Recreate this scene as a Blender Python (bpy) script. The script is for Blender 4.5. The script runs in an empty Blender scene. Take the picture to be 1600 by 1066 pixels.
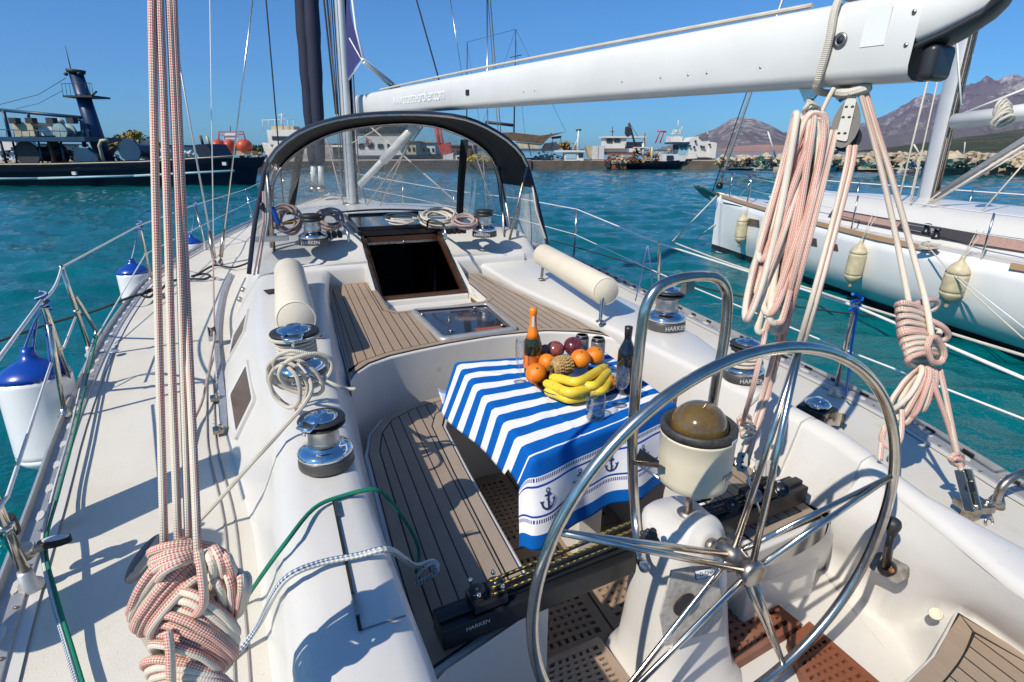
import bpy, math, random
from mathutils import Vector, Matrix, noise
R_ = math.radians
scene = bpy.context.scene
COL = scene.collection

# ------------------------------------------------------------ camera, world, sun, exposure
CAM_POS = Vector((-.9, 0, 2.6)); FPX = 844.0
TILT = math.atan(298 / FPX); YAW = math.atan((800 - 445) / FPX * math.cos(TILT))
cd = bpy.data.cameras.new('camera'); cam = bpy.data.objects.new('camera', cd); COL.objects.link(cam)
cd.sensor_width = 36; cd.lens = FPX / 1600 * 36; cd.clip_start = .05; cd.clip_end = 30000
cam.location = CAM_POS; cam.rotation_euler = (math.pi / 2 - TILT, 0, -YAW)
scene.camera = cam
SUN_EL, SUN_AZ = R_(44), math.atan2(-.52, -.24)      # direction to the sun, azimuth from +Y towards +X
w = bpy.data.worlds.new('World'); scene.world = w; w.use_nodes = True
nt = w.node_tree; bg = nt.nodes['Background']
sky = nt.nodes.new('ShaderNodeTexSky'); sky.sky_type = 'NISHITA'; sky.sun_disc = False
sky.sun_elevation = SUN_EL; sky.sun_rotation = SUN_AZ % (2 * math.pi)
sky.altitude = 500; sky.air_density = 1.0; sky.dust_density = .9; sky.ozone_density = 8
tint = nt.nodes.new('ShaderNodeMix'); tint.data_type = 'RGBA'; tint.blend_type = 'MULTIPLY'; tint.inputs[0].default_value = 1; tint.inputs[7].default_value = (.41, .79, .97, 1)
nt.links.new(sky.outputs[0], tint.inputs[6]); nt.links.new(tint.outputs[2], bg.inputs[0]); bg.inputs[1].default_value = .125
sd = bpy.data.lights.new('sun', 'SUN'); sun = bpy.data.objects.new('sun', sd); COL.objects.link(sun)
sd.energy = 4.7; sd.angle = R_(.53); sd.color = (1, .92, .79)
tosun = Vector((math.sin(SUN_AZ) * math.cos(SUN_EL), math.cos(SUN_AZ) * math.cos(SUN_EL), math.sin(SUN_EL)))
sun.rotation_euler = tosun.to_track_quat('Z', 'Y').to_euler()
scene.view_settings.view_transform = 'Standard'; scene.view_settings.look = 'None'
scene.view_settings.exposure = 0.15; scene.view_settings.gamma = 1
scene.render.resolution_x = 1024; scene.render.resolution_y = 682
try:
    scene.cycles.max_bounces = 10; scene.cycles.transparent_max_bounces = 16; scene.cycles.transmission_bounces = 8
    scene.cycles.caustics_reflective = False; scene.cycles.caustics_refractive = False
except Exception: pass

# ------------------------------------------------------------ measured points: a ray of the survey camera met with a real plane
_F = Vector((math.sin(YAW) * math.cos(TILT), math.cos(YAW) * math.cos(TILT), -math.sin(TILT)))
_Rt = Vector((math.cos(YAW), -math.sin(YAW), 0)); _U = _Rt.cross(_F)
def P(u, v, z=None, x=None, y=None, w=None):
    d = _F + _Rt * ((u - 800) / FPX) + _U * ((533 - v) / FPX)
    if z is not None: t = (z - CAM_POS.z) / d.z
    elif x is not None: t = (x - CAM_POS.x) / d.x
    elif y is not None: t = (y - CAM_POS.y) / d.y
    else: t = w
    return CAM_POS + d * t
def PZ(z, *pts): return [P(a, b, z=z) for a, b in pts]
def proj(p):
    d = p - CAM_POS; w_ = d.dot(_F); return 800 + FPX * d.dot(_Rt) / w_, 533 - FPX * d.dot(_U) / w_
# ------------------------------------------------------------ mesh helpers
V = Vector
SPLIT = {'bolt', 'handle_fitting', 'piano_hinge', 'push_button', 'rivet', 'track_hole', 'locker_lid_gap', 'support_leg', 'legs', 'maker_plate', 'floodlight', 'float', 'porthole', 'window', 'fish_crate', 'net_reel', 'bow_post', 'mast', 'tower_lamp', 'hawse_plate', 'stern_panel', 'awning_prop', 'post', 'gallows_white', 'red_frame', 'working_deck_leg', 'stay', 'stay_wire', 'wheelhouse', 'crane', 'side_window', 'sail_track', 'vang_line', 'tack', 'cord', 'brace', 'companionway_frame', 'tension_rope', 'end_stop'}
class MB:
    def __init__(s): s.v = []; s.f = []; s.mi = []; s.sm = []; s.uv = []; s.hasuv = False
    def add(s, vs, fs, mi=0, sm=False, uv=None):
        b = len(s.v); s.v += [tuple(p) for p in vs]
        for k, f in enumerate(fs):
            s.f.append([b + i for i in f]); s.mi.append(mi); s.sm.append(sm)
            s.uv.append([uv[i] for i in f] if uv else None)
        if uv: s.hasuv = True
        return s
    def box(s, c, size, rot=None, mi=0):
        x, y, z = [a / 2 for a in size]
        vs = [V((i, j, k)) for k in (-z, z) for j in (-y, y) for i in (-x, x)]
        if rot is not None: vs = [rot @ p for p in vs]
        c = V(c); vs = [c + p for p in vs]
        return s.add(vs, [(0, 2, 3, 1), (4, 5, 7, 6), (0, 1, 5, 4), (2, 6, 7, 3), (0, 4, 6, 2), (1, 3, 7, 5)], mi)
    def bar(s, a, b, w, h, mi=0):                       # rectangular bar a -> b
        a, b = V(a), V(b); q = (b - a).to_track_quat('Y', 'Z').to_matrix()
        return s.box((a + b) / 2, (w, (b - a).length, h), q, mi)
    def tube(s, pts, r, n=10, mi=0, cap=True, closed=False, flat=1.0):
        pts = [V(p) for p in pts]; m = len(pts)
        rr = r if isinstance(r, (list, tuple)) else [r] * m
        T = []
        for i in range(m):
            a = pts[(i - 1) % m] if (closed or i) else pts[i]
            b = pts[(i + 1) % m] if (closed or i < m - 1) else pts[i]
            t = (b - a); T.append(t.normalized() if t.length > 1e-9 else V((0, 0, 1)))
        up = V((0, 0, 1)) if abs(T[0].z) < .9 else V((1, 0, 0))
        nrm = (up - T[0] * up.dot(T[0])).normalized(); vs = []; uv = []; L = 0
        for i in range(m):
            if i:
                nrm = nrm - T[i] * nrm.dot(T[i])
                nrm = nrm.normalized() if nrm.length > 1e-6 else V((1, 0, 0)); L += (pts[i] - pts[i - 1]).length
            bn = T[i].cross(nrm)
            for k in range(n + 1):
                a = 2 * math.pi * k / n
                vs.append(pts[i] + (nrm * math.cos(a) + bn * math.sin(a) * flat) * rr[i]); uv.append((k / n, L))
        fs = []; q = n + 1
        for i in range(m - 1 + (1 if closed else 0)):
            j = (i + 1) % m
            for k in range(n): fs.append((i * q + k, i * q + k + 1, j * q + k + 1, j * q + k))
        s.add(vs, fs, mi, True, uv)
        if cap and not closed:
            b = len(s.v) - len(vs)
            for e, rev in ((0, True), (m - 1, False)):
                f = [b + e * q + k for k in range(n)]
                s.f.append(f[::-1] if rev else f); s.mi.append(mi); s.sm.append(False); s.uv.append([(.5, 0)] * n)
        return s
    def lathe(s, prof, o=(0, 0, 0), axis=(0, 0, 1), n=24, mi=0, sm=True, ell=1.0):
        o = V(o); q = V(axis).normalized().to_track_quat('Z', 'Y').to_matrix(); m = len(prof); vs = []; uv = []
        for i, (r, z) in enumerate(prof):
            for k in range(n + 1):
                a = 2 * math.pi * k / n
                vs.append(o + q @ V((r * math.cos(a), r * math.sin(a) * ell, z))); uv.append((k / n, i / max(1, m - 1)))
        fs = []; Q = n + 1
        for i in range(m - 1):
            for k in range(n): fs.append((i * Q + k, i * Q + k + 1, (i + 1) * Q + k + 1, (i + 1) * Q + k))
        s.add(vs, fs, mi, sm, uv)
        b = len(s.v) - len(vs)
        for e, rev in ((0, True), (m - 1, False)):
            if prof[e][0] > 1e-4:
                f = [b + e * Q + k for k in range(n)]
                s.f.append(f[::-1] if rev else f); s.mi.append(mi); s.sm.append(False); s.uv.append([(.5, .5)] * n)
        return s
    def ball(s, c, r, sc=(1, 1, 1), n=20, m=12, mi=0, rot=None, dent=None):
        c = V(c); vs = []; fs = []
        for i in range(m + 1):
            a = math.pi * i / m
            for k in range(n):
                b = 2 * math.pi * k / n
                p = V((math.sin(a) * math.cos(b), math.sin(a) * math.sin(b), math.cos(a)))
                if dent: p = p * dent(p)
                p = V((p.x * sc[0], p.y * sc[1], p.z * sc[2])) * r
                if rot is not None: p = rot @ p
                vs.append(c + p)
        for i in range(m):
            for k in range(n):
                fs.append((i * n + k, (i + 1) * n + k, (i + 1) * n + (k + 1) % n, i * n + (k + 1) % n))
        return s.add(vs, fs, mi, True)
    def loft(s, rows, mi=0, sm=True, closed=False, flip=False, uvs=None, skip=None):
        m = len(rows[0]); vs = [p for r in rows for p in r]; fs = []
        for i in range(len(rows) - 1):
            for k in range(m if closed else m - 1):
                if skip and skip(i, k): continue
                l = (k + 1) % m; f = (i * m + k, i * m + l, (i + 1) * m + l, (i + 1) * m + k)
                fs.append(f[::-1] if flip else f)
        return s.add(vs, fs, mi, sm, uvs)
    def prism(s, poly, h, mi=0, up=(0, 0, 1)):          # poly: 3D points of the top face; extruded down by h
        n = len(poly); top = [V(p) for p in poly]; d = V(up) * h; bot = [p - d for p in top]
        ar = V((0, 0, 0))
        for i in range(n): ar += top[i].cross(top[(i + 1) % n])
        if ar.dot(V(up)) < 0: top.reverse(); bot.reverse()
        if n > 4:
            from mathutils.geometry import tessellate_polygon
            tri = tessellate_polygon([top]); fs = []
            for t3 in tri:
                nn = (top[t3[1]] - top[t3[0]]).cross(top[t3[2]] - top[t3[0]])
                if nn.length < 1e-12: continue
                if nn.dot(V(up)) < 0: t3 = t3[::-1]
                fs.append(tuple(t3)); fs.append(tuple(n + q for q in t3[::-1]))
        else: fs = [tuple(range(n)), tuple(range(2 * n - 1, n - 1, -1))]
        for i in range(n): j = (i + 1) % n; fs.append((j, i, n + i, n + j))
        return s.add(top + bot, fs, mi)
    def build(s, name, mat, parent=None, label=None, bevel=0, seg=2, subd=0, solid=0, at=None):
        if name in SPLIT and not getattr(s, 'whole', False):
            pr = list(range(len(s.v)))
            def fd(a):
                while pr[a] != a: pr[a] = pr[pr[a]]; a = pr[a]
                return a
            for f in s.f:
                for q in f[1:]: pr[fd(q)] = fd(f[0])
            gr = {}
            for k, f in enumerate(s.f): gr.setdefault(fd(f[0]), []).append(k)
            # caps are separate vertices rings of the same tube: merge pieces whose vertices coincide
            pos = {}
            for r_, ks in gr.items():
                for k in ks:
                    for q in s.f[k]: pos.setdefault(tuple(round(c, 5) for c in s.v[q]), set()).add(r_)
            al = {r_: r_ for r_ in gr}
            def fa(a):
                while al[a] != a: a = al[a]
                return a
            for st_ in pos.values():
                st_ = list(st_)
                for q in st_[1:]: al[fa(q)] = fa(st_[0])
            out = {}
            for r_, ks in gr.items(): out.setdefault(fa(r_), []).extend(ks)
            if len(out) > 1:
                res_ = None
                for ks in out.values():
                    n = MB(); n.whole = True; n.v = s.v; n.f = [s.f[k] for k in ks]; n.mi = [s.mi[k] for k in ks]; n.sm = [s.sm[k] for k in ks]; n.uv = [s.uv[k] for k in ks]; n.hasuv = s.hasuv
                    res_ = n.build(name, mat, parent, label, bevel, seg, subd, solid, at)
                return res_
        used = sorted({q for f in s.f for q in f})
        if len(used) < len(s.v):
            mp_ = {q: i for i, q in enumerate(used)}; s.v = [s.v[q] for q in used]; s.f = [[mp_[q] for q in f] for f in s.f]
        me = bpy.data.meshes.new(name); off = V((0, 0, 0))
        o = bpy.data.objects.new(name, me)
        if parent is not None:
            q = parent
            while q is not None: off += q.location; q = q.parent
        elif at is not None: off = V(at); o.location = off
        me.from_pydata([(a[0] - off.x, a[1] - off.y, a[2] - off.z) for a in s.v], [], s.f)
        mats = mat if isinstance(mat, (list, tuple)) else [mat]
        for m_ in mats: me.materials.append(m_)
        me.polygons.foreach_set('material_index', s.mi); me.polygons.foreach_set('use_smooth', s.sm)
        if s.hasuv:
            ul = me.uv_layers.new(name='UVMap'); buf = []
            for f, u in zip(s.f, s.uv):
                for k in range(len(f)): buf += list(u[k]) if u else [0.0, 0.0]
            ul.data.foreach_set('uv', buf)
        me.update(); COL.objects.link(o); o.parent = parent
        if solid: md = o.modifiers.new('solid', 'SOLIDIFY'); md.thickness = solid; md.offset = -1
        if bevel:
            md = o.modifiers.new('bevel', 'BEVEL'); md.width = bevel; md.segments = seg; md.limit_method = 'ANGLE'; md.angle_limit = R_(35)
            md.harden_normals = False
            me.polygons.foreach_set('use_smooth', [True] * len(s.f))
            md2 = o.modifiers.new('wn', 'WEIGHTED_NORMAL'); md2.keep_sharp = True
        if subd: md = o.modifiers.new('subd', 'SUBSURF'); md.levels = subd; md.render_levels = subd
        if label: o['label'] = label
        return o
def thing(name, label, cat, loc=(0, 0, 0), group=None):
    o = bpy.data.objects.new(name, None); COL.objects.link(o); o.location = loc; o.empty_display_size = .1
    o['label'] = label; o['category'] = cat
    if group: o['group'] = group
    return o
def tag(o, label, cat, group=None):
    o['label'] = label; o['category'] = cat
    if group: o['group'] = group
    return o
def part(name, parent, loc=None, label=None):           # an Empty part that carries sub-parts
    o = bpy.data.objects.new(name, None); COL.objects.link(o); o.parent = parent
    off = V((0, 0, 0)); q = parent
    while q is not None: off += q.location; q = q.parent
    o.location = (V(loc) - off) if loc is not None else (0, 0, 0)
    if label: o['label'] = label
    return o
def spline(pts, k=6, closed=False):                     # Catmull-Rom through points
    pts = [V(p) for p in pts]; n = len(pts); out = []
    if n < 3: return pts
    for i in range(n if closed else n - 1):
        g = lambda j: pts[j % n] if closed else pts[min(max(j, 0), n - 1)]
        a, b, c, d = g(i - 1), g(i), g(i + 1), g(i + 2)
        for j in range(k):
            t = j / k
            out.append(.5 * ((2 * b) + (c - a) * t + (2 * a - 5 * b + 4 * c - d) * t * t + (3 * b - a - 3 * c + d) * t ** 3))
    if not closed: out.append(pts[-1])
    return out
def interp(tab, y):
    if y <= tab[0][0]: return tab[0][1]
    for (a, fa), (b, fb) in zip(tab, tab[1:]):
        if y <= b: return fa + (fb - fa) * (y - a) / (b - a)
    return tab[-1][1]
def inset(poly, d):                                     # 2D inset of a polygon given as 3D points on one level
    n = len(poly); p = [V((q[0], q[1])) for q in poly]; z = poly[0][2]
    ar = sum(p[i].x * p[(i + 1) % n].y - p[(i + 1) % n].x * p[i].y for i in range(n)); sgn = 1 if ar > 0 else -1; out = []
    for i in range(n):
        a, b, c = p[i - 1], p[i], p[(i + 1) % n]
        e1 = (b - a).normalized(); e2 = (c - b).normalized()
        n1 = V((-e1.y, e1.x)) * sgn; n2 = V((-e2.y, e2.x)) * sgn; m = n1 + n2
        if m.length < 1e-4: m = n1
        m.normalize(); k = max(.45, m.dot(n1)); q = b + m * (d / k); out.append(V((q.x, q.y, z)))
    return out
def sag(a, b, s, n=14):
    a, b = V(a), V(b)
    return [a.lerp(b, i / n) - V((0, 0, s * 4 * (i / n) * (1 - i / n))) for i in range(n + 1)]

# ------------------------------------------------------------ materials
MATS = {}
def newmat(name):
    m = bpy.data.materials.new(name); m.use_nodes = True; b = m.node_tree.nodes['Principled BSDF']; MATS[name] = m
    return m, m.node_tree, b
def math_(nt, op, a, b=None, c=None):
    n = nt.nodes.new('ShaderNodeMath'); n.operation = op
    for i, x in enumerate((a, b, c)):
        if x is None: continue
        if hasattr(x, 'node'): nt.links.new(x, n.inputs[i])
        else: n.inputs[i].default_value = x
    return n.outputs[0]
def mixc(nt, f, a, b):
    n = nt.nodes.new('ShaderNodeMix'); n.data_type = 'RGBA'
    for s_, x in ((n.inputs[0], f), (n.inputs[6], a), (n.inputs[7], b)):
        if hasattr(x, 'node'): nt.links.new(x, s_)
        else: s_.default_value = (x if not isinstance(x, (tuple, list)) else (*x, 1) if len(x) == 3 else x)
    return n.outputs[2]
def noise_(nt, scale, detail=3, vec=None, rough=.5):
    n = nt.nodes.new('ShaderNodeTexNoise'); n.inputs['Scale'].default_value = scale; n.inputs['Detail'].default_value = detail
    n.inputs['Roughness'].default_value = rough
    if vec is not None: nt.links.new(vec, n.inputs['Vector'])
    return n.outputs[0]
def ramp(nt, f, lo, hi):
    n = nt.nodes.new('ShaderNodeMapRange'); nt.links.new(f, n.inputs[0]); n.inputs[1].default_value = lo; n.inputs[2].default_value = hi
    return n.outputs[0]
def bump(nt, b, h, s, dist=.002):
    n = nt.nodes.new('ShaderNodeBump'); n.inputs['Strength'].default_value = s; n.inputs['Distance'].default_value = dist
    nt.links.new(h, n.inputs['Height']); nt.links.new(n.outputs[0], b.inputs['Normal']); return n
def coord(nt, kind='Object'):
    n = nt.nodes.new('ShaderNodeTexCoord'); return n.outputs[kind]
def geo(nt):
    return nt.nodes.new('ShaderNodeNewGeometry').outputs['Position']
def simple(name, col, rough=.5, metal=0, var=.0, vscale=8, bmp=0, bscale=200, coat=0, col2=None, spec=None, bdist=.001):
    m, nt, b = newmat(name); b.inputs['Roughness'].default_value = rough; b.inputs['Metallic'].default_value = metal
    b.inputs['Base Color'].default_value = (*col, 1)
    if coat: b.inputs['Coat Weight'].default_value = coat; b.inputs['Coat Roughness'].default_value = .08
    if spec is not None: b.inputs['Specular IOR Level'].default_value = spec
    if var or col2:
        f = ramp(nt, noise_(nt, vscale, 5, geo(nt), .6), .35, .68)
        c2 = col2 or tuple(x * (1 - var) for x in col)
        nt.links.new(mixc(nt, f, col, c2), b.inputs['Base Color'])
    if bmp: bump(nt, b, noise_(nt, bscale, 2, geo(nt)), bmp, bdist)
    return m
gel = simple('gelcoat', (.645, .625, .59), .3, var=.045, vscale=2.2, coat=.25)
def _gel_dirt():
    nt = gel.node_tree; b = nt.nodes['Principled BSDF']
    p = geo(nt); mp = nt.nodes.new('ShaderNodeMapping'); nt.links.new(p, mp.inputs[0]); mp.inputs['Scale'].default_value = (3, 3, 1)
    f = ramp(nt, noise_(nt, 5, 8, mp.outputs[0], .75), .52, .8)
    f2 = ramp(nt, noise_(nt, 60, 3, p), .63, .72)
    src = b.inputs['Base Color'].links[0].from_socket
    c = mixc(nt, math_(nt, 'MULTIPLY', f, .35), src, (.62, .56, .47)); c = mixc(nt, math_(nt, 'MULTIPLY', f2, .16), c, (.4, .34, .27))
    vo = nt.nodes.new('ShaderNodeTexVoronoi'); vo.inputs['Scale'].default_value = 2.3; nt.links.new(p, vo.inputs['Vector']); sp_ = math_(nt, 'LESS_THAN', vo.outputs['Distance'], .035)
    c = mixc(nt, math_(nt, 'MULTIPLY', sp_, .35), c, (.42, .27, .14))
    st = nt.nodes.new('ShaderNodeMapping'); nt.links.new(p, st.inputs[0]); st.inputs['Scale'].default_value = (14, 14, 1.2)
    f5 = ramp(nt, noise_(nt, 2.2, 5, st.outputs[0], .7), .66, .82); c = mixc(nt, math_(nt, 'MULTIPLY', f5, .16), c, (.45, .33, .2))
    nt.links.new(c, b.inputs['Base Color'])
    b.inputs['Roughness'].default_value = .32; b.inputs['Coat Weight'].default_value = .12; b.inputs['Coat Roughness'].default_value = .15
_gel_dirt()
def _nonskid():
    m, nt, b = newmat('nonskid_deck'); p = geo(nt)
    f = ramp(nt, noise_(nt, 1.6, 6, p, .65), .38, .7); f3 = ramp(nt, noise_(nt, 14, 5, p, .7), .58, .75)
    c = mixc(nt, f, (.67, .635, .555), (.60, .555, .47)); c = mixc(nt, math_(nt, 'MULTIPLY', f3, .35), c, (.5, .43, .34))
    f4 = ramp(nt, noise_(nt, 90, 2, p), .68, .74); c = mixc(nt, math_(nt, 'MULTIPLY', f4, .35), c, (.33, .27, .2)); vo2 = nt.nodes.new('ShaderNodeTexVoronoi'); vo2.inputs['Scale'].default_value = 1.7; nt.links.new(p, vo2.inputs['Vector']); c = mixc(nt, math_(nt, 'MULTIPLY', ramp(nt, math_(nt, 'ADD', vo2.outputs['Distance'], math_(nt, 'MULTIPLY', f3, .1)), .10, .03), .35), c, (.50, .34, .18))
    nt.links.new(c, b.inputs['Base Color']); b.inputs['Roughness'].default_value = .62
    vo = nt.nodes.new('ShaderNodeTexVoronoi'); vo.inputs['Scale'].default_value = 330; nt.links.new(p, vo.inputs['Vector'])
    bump(nt, b, vo.outputs[0], .5, .0012); return m
nonskid = _nonskid()
steel = simple('polished_steel', (.64, .59, .52), .2, 1, col2=(.5, .45, .38), vscale=25, bmp=.12, bscale=60)
dullsteel = simple('weathered_steel', (.5, .47, .43), .36, 1, col2=(.3, .22, .15), vscale=30)
chrome = simple('chrome', (.8, .8, .8), .05, 1)
drum = simple('satin_drum', (.55, .54, .52), .34, 1, bmp=.3, bscale=500)
alum = simple('anodised_alloy', (.55, .545, .53), .45, .6, var=.15, vscale=12)
mastm = simple('mast_alloy', (.60, .60, .60), .45, .35, var=.08, vscale=3)
boomwhite = simple('painted_alloy', (.74, .725, .69), .38, 0, var=.08, vscale=3, coat=.15)
rubber = simple('black_rubber', (.025, .025, .027), .5, bmp=.2)
blackm = simple('black_anodised', (.02, .021, .023), .3, .3)
gunmetal = simple('grey_winch_skirt', (.10, .095, .09), .38, .4)
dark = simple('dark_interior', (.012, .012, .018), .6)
wood = simple('varnished_wood', (.075, .026, .012), .3, var=.4, vscale=12, coat=.4)
navy = simple('navy_canvas', (.012, .016, .04), .75, bmp=.4, bscale=600)
blackcanvas = simple('black_canvas', (.014, .015, .018), .7, bmp=.5, bscale=400, var=.3, vscale=6)
vinyl = simple('cream_vinyl', (.74, .66, .52), .45, bmp=.25, bscale=420, var=.06, vscale=6)
creamp = simple('cream_plastic', (.70, .62, .46), .42, var=.08, vscale=9)
fenderw = simple('fender_vinyl', (.80, .80, .80), .3, var=.05, vscale=5, coat=.3)
fenderb = simple('fender_blue', (.005, .05, .32), .3, coat=.3)
fendery = simple('aged_fender_vinyl', (.62, .53, .34), .5, var=.3, vscale=9)
blackrope_m = None
def teak(name, ang=0.0, pitch=.052, off=0.0, base=(.39, .285, .20), base2=(.27, .195, .14), seam=True, axis='x'):
    m, nt, b = newmat(name); p = geo(nt); mp = nt.nodes.new('ShaderNodeMapping'); nt.links.new(p, mp.inputs[0]); mp.inputs['Rotation'].default_value = (0, 0, ang)
    mp.inputs['Location'].default_value = (off, 0, 0)
    sp = nt.nodes.new('ShaderNodeSeparateXYZ'); nt.links.new(mp.outputs[0], sp.inputs[0]); X = sp.outputs[0 if axis == 'x' else 1]
    q = math_(nt, 'DIVIDE', X, pitch); fr = math_(nt, 'FRACT', q); fl = math_(nt, 'FLOOR', q)
    wn = nt.nodes.new('ShaderNodeTexWhiteNoise'); wn.noise_dimensions = '1D'; nt.links.new(fl, wn.inputs['W'])
    st = nt.nodes.new('ShaderNodeMapping'); nt.links.new(mp.outputs[0], st.inputs[0]); st.inputs['Scale'].default_value = (1, .06, 1) if axis == 'x' else (.06, 1, 1)
    g = noise_(nt, 330, 5, st.outputs[0], .7); big = noise_(nt, 3.5, 4, p)
    c = mixc(nt, ramp(nt, g, .35, .68), base, base2); c = mixc(nt, math_(nt, 'MULTIPLY', wn.outputs[0], .75), c, tuple(x * .74 for x in base)); gy = ramp(nt, noise_(nt, 1.7, 5, st.outputs[0], .6), .4, .65); c = mixc(nt, math_(nt, 'MULTIPLY', gy, .45), c, (.36, .33, .30))
    c = mixc(nt, math_(nt, 'MULTIPLY', ramp(nt, big, .45, .75), .5), c, tuple(x * .7 for x in base))
    h = g
    if seam:
        s_ = math_(nt, 'LESS_THAN', fr, .10); c = mixc(nt, s_, c, (.015, .014, .014)); h = math_(nt, 'SUBTRACT', g, math_(nt, 'MULTIPLY', s_, 2.0))
    nt.links.new(c, b.inputs['Base Color']); b.inputs['Roughness'].default_value = .72; bump(nt, b, h, .45, .0016); return m
teakP = teak('teak_planks', 0, off=.01); teakS = teak('teak_planks_angled', R_(-5.5)); teakX = teak('teak_margin', 0, seam=False)
teakR = teak('wet_red_teak', 0, base=(.26, .085, .038), base2=(.19, .055, .025), seam=False)
caulk = simple('black_caulk', (.012, .012, .012), .6)
def rope_mat(name, base, fleck=None, fleck2=None, pitch=.014, band=(.0, .42), n=4, strength=.9, thr=.0):
    m, nt, b = newmat(name); uv = coord(nt, 'UV'); sp = nt.nodes.new('ShaderNodeSeparateXYZ'); nt.links.new(uv, sp.inputs[0]); U, W = sp.outputs[0], sp.outputs[1]
    a = math_(nt, 'MULTIPLY', U, 2 * math.pi * n); l = math_(nt, 'MULTIPLY', W, 2 * math.pi / pitch)
    s1 = math_(nt, 'SINE', math_(nt, 'ADD', a, l)); s2 = math_(nt, 'SINE', math_(nt, 'SUBTRACT', a, l)); pr = math_(nt, 'MULTIPLY', s1, s2)
    c = (*base, 1); g = noise_(nt, 9, 4, geo(nt)); dirt = mixc(nt, ramp(nt, g, .3, .75), base, tuple(x * .8 for x in base)); c = dirt
    if fleck:
        k = math_(nt, 'GREATER_THAN', pr, thr); uu = math_(nt, 'FRACT', math_(nt, 'ADD', U, math_(nt, 'MULTIPLY', W, .35)))
        inb = math_(nt, 'MULTIPLY', math_(nt, 'GREATER_THAN', uu, band[0]), math_(nt, 'LESS_THAN', uu, band[1]))
        inb2 = math_(nt, 'MULTIPLY', math_(nt, 'GREATER_THAN', uu, .5 + band[0]), math_(nt, 'LESS_THAN', uu, .5 + band[1] * .6))
        c = mixc(nt, math_(nt, 'MULTIPLY', k, math_(nt, 'MAXIMUM', inb, inb2) if fleck2 is None else inb), c, fleck)
        if fleck2: c = mixc(nt, math_(nt, 'MULTIPLY', k, inb2), c, fleck2)
    nt.links.new(c, b.inputs['Base Color']); b.inputs['Roughness'].default_value = .8
    bump(nt, b, pr, strength, .0012); return m
ropeR = rope_mat('white_rope_red_fleck', (.74, .645, .52), (.54, .13, .11), fleck2=(.74, .645, .52), pitch=.0085, band=(0, .46), n=6, thr=.0, strength=.35)
ropeR2 = rope_mat('weathered_red_fleck_rope', (.74, .65, .53), (.55, .17, .14), fleck2=(.74, .65, .53), pitch=.0095, band=(0, .45), n=6, thr=.0, strength=.45)
ropeW = rope_mat('cream_rope', (.66, .60, .50), pitch=.012)
ropeB = rope_mat('white_rope_blue_fleck', (.70, .68, .62), (.02, .12, .30), pitch=.022, band=(.0, .3))
ropeBlue = rope_mat('blue_white_cord', (.02, .10, .42), (.75, .75, .75), pitch=.012, band=(0, .35), n=2)
ropeG = rope_mat('green_rope', (.0, .22, .13), pitch=.01)
ropeK = rope_mat('black_rope_yellow_fleck', (.02, .02, .02), (.70, .55, .04), pitch=.045, band=(0, .12), n=2)
ropeBlk = rope_mat('black_rope', (.02, .02, .022), pitch=.012)
ropeDull = rope_mat('grey_pink_rope', (.55, .48, .44), (.38, .16, .15), pitch=.012)
lifeline_m = simple('lifeline_cover', (.74, .73, .70), .4, var=.1, vscale=20)
def glassmat(name, col, rough=.02, edge=.28, ior=1.45):
    m, nt, b = newmat(name); nt.nodes.remove(b); out = nt.nodes['Material Output']; lw = nt.nodes.new('ShaderNodeLayerWeight'); lw.inputs[0].default_value = .35
    tr = nt.nodes.new('ShaderNodeBsdfTransparent'); gl = nt.nodes.new('ShaderNodeBsdfGlossy'); gl.inputs['Roughness'].default_value = rough
    nt.links.new(mixc(nt, math_(nt, 'POWER', lw.outputs['Facing'], 3.0), col, tuple(x * edge for x in col)), tr.inputs[0])
    mx = nt.nodes.new('ShaderNodeMixShader'); nt.links.new(math_(nt, 'MULTIPLY_ADD', math_(nt, 'POWER', lw.outputs['Facing'], 2.0), .6, .09), mx.inputs[0])
    nt.links.new(tr.outputs[0], mx.inputs[1]); nt.links.new(gl.outputs[0], mx.inputs[2]); nt.links.new(mx.outputs[0], out.inputs[0]); return m
glass = glassmat('clear_glass', (1, 1, 1))
acryl = simple('smoked_acrylic', (.018, .022, .03), .06, coat=.5)
olive = simple('sunned_acrylic', (.26, .22, .09), .12, coat=.4)
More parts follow.
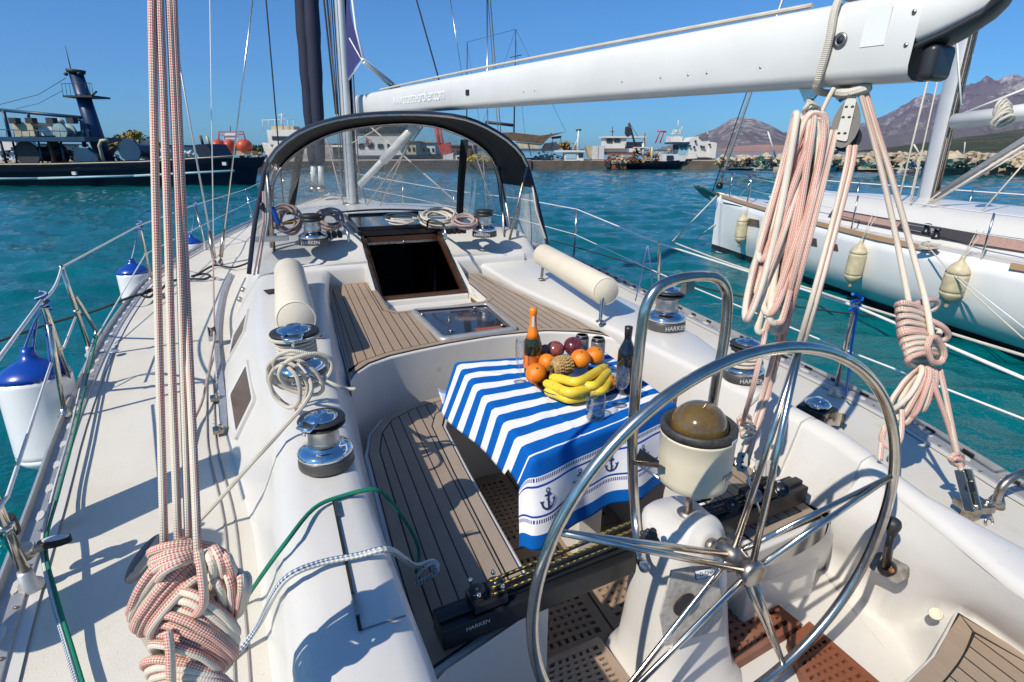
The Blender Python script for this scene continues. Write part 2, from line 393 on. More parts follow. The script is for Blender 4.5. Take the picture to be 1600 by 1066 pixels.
def film():
    m, nt, b = newmat('clear_vinyl_window'); nt.nodes.remove(b); out = nt.nodes['Material Output']; p = geo(nt)
    tr = nt.nodes.new('ShaderNodeBsdfTransparent'); tr.inputs[0].default_value = (.90, .93, .95, 1)
    gl = nt.nodes.new('ShaderNodeBsdfGlossy'); gl.inputs['Roughness'].default_value = .06
    df = nt.nodes.new('ShaderNodeBsdfDiffuse'); df.inputs[0].default_value = (.75, .74, .70, 1)
    sc = nt.nodes.new('ShaderNodeMapping'); nt.links.new(p, sc.inputs[0]); sc.inputs['Scale'].default_value = (1, 1, .35); sc.inputs['Rotation'].default_value = (0, .5, 0)
    f = ramp(nt, noise_(nt, 4, 8, sc.outputs[0], .72), .42, .85); f2 = ramp(nt, noise_(nt, 40, 3, sc.outputs[0], .8), .56, .8)
    dirt = math_(nt, 'MULTIPLY_ADD', f, .50, math_(nt, 'MULTIPLY_ADD', f2, .34, .19))
    m1 = nt.nodes.new('ShaderNodeMixShader'); nt.links.new(dirt, m1.inputs[0]); nt.links.new(tr.outputs[0], m1.inputs[1]); nt.links.new(df.outputs[0], m1.inputs[2])
    lw = nt.nodes.new('ShaderNodeLayerWeight'); lw.inputs[0].default_value = .3
    bp = nt.nodes.new('ShaderNodeBump'); bp.inputs['Strength'].default_value = .5; bp.inputs['Distance'].default_value = .02; nt.links.new(noise_(nt, 5, 2, p), bp.inputs['Height'])
    nt.links.new(bp.outputs[0], gl.inputs['Normal'])
    m2 = nt.nodes.new('ShaderNodeMixShader'); nt.links.new(math_(nt, 'MULTIPLY_ADD', math_(nt, 'POWER', lw.outputs['Facing'], 3.0), .5, .035), m2.inputs[0]); nt.links.new(m1.outputs[0], m2.inputs[1]); nt.links.new(gl.outputs[0], m2.inputs[2])
    nt.links.new(m2.outputs[0], out.inputs[0]); return m
filmm = film()
def text_part(body, name, mat, parent, loc, size, xdir, ydir, label=None, extrude=.0004):
    cu = bpy.data.curves.new(name, 'FONT'); cu.body = body; cu.size = size; cu.extrude = extrude; cu.align_x = 'CENTER'; cu.align_y = 'CENTER'
    tmp = bpy.data.objects.new('t', cu); COL.objects.link(tmp); bpy.context.view_layer.update()
    me = bpy.data.meshes.new_from_object(tmp.evaluated_get(bpy.context.evaluated_depsgraph_get())); bpy.data.objects.remove(tmp)
    x = V(xdir).normalized(); y = V(ydir).normalized(); y = (y - x * x.dot(y)).normalized(); z = x.cross(y)
    M = Matrix((x, y, z)).transposed().to_4x4(); off = V((0, 0, 0)); q = parent
    while q is not None: off += q.location; q = q.parent
    M.translation = V(loc) - off; me.transform(M); me.materials.clear(); me.materials.append(mat)
    for p in me.polygons: p.material_index = 0
    o = bpy.data.objects.new(name, me); COL.objects.link(o); o.parent = parent
    if label: o['label'] = label
    return o
# ------------------------------------------------------------ sea
def water():
    m, nt, b = newmat('sea_water'); p = geo(nt)
    b.inputs['Roughness'].default_value = .035; b.inputs['IOR'].default_value = 1.34
    mp = nt.nodes.new('ShaderNodeMapping'); nt.links.new(p, mp.inputs[0]); mp.inputs['Rotation'].default_value = (0, 0, .35); mp.inputs['Scale'].default_value = (1, 1.9, 1)
    v = mp.outputs[0]
    n1 = noise_(nt, .9, 3, v, .55); n2 = noise_(nt, 2.6, 4, v, .6); n3 = noise_(nt, 9, 3, v, .55)
    rd = lambda x: math_(nt, 'SUBTRACT', 1.0, math_(nt, 'ABSOLUTE', math_(nt, 'MULTIPLY_ADD', x, 2.0, -1.0)))
    n2 = rd(n2)
    n4 = noise_(nt, 22, 2, v, .5)
    h = math_(nt, 'ADD', math_(nt, 'MULTIPLY', n3, .5), math_(nt, 'MULTIPLY', n4, .12))
    bump(nt, b, h, 1.0, .05)
    big = noise_(nt, .05, 3, p); c = mixc(nt, ramp(nt, big, .35, .65), (.0, .115, .132), (.0, .078, .100))
    c = mixc(nt, math_(nt, 'MULTIPLY', ramp(nt, n1, .5, .8), .35), c, (.0, .15, .18))
    nt.links.new(c, b.inputs['Base Color']); return m
wm_ = water()
m = MB(); m.add([V((-6000, -3000, -.3)), V((9000, -3000, -.3)), V((9000, 12000, -.3)), V((-6000, 12000, -.3))], [(0, 1, 2, 3)])
o = m.build('water', wm_); o['kind'] = 'structure'
def wave_sheet():                                       # the harbour round the boats: a ring sheet with real wavelets
    import numpy as np
    na = 1500; rs = [1.2]
    while rs[-1] < 170: rs.append(rs[-1] + max(.035, rs[-1] * .0105))
    rs = np.array(rs); nr = len(rs); th = np.linspace(0, 2 * np.pi, na, endpoint=False); Rr, Tt = np.meshgrid(rs, th, indexing='ij')
    X = Rr * np.sin(Tt); Yy = Rr * np.cos(Tt); Z = np.zeros_like(X); q = np.random.RandomState(5)
    patch = .55 + .45 * np.sin(X * .11 + 1.3 * np.sin(Yy * .07)) * np.sin(Yy * .13 + .9 * np.sin(X * .09))
    for i in range(64):
        lam = .22 * (14 ** (i / 63.0)); k = 2 * np.pi / lam; d = R_(62) + q.normal() * .55; ph = q.uniform(0, 6.28)
        amp = .0070 * lam ** .95 * (1.15 if lam < 1.2 else .8); fade = np.clip(1.6 - Rr * .0105 * 2.2 / lam, 0, 1)
        w_ = np.sin(k * (X * np.cos(d) + Yy * np.sin(d)) + ph + .8 * np.sin(X * .5 + Yy * .3 + i)); Z += amp * (w_ + .28 * np.cos(2 * (k * (X * np.cos(d) + Yy * np.sin(d)) + ph))) * fade * (patch if lam < .9 else 1)
    Z *= np.clip((170 - Rr) / 60, 0, 1); Z[-1] = -.31
    co = np.stack([X, Yy, Z], -1).reshape(-1, 3).astype(np.float32); i0 = np.arange(nr - 1)[:, None] * na; j = np.arange(na)[None, :]; j2 = (j + 1) % na
    f = np.stack([i0 + j, i0 + na + j, i0 + na + j2, i0 + j2], -1).reshape(-1, 4).astype(np.int32); me = bpy.data.meshes.new('water')
    me.vertices.add(len(co)); me.vertices.foreach_set('co', co.ravel()); me.loops.add(f.size); me.loops.foreach_set('vertex_index', f.ravel()); me.polygons.add(len(f))
    me.polygons.foreach_set('loop_start', np.arange(0, f.size, 4, dtype=np.int32)); me.polygons.foreach_set('loop_total', np.full(len(f), 4, dtype=np.int32)); me.polygons.foreach_set('use_smooth', np.ones(len(f), dtype=bool)); me.update(); me.validate()
    me.materials.append(wm_); o = bpy.data.objects.new('water', me); COL.objects.link(o); o['kind'] = 'structure'
wave_sheet()
# ------------------------------------------------------------ the yacht we stand on
Y = thing('sailing_yacht', 'white cruising yacht seen from its helm, teak cockpit, steel wheel and long white boom overhead', 'yacht')
HBP = [(-1.5, 1.2), (0, 1.5), (.9, 1.70), (1.6, 1.84), (2.3, 1.96), (3.1, 2.10), (4.3, 2.26), (5.5, 2.36), (6.9, 2.40), (8.85, 2.12), (10.5, 1.72), (11.9, 1.30), (13.4, .68), (14.6, .06)]
HBS = [(-1.5, 1.2), (0, 1.5), (.94, 1.68), (1.63, 1.88), (2.82, 2.0), (4.1, 2.12), (5.5, 2.24), (6.9, 2.28), (8.85, 2.05), (10.5, 1.68), (11.9, 1.28), (13.4, .68), (14.6, .06)]
def smooth_tab(t):
    s = spline([(a, b, 0) for a, b in t], 5); return [(p.x, p.y) for p in s]
HBP, HBS = smooth_tab(HBP), smooth_tab(HBS)
DZ = lambda y: 1.3 + (max(0, y - 8) ** 1.4) * .018
def HB(y, sd): return interp(HBP if sd < 0 else HBS, y)
ys = [-1.5 + i * .25 for i in range(65)]; ys[-1] = 14.6
# hull
rows = []
for y in ys:
    r = []
    for sd in (-1, 1):
        h = HB(y, sd); z0 = DZ(y); a = [(h, z0 - .012), (h + .01, z0 - .12), (h + .0, z0 - .5), (h * .97, .25), (h * .9, -.05), (h * .6, -.5)]
        a = [V((sd * q, y, z)) for q, z in a]; r += a if sd < 0 else a[::-1]
    rows.append(r)
m = MB(); n = len(rows[0])
m.loft(rows, closed=False, flip=True); m.add(rows[0], [tuple(range(n))]); m.build('hull', gel, Y)
# deck strips left and right, closed forward of the cockpit
m = MB()
for sd in (-1, 1):
    rw = []
    for y in ys:
        xi = .9 if y < 7.6 else 0.0
        h = HB(y, sd); xi = min(xi, h * .95)
        rw.append([V((sd * h, y, DZ(y))), V((sd * (h - .09), y, DZ(y) + .004)), V((sd * (h * .6 + xi * .4), y, DZ(y) + .03)), V((sd * xi, y, DZ(y) + .04 * (1 if xi else 1.4)))])
    m.loft(rw, flip=(sd > 0))
m.build('side_deck', nonskid, Y)
# smooth gelcoat margin beside the rail, water-way
for sd in (-1, 1):
    m = MB(); rl = []
    for y in ys:
        h = HB(y, sd); rl.append([V((sd * (h - .035), y, DZ(y) + .01)), V((sd * (h - .10), y, DZ(y) + .012))])
    m.loft(rl, flip=(sd > 0)); m.build('waterway', gel, Y)
    # perforated alloy toe rail
    m = MB(); A = []
    for y in ys:
        h = HB(y, sd); z = DZ(y) + .014
        A.append([V((sd * (h + .012), y, z - .05)), V((sd * (h + .012), y, z + .034)), V((sd * (h + .002), y, z + .036)), V((sd * (h - .002), y, z + .008)), V((sd * (h - .062), y, z + .006)), V((sd * (h - .064), y, z - .004))])
    m.loft(A, flip=(sd > 0), sm=False)
    y = .2
    while y < 9:
        h = HB(y, sd); c = V((sd * (h - .033), y, DZ(y) + .0245)); t = V((sd * (HB(y + .05, sd) - HB(y - .05, sd)), .1, 0)).normalized(); bn = V((-t.y, t.x, 0))
        pts = [c + t * .034 * math.cos(a) + bn * .013 * math.sin(a) for a in [2 * math.pi * k / 12 for k in range(12)]]
        m.prism(pts, .004, 1)
        c2 = V((sd * (h - .033), y + .10, DZ(y) + .024)); m.lathe([(0, .002), (.007, .0)], c2, n=8, mi=2)
        if sd > 0:
            c3 = V((sd * (h + .006), y, DZ(y) + .032)); m.bar(c3 - t * .028, c3 + t * .028, .022, .014, 3)
        y += .2
    m.build('toe_rail', [alum, gel, dullsteel, dark], Y)

# cabin and coamings -----------------------------------------------------------
def cab_section(y):                                     # half profile (x, z) from deck up to the crown
    f = max(0, min(1, (y - 4.66) / .4)); f = f * f * (3 - 2 * f); g = max(0, min(1, (y - 8.0) / 2.6)); k = 1 - .45 * g; d = 1 - .62 * g
    zt = 1.686 + .164 * f; z0 = DZ(y) + .02; up = lambda z: z0 + (z - z0) * d
    return [(1.47 * k, z0 - .03), (1.44 * k, z0), (1.35 * k, up(1.48)), (1.26 * k, up(zt - .085)), (1.225 * k, up(zt - .035)), (1.17 * k, up(zt - .006)), (1.05 * k, up(zt + .005)), (.8 * k, up(zt + .02)), (.58 * k, up(zt + .035)), (.37 * k, up(zt + .04)), (.0, up(zt + .055))]
rows = []; cy = [4.62, 4.66, 4.72, 4.8, 4.88, 4.96, 5.04, 5.15, 5.3, 5.6, 6, 6.5, 7, 7.5, 8, 8.5, 9, 9.5, 10, 10.4, 10.6]
for y in cy:
    h = cab_section(y); rows.append([V((-x, y, z)) for x, z in h] + [V((x, y, z)) for x, z in h[-2::-1]])
m = MB(); mid = (9, 10)
m.loft(rows, flip=True, skip=lambda i, k: k in mid and cy[i] < 5.25)
nz = len(rows[-1]); m.add(rows[-1], [tuple(range(nz))])
m.add(rows[0][:10] + [V((-.37, cy[0], 1.3))], [tuple(range(11))]); m.add(rows[0][-10:] + [V((.37, cy[0], 1.3))], [tuple(range(11))])
m.build('cabin_trunk', gel, Y)
# aft face of the cabin, either side of the companionway (seat backs)
for sd in (-1, 1):
    m = MB(); z1 = 1.70
    prof = [(4.60, 1.30), (4.62, 1.55), (4.60, 1.66), (4.62, 1.705), (4.70, 1.722)]
    rw = [[V((sd * x, y, z)) for y, z in prof] for x in (.37, .5, .65, .78, .9, 1.05)]
    m.loft(rw, flip=(sd < 0)); 
    # cheek beside the sloping companionway
    ck = [(4.12, 1.40), (4.12, 1.50), (4.62, 1.69), (4.80, 1.745), (5.04, 1.885), (5.3, 1.885), (5.3, 1.2), (4.3, 1.2)]
    pl = [V((sd * .37, y, z)) for y, z in ck]; m.prism(pl, .03, 0, up=(-sd, 0, 0))
    m.build('cabin_aft_face', gel, Y)

YC = [-.6, -.2, .2, .5, .8, 1.1, 1.4, 1.8, 2.2, 2.6, 3.0, 3.4, 3.8, 4.2, 4.5, 4.66, 4.78]
def port_sec(y):
    xo = interp([(-.6, -.98), (.3, -1.03), (1.17, -1.10), (1.84, -1.18), (2.55, -1.32), (3.35, -1.41), (4.35, -1.43), (5, -1.44)], y)
    xi = interp([(-.6, -.70), (.73, -.75), (1.35, -.795), (2.14, -.81), (3.87, -.75), (4.4, -.70), (5, -.62)], y)
    zt = 1.68; xt = xo + interp([(0, .07), (1.5, .10), (2.2, .19), (3, .21), (4, .22), (5, .22)], y)
    xb = -.74; zb = 1.30 if y > 1.05 else .9
    if y > 2.55: zb = 1.5
    return [(xo - .03, 1.29), (xo, 1.325), (xo + .02, 1.36), (xt - .035, 1.60), (xt - .015, 1.645), (xt + .02, 1.672), (xt + .06, zt), (xi - .06, zt + .003), (xi - .02, zt - .008), (xi, zt - .035), (xb, zb)]
m = MB(); m.loft([[V((x, y, z)) for x, z in port_sec(y)] for y in YC], flip=True)
m.build('cockpit_coaming', gel, Y)
# port locker lid: seam and hinge slot on the coaming top
m = MB(); a, b = P(521, 782, z=1.687), P(563, 985, z=1.687); m.bar(a, b, .007, .004, 0)
m.build('locker_seam', caulk, Y)
m = MB(); a2, b2 = P(524, 783, z=1.692), P(529, 806, z=1.692); m.bar(a2, b2, .008, .006, 0); a2, b2 = P(552, 930, z=1.692), P(559, 962, z=1.692); m.bar(a2, b2, .008, .006, 0)
m.build('piano_hinge', dullsteel, Y)
m = MB()
m.bar(P(521, 782, z=1.6835), P(585, 765, z=1.6835), .0025, .003); m.bar(P(563, 985, z=1.6835), P(634, 962, z=1.6835), .0025, .003)
m.build('locker_lid_gap', simple('shadow_gap', (.2, .19, .18), .8), Y)
# two grooves along the foot of the port coaming
for d in (0, .035):
    m = MB(); pts = [V((port_sec(y)[0][0] - .012 - d, y, 1.335)) for y in [-.2 + .3 * i for i in range(15)]]
    m.tube(spline(pts, 3), .0045, 5); m.build('deck_groove', simple('groove%d' % int(d * 100), (.28, .26, .25), .7), Y)

# starboard coaming from surveyed edges
SC = [(-.6, .62, .78, 1.44)]
crease = [P(1600, 920, z=1.48), P(1448, 798, z=1.52), P(1303, 688, z=1.57), P(1187, 623, z=1.60), P(1000, 533, z=1.62), P(890, 483, z=1.62), P(795, 440, z=1.62), P(768, 422, z=1.63)]
outer = [P(1600, 858, z=1.48), P(1488, 792, z=1.52), P(1347, 712, z=1.57), P(1262, 650, z=1.59)]
def tabs(pts, k): return [(p.y, p[k]) for p in pts]
def at_y(pts, y, k):
    q = sorted(pts, key=lambda p: p.y)
    if y < q[0].y: return q[0][k] + (q[1][k] - q[0][k]) / (q[1].y - q[0].y) * (y - q[0].y) * (1 if k < 2 else 0)
    return interp([(p.y, p[k]) for p in q], y)
def stb_sec(y):
    xc = at_y(crease, y, 0); zc = at_y(crease, y, 2); xo = at_y(outer, y, 0)
    if y > outer[3].y: xo = interp([(outer[3].y, outer[3].x), (2.3, 1.14), (3, 1.20), (4.7, 1.26)], y)
    xo = max(xo, xc + .085); xb = interp([(1.0, xc + .02), (1.3, .80), (2.6, .80), (2.9, .78), (4.7, .64)], y); zb = 1.30 if y > 1.05 else None
    if y > 2.55: zb = 1.5
    top = [(xc, zc - .03), (xc + .008, zc - .010), (xc + .03, zc), (xo - .03, zc + .004), (xo - .006, zc - .008), (xo + .006, zc - .035), (xo + .09, 1.33), (xo + .12, 1.29)]
    if zb is None: return [(xc, zc - .035)] + top
    return [(xb, zb)] + top
YS = sorted(set([-.6, -.2, .2, .45, .6, .75, .9, 1.0, 1.08, 1.14, 1.3, 1.45, 1.6, 1.8, 2.0, 2.3, 2.6, 3.0, 3.4, 3.8, 4.2, 4.5, 4.66, 4.78]))
m = MB(); m.loft([[V((x, y, z)) for x, z in stb_sec(y)] for y in YS], flip=True)
m.build('cockpit_coaming', gel, Y)
# helm well, starboard: wall, moulded slope, floor
SOL = .87; SOH = .97
c_ = lambda y: V((at_y(crease, y, 0), y, at_y(crease, y, 2) - .035))
W0 = [c_(y) for y in (.1, .35, .6, .8, .95, 1.08)]
W1 = [P(1700, 1060, z=1.33), P(1600, 990, z=1.33), P(1500, 925, z=1.33), P(1415, 872, z=1.34), P(1370, 842, z=1.35), P(1300, 800, z=1.36)]
W2 = [P(1700, 1092, z=1.185), P(1600, 1028, z=1.185), P(1500, 962, z=1.175), P(1392, 968, z=1.02), P(1340, 925, z=.98), P(1290, 890, z=.98)]
W3 = [P(1700, 1140, z=1.17), P(1600, 1075, z=1.17), P(1480, 990, z=1.165), P(1402, 990, z=.975), P(1335, 952, z=.972), P(1285, 893, z=.972)]
W0 = spline(W0, 4); W1 = spline(W1, 4); W2 = spline(W2, 4); W3 = spline(W3, 4)
wm = lambda A, B, t, o=0: [a.lerp(b, t) for a, b in zip(A, B)]
m = MB(); W4 = spline([P(1700, 1220, z=1.16), P(1600, 1150, z=1.16), P(1530, 1060, z=1.15), P(1450, 1075, z=.974), P(1380, 1010, z=.971), P(1285, 893, z=.971)], 4)
m.loft([W0, wm(W0, W1, .5), W1, wm(W1, W2, .5), W2, W3, W4]); m.build('helm_side_moulding', gel, Y)
# aft ends of the seats and the cockpit well
m = MB()
sE0 = spline([P(1060, 905, z=1.345), P(1150, 893, z=1.345), P(1215, 880, z=1.345), P(1262, 858, z=1.345), P(1288, 838, z=1.345), P(1296, 815, z=1.36)], 4)
sE1 = spline([P(1060, 990, z=.93), P(1130, 958, z=.93), P(1182, 935, z=.93), P(1235, 912, z=.93), P(1285, 893, z=.93), P(1310, 880, z=.95)], 4)
m.loft([sE0, wm(sE0, sE1, .5), sE1]); m.build('seat_end', gel, Y)
m = MB(); pe = [V((-.72, .99, 1.34)), P(697, 1047, z=1.34), P(848, 945, z=1.34), P(857, 940, z=1.335), V((-.335, 1.25, 1.33))]
m.loft([pe, [V((p.x, p.y, .8)) for p in pe]], sm=False); m.build('seat_end', gel, Y)
# floor of the cockpit
m = MB(); m.prism([V((-1.0, -1, SOL - .03)), V((1.3, -1, SOL - .03)), V((1.3, 2.6, SOL - .03)), V((-1.0, 2.6, SOL - .03))], .05)
m.prism(PZ(SOH, (1470, 1010), (1425, 940), (1372, 925), (1285, 885), (1182, 935), (1262, 985), (1275, 990), (1365, 1071), (1400, 1110), (1500, 1110), (1440, 1040)), .12)
m.prism([V((-.6, -.8, SOH - .005)), V((.75, -.8, SOH - .005)), V((.6, .98, SOH - .005)), P(1130, 990, z=SOH - .005), P(1040, 1080, z=SOH - .005), V((-.6, .93, SOH - .005))], .1)
m.build('cockpit_sole', gel, Y)
# aft port wall of the well below the coaming and stern bench
m = MB(); m.loft([[V((-.75, -.8, 1.3)), V((-.75, 1.0, 1.3))], [V((-.72, -.8, .8)), V((-.72, 1.0, .8))]]); m.build('helm_side_moulding', gel, Y)
# cockpit seats: lower U
LZ = 1.32
lowU = [V((x, y, LZ)) for x, y in [(-.735, 1.02), (-.745, 1.5), (-.74, 2.2), (-.70, 2.38), (-.62, 2.52), (-.48, 2.62), (-.26, 2.68), (0, 2.71), (.5, 2.70), (.70, 2.6), (.79, 2.4), (.80, 1.9), (.80, 1.5), (.80, 1.11), (.42, 1.08),
        (.42, 2.28), (.36, 2.40), (.24, 2.46), (-.10, 2.47), (-.22, 2.455), (-.29, 2.41), (-.325, 2.32), (-.335, 1.9), (-.34, 1.16)]]
m = MB(); m.prism([p + V((0, 0, -.004)) for p in lowU], .46); m.build('lower_seat', gel, Y, bevel=.012, seg=3)
def teak_panel(name, poly, mat, ring=.05, gap=.006, t=.006, edge=.012):
    p0 = inset(poly, edge); m = MB(); m.prism([p + V((0, 0, .002)) for p in p0], .006, 1)
    a = inset(p0, .004); b = inset(p0, ring); q = len(a)
    tz = V((0, 0, t)); top = [p + tz for p in a] + [p + tz for p in b]
    fs = []
    for i in range(q):
        j = (i + 1) % q; fs.append((i, j, q + j, q + i))
    ar = sum(a[i].x * a[(i + 1) % q].y - a[(i + 1) % q].x * a[i].y for i in range(q))
    if ar < 0: fs = [f[::-1] for f in fs]
    m.add(top, fs, 2)
    m.add([p + tz for p in a] + [p for p in a], [(i, q + i, q + (i + 1) % q, (i + 1) % q) for i in range(q)], 2)
    c = inset(p0, ring + gap); m.prism([p + tz for p in c], .004, 0)
    return m.build(name, [mat, caulk, teakX], Y)
teak_panel('seat_teak', lowU, teak('shade_darkened_teak', 0, off=.01, base=(.33, .24, .17), base2=(.22, .16, .115)), ring=.048, edge=.02)  # plank colours darkened to stand in for shade on the lower seat
# upper bridge-deck level
UZ = 1.55
upT = [V((x, y, UZ)) for x, y in [(-.745, 2.50), (-.70, 2.60), (-.62, 2.70), (-.50, 2.77), (-.35, 2.81), (-.16, 2.85), (.12, 2.88), (.28, 2.87), (.46, 2.85), (.62, 2.77), (.74, 2.66), (.815, 2.50),
        (.72, 3.4), (.64, 4.1), (.62, 4.60), (.40, 4.62), (.36, 3.72), (.31, 3.66), (.1, 3.64), (-.30, 3.62), (-.345, 3.68), (-.345, 4.61), (-.60, 4.60), (-.70, 4.53), (-.745, 4.40)]]
m = MB(); m.prism([p + V((0, 0, -.003)) for p in upT], .62); m.build('bridge_deck', gel, Y, bevel=.012, seg=3)
teak_panel('bridge_deck_teak', upT, teakP, ring=.042, edge=.014)
# companionway: sill, dark cabin below, frame, sliding hatch
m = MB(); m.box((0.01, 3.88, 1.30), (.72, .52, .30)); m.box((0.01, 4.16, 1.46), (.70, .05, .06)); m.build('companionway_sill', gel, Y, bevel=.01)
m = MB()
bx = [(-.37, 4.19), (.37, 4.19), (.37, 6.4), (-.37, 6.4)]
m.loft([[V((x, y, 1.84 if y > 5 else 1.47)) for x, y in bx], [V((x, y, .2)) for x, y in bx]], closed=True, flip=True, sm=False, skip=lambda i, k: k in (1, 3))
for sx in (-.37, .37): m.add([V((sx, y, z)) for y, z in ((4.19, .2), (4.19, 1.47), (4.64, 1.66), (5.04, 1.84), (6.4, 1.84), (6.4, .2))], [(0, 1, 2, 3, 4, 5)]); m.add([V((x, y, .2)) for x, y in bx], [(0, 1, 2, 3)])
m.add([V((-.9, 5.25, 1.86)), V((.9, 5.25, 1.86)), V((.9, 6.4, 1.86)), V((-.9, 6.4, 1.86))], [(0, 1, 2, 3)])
m.build('cabin_interior', dark, Y)  # near-black walls: the shade below deck is put into their colour
m = MB()
for sx in (-1, 1):
    m.bar((sx * .352, 4.19, 1.50), (sx * .352, 4.64, 1.70), .026, .03, 0); m.bar((sx * .352, 4.64, 1.70), (sx * .352, 5.02, 1.87), .026, .03, 0)
    m.bar((sx * .375, 5.0, 1.905), (sx * .375, 6.3, 1.925), .03, .03, 1)
    m.bar((sx * .330, 4.22, 1.49), (sx * .330, 4.98, 1.845), .02, .03, 2)
m.bar((-.34, 4.18, 1.505), (.34, 4.18, 1.505), .03, .03, 2)
m.bar((-.36, 5.06, 1.83), (.36, 5.06, 1.83), .03, .05, 2); m.bar((-.38, 5.10, 1.885), (.38, 5.10, 1.885), .04, .04, 1); m.bar((-.36, 5.04, 1.80), (.36, 5.04, 1.80), .014, .02, 0)
m.build('companionway_frame', [dullsteel, blackm, wood], Y)
m = MB(); m.prism([V((-.36, 5.16, 1.93)), V((.36, 5.16, 1.93)), V((.36, 5.95, 1.955)), V((-.36, 5.95, 1.955))], .02); hh = m.build('sliding_hatch', olive, Y, bevel=.004)
m = MB(); m.bar((-.37, 5.14, 1.925), (.37, 5.14, 1.925), .025, .035); m.bar((-.37, 5.98, 1.955), (.37, 5.98, 1.955), .04, .04); m.build('hatch_edge', blackm, hh)
m = MB(); m.lathe([(.0, .006), (.012, .006), (.012, 0)], (.02, 5.02, 1.805), (0, -1, .3), 10); m.box((-.02, 5.025, 1.80), (.07, .012, .02)); m.build('hatch_lock', dullsteel, hh)
# deck hatch in the bridge deck
hq = PZ(1.565, (640, 485), (765, 475), (812, 515), (688, 533)); 
def rounded(poly, r, k=4):
    out = []; n = len(poly)
    for i in range(n):
        a, b, c = poly[i - 1], poly[i], poly[(i + 1) % n]; p = b + (a - b).normalized() * r; q = b + (c - b).normalized() * r
        for j in range(k + 1):
            t = j / k; out.append(p * (1 - t) ** 2 + b * 2 * t * (1 - t) + q * t * t)
    return out
H = part('deck_hatch', Y); o_ = rounded(hq, .06); i_ = [p + V((0, 0, .016)) for p in inset(o_, .032)]
m = MB(); q = len(o_); lo = [p + V((0, 0, -.012)) for p in o_]; md_ = [p + V((0, 0, .006)) for p in o_]; ii = [p + V((0, 0, .012)) for p in inset(o_, .008)]
m.loft([lo, md_, ii, i_, [p + V((0, 0, -.012)) for p in i_]], closed=True); m.build('frame', alum, H)
m = MB(); m.prism([p + V((0, 0, -.003)) for p in inset(o_, .033)], .008); m.build('pane', simple('hatch_glass', (.03, .035, .05), .04, coat=.6), H)
m = MB()
for u, v in ((660, 492), (742, 482), (705, 518), (785, 509)): m.lathe([(0, .012), (.014, .011), (.016, 0)], P(u, v, z=1.573), n=12)
m.build('handle_fitting', dullsteel, H)
m = MB(); a = hq[0].lerp(hq[1], .5) + V((0, -.06, -.02)); m.box(P(765, 515, z=1.569), (.17, .09, .003)); m.build('cushion_seen_below', simple('orange_cushion', (.26, .07, .03), .7), H)
# smoked side windows
def portlight(name, pts, label=None, fr=gel, push=.014):
    G = part(name, Y, label=label); n_ = (pts[1] - pts[0]).cross(pts[3] - pts[0]).normalized()
    cc = sum(pts, V((0, 0, 0))) / len(pts)
    if n_.dot(CAM_POS - cc) < 0: n_ = -n_
    o = rounded(pts, .022); c = sum(o, V((0, 0, 0))) / len(o); q = len(o)
    r0 = [p - n_ * .01 for p in o]; r1 = [p + n_ * push for p in o]; r2 = [c + (p - c) * .86 + n_ * push for p in o]; r3 = [c + (p - c) * .80 + n_ * (push - .004) for p in o]
    m = MB(); m.loft([r0, r1, r2, r3], closed=True, sm=False); m.build('frame', fr, G)
    m = MB(); m.add([p - n_ * .001 for p in r3], [tuple(range(q))]); m.build('pane', simple('brown_window', (.055, .028, .016), .25, spec=.2), G); return G
def on_outer(y, t):                                     # point on the sloping outer face of the port coaming
    s = port_sec(y); a, b = s[2], s[3]; return V((a[0] + (b[0] - a[0]) * t, y, a[1] + (b[1] - a[1]) * t))
portlight('portlight', [on_outer(2.40, .12), on_outer(2.95, .12), on_outer(2.95, .88), on_outer(2.40, .88)])
portlight('portlight', [on_outer(3.45, .12), on_outer(4.0, .12), on_outer(4.0, .88), on_outer(3.45, .88)])
sl = lambda u, v: P(u, v, x=.352)
portlight('portlight', [V((.357, 3.80, 1.36)), V((.357, 3.80, 1.50)), V((.357, 4.08, 1.50)), V((.357, 4.08, 1.36))], fr=creamp)
# teak gratings
def grating(name, pts, z, mat, nu, nv, th=.035, label=None, rim=.11):
    # pts: four corners (a b c d); slats in two directions with square gaps between
    a, b, c, d = [V((p[0], p[1], z)) for p in pts]; m = MB(); bl = lambda s, t: (a.lerp(b, s)).lerp(d.lerp(c, s), t)
    def slab(s0, s1, t0, t1, dz=0, h=th):
        top = [bl(s0, t0), bl(s1, t0), bl(s1, t1), bl(s0, t1)]; m.prism([p + V((0, 0, dz)) for p in top], h)
    rs = rim; g0, g1 = rs, 1 - rs
    slab(0, 1, 0, g0); slab(0, 1, g1, 1); slab(0, g0, g0, g1, -.001); slab(g1, 1, g0, g1, -.001)
    for i in range(1, nu): s = g0 + (g1 - g0) * i / nu; wd = (g1 - g0) / nu * .28; slab(s - wd, s + wd, g0, g1, -.003)
    for i in range(1, nv): t = g0 + (g1 - g0) * i / nv; wd = (g1 - g0) / nv * .28; slab(g0, g1, t - wd, t + wd, -.0015)
    o = m.build(name, mat, Y, label=label); return o
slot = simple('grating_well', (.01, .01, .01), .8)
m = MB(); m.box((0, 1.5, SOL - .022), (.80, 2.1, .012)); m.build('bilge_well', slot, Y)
grating('floor_grating', [(-.33, 1.86), (.03, 1.86), (.03, 2.46), (-.33, 2.46)], SOL + .016, teakX, 9, 14, label='dark slotted teak grating under the table')
grating('floor_grating', [(.04, 1.86), (.41, 1.86), (.41, 2.46), (.04, 2.46)], SOL + .016, teakX, 9, 14)
grating('floor_grating', [(-.33, 1.26), (.03, 1.26), (.03, 1.85), (-.33, 1.85)], SOL + .016, teakX, 9, 14)
grating('floor_grating', [(.04, 1.26), (.41, 1.26), (.41, 1.85), (.04, 1.85)], SOL + .016, teakX, 9, 14)
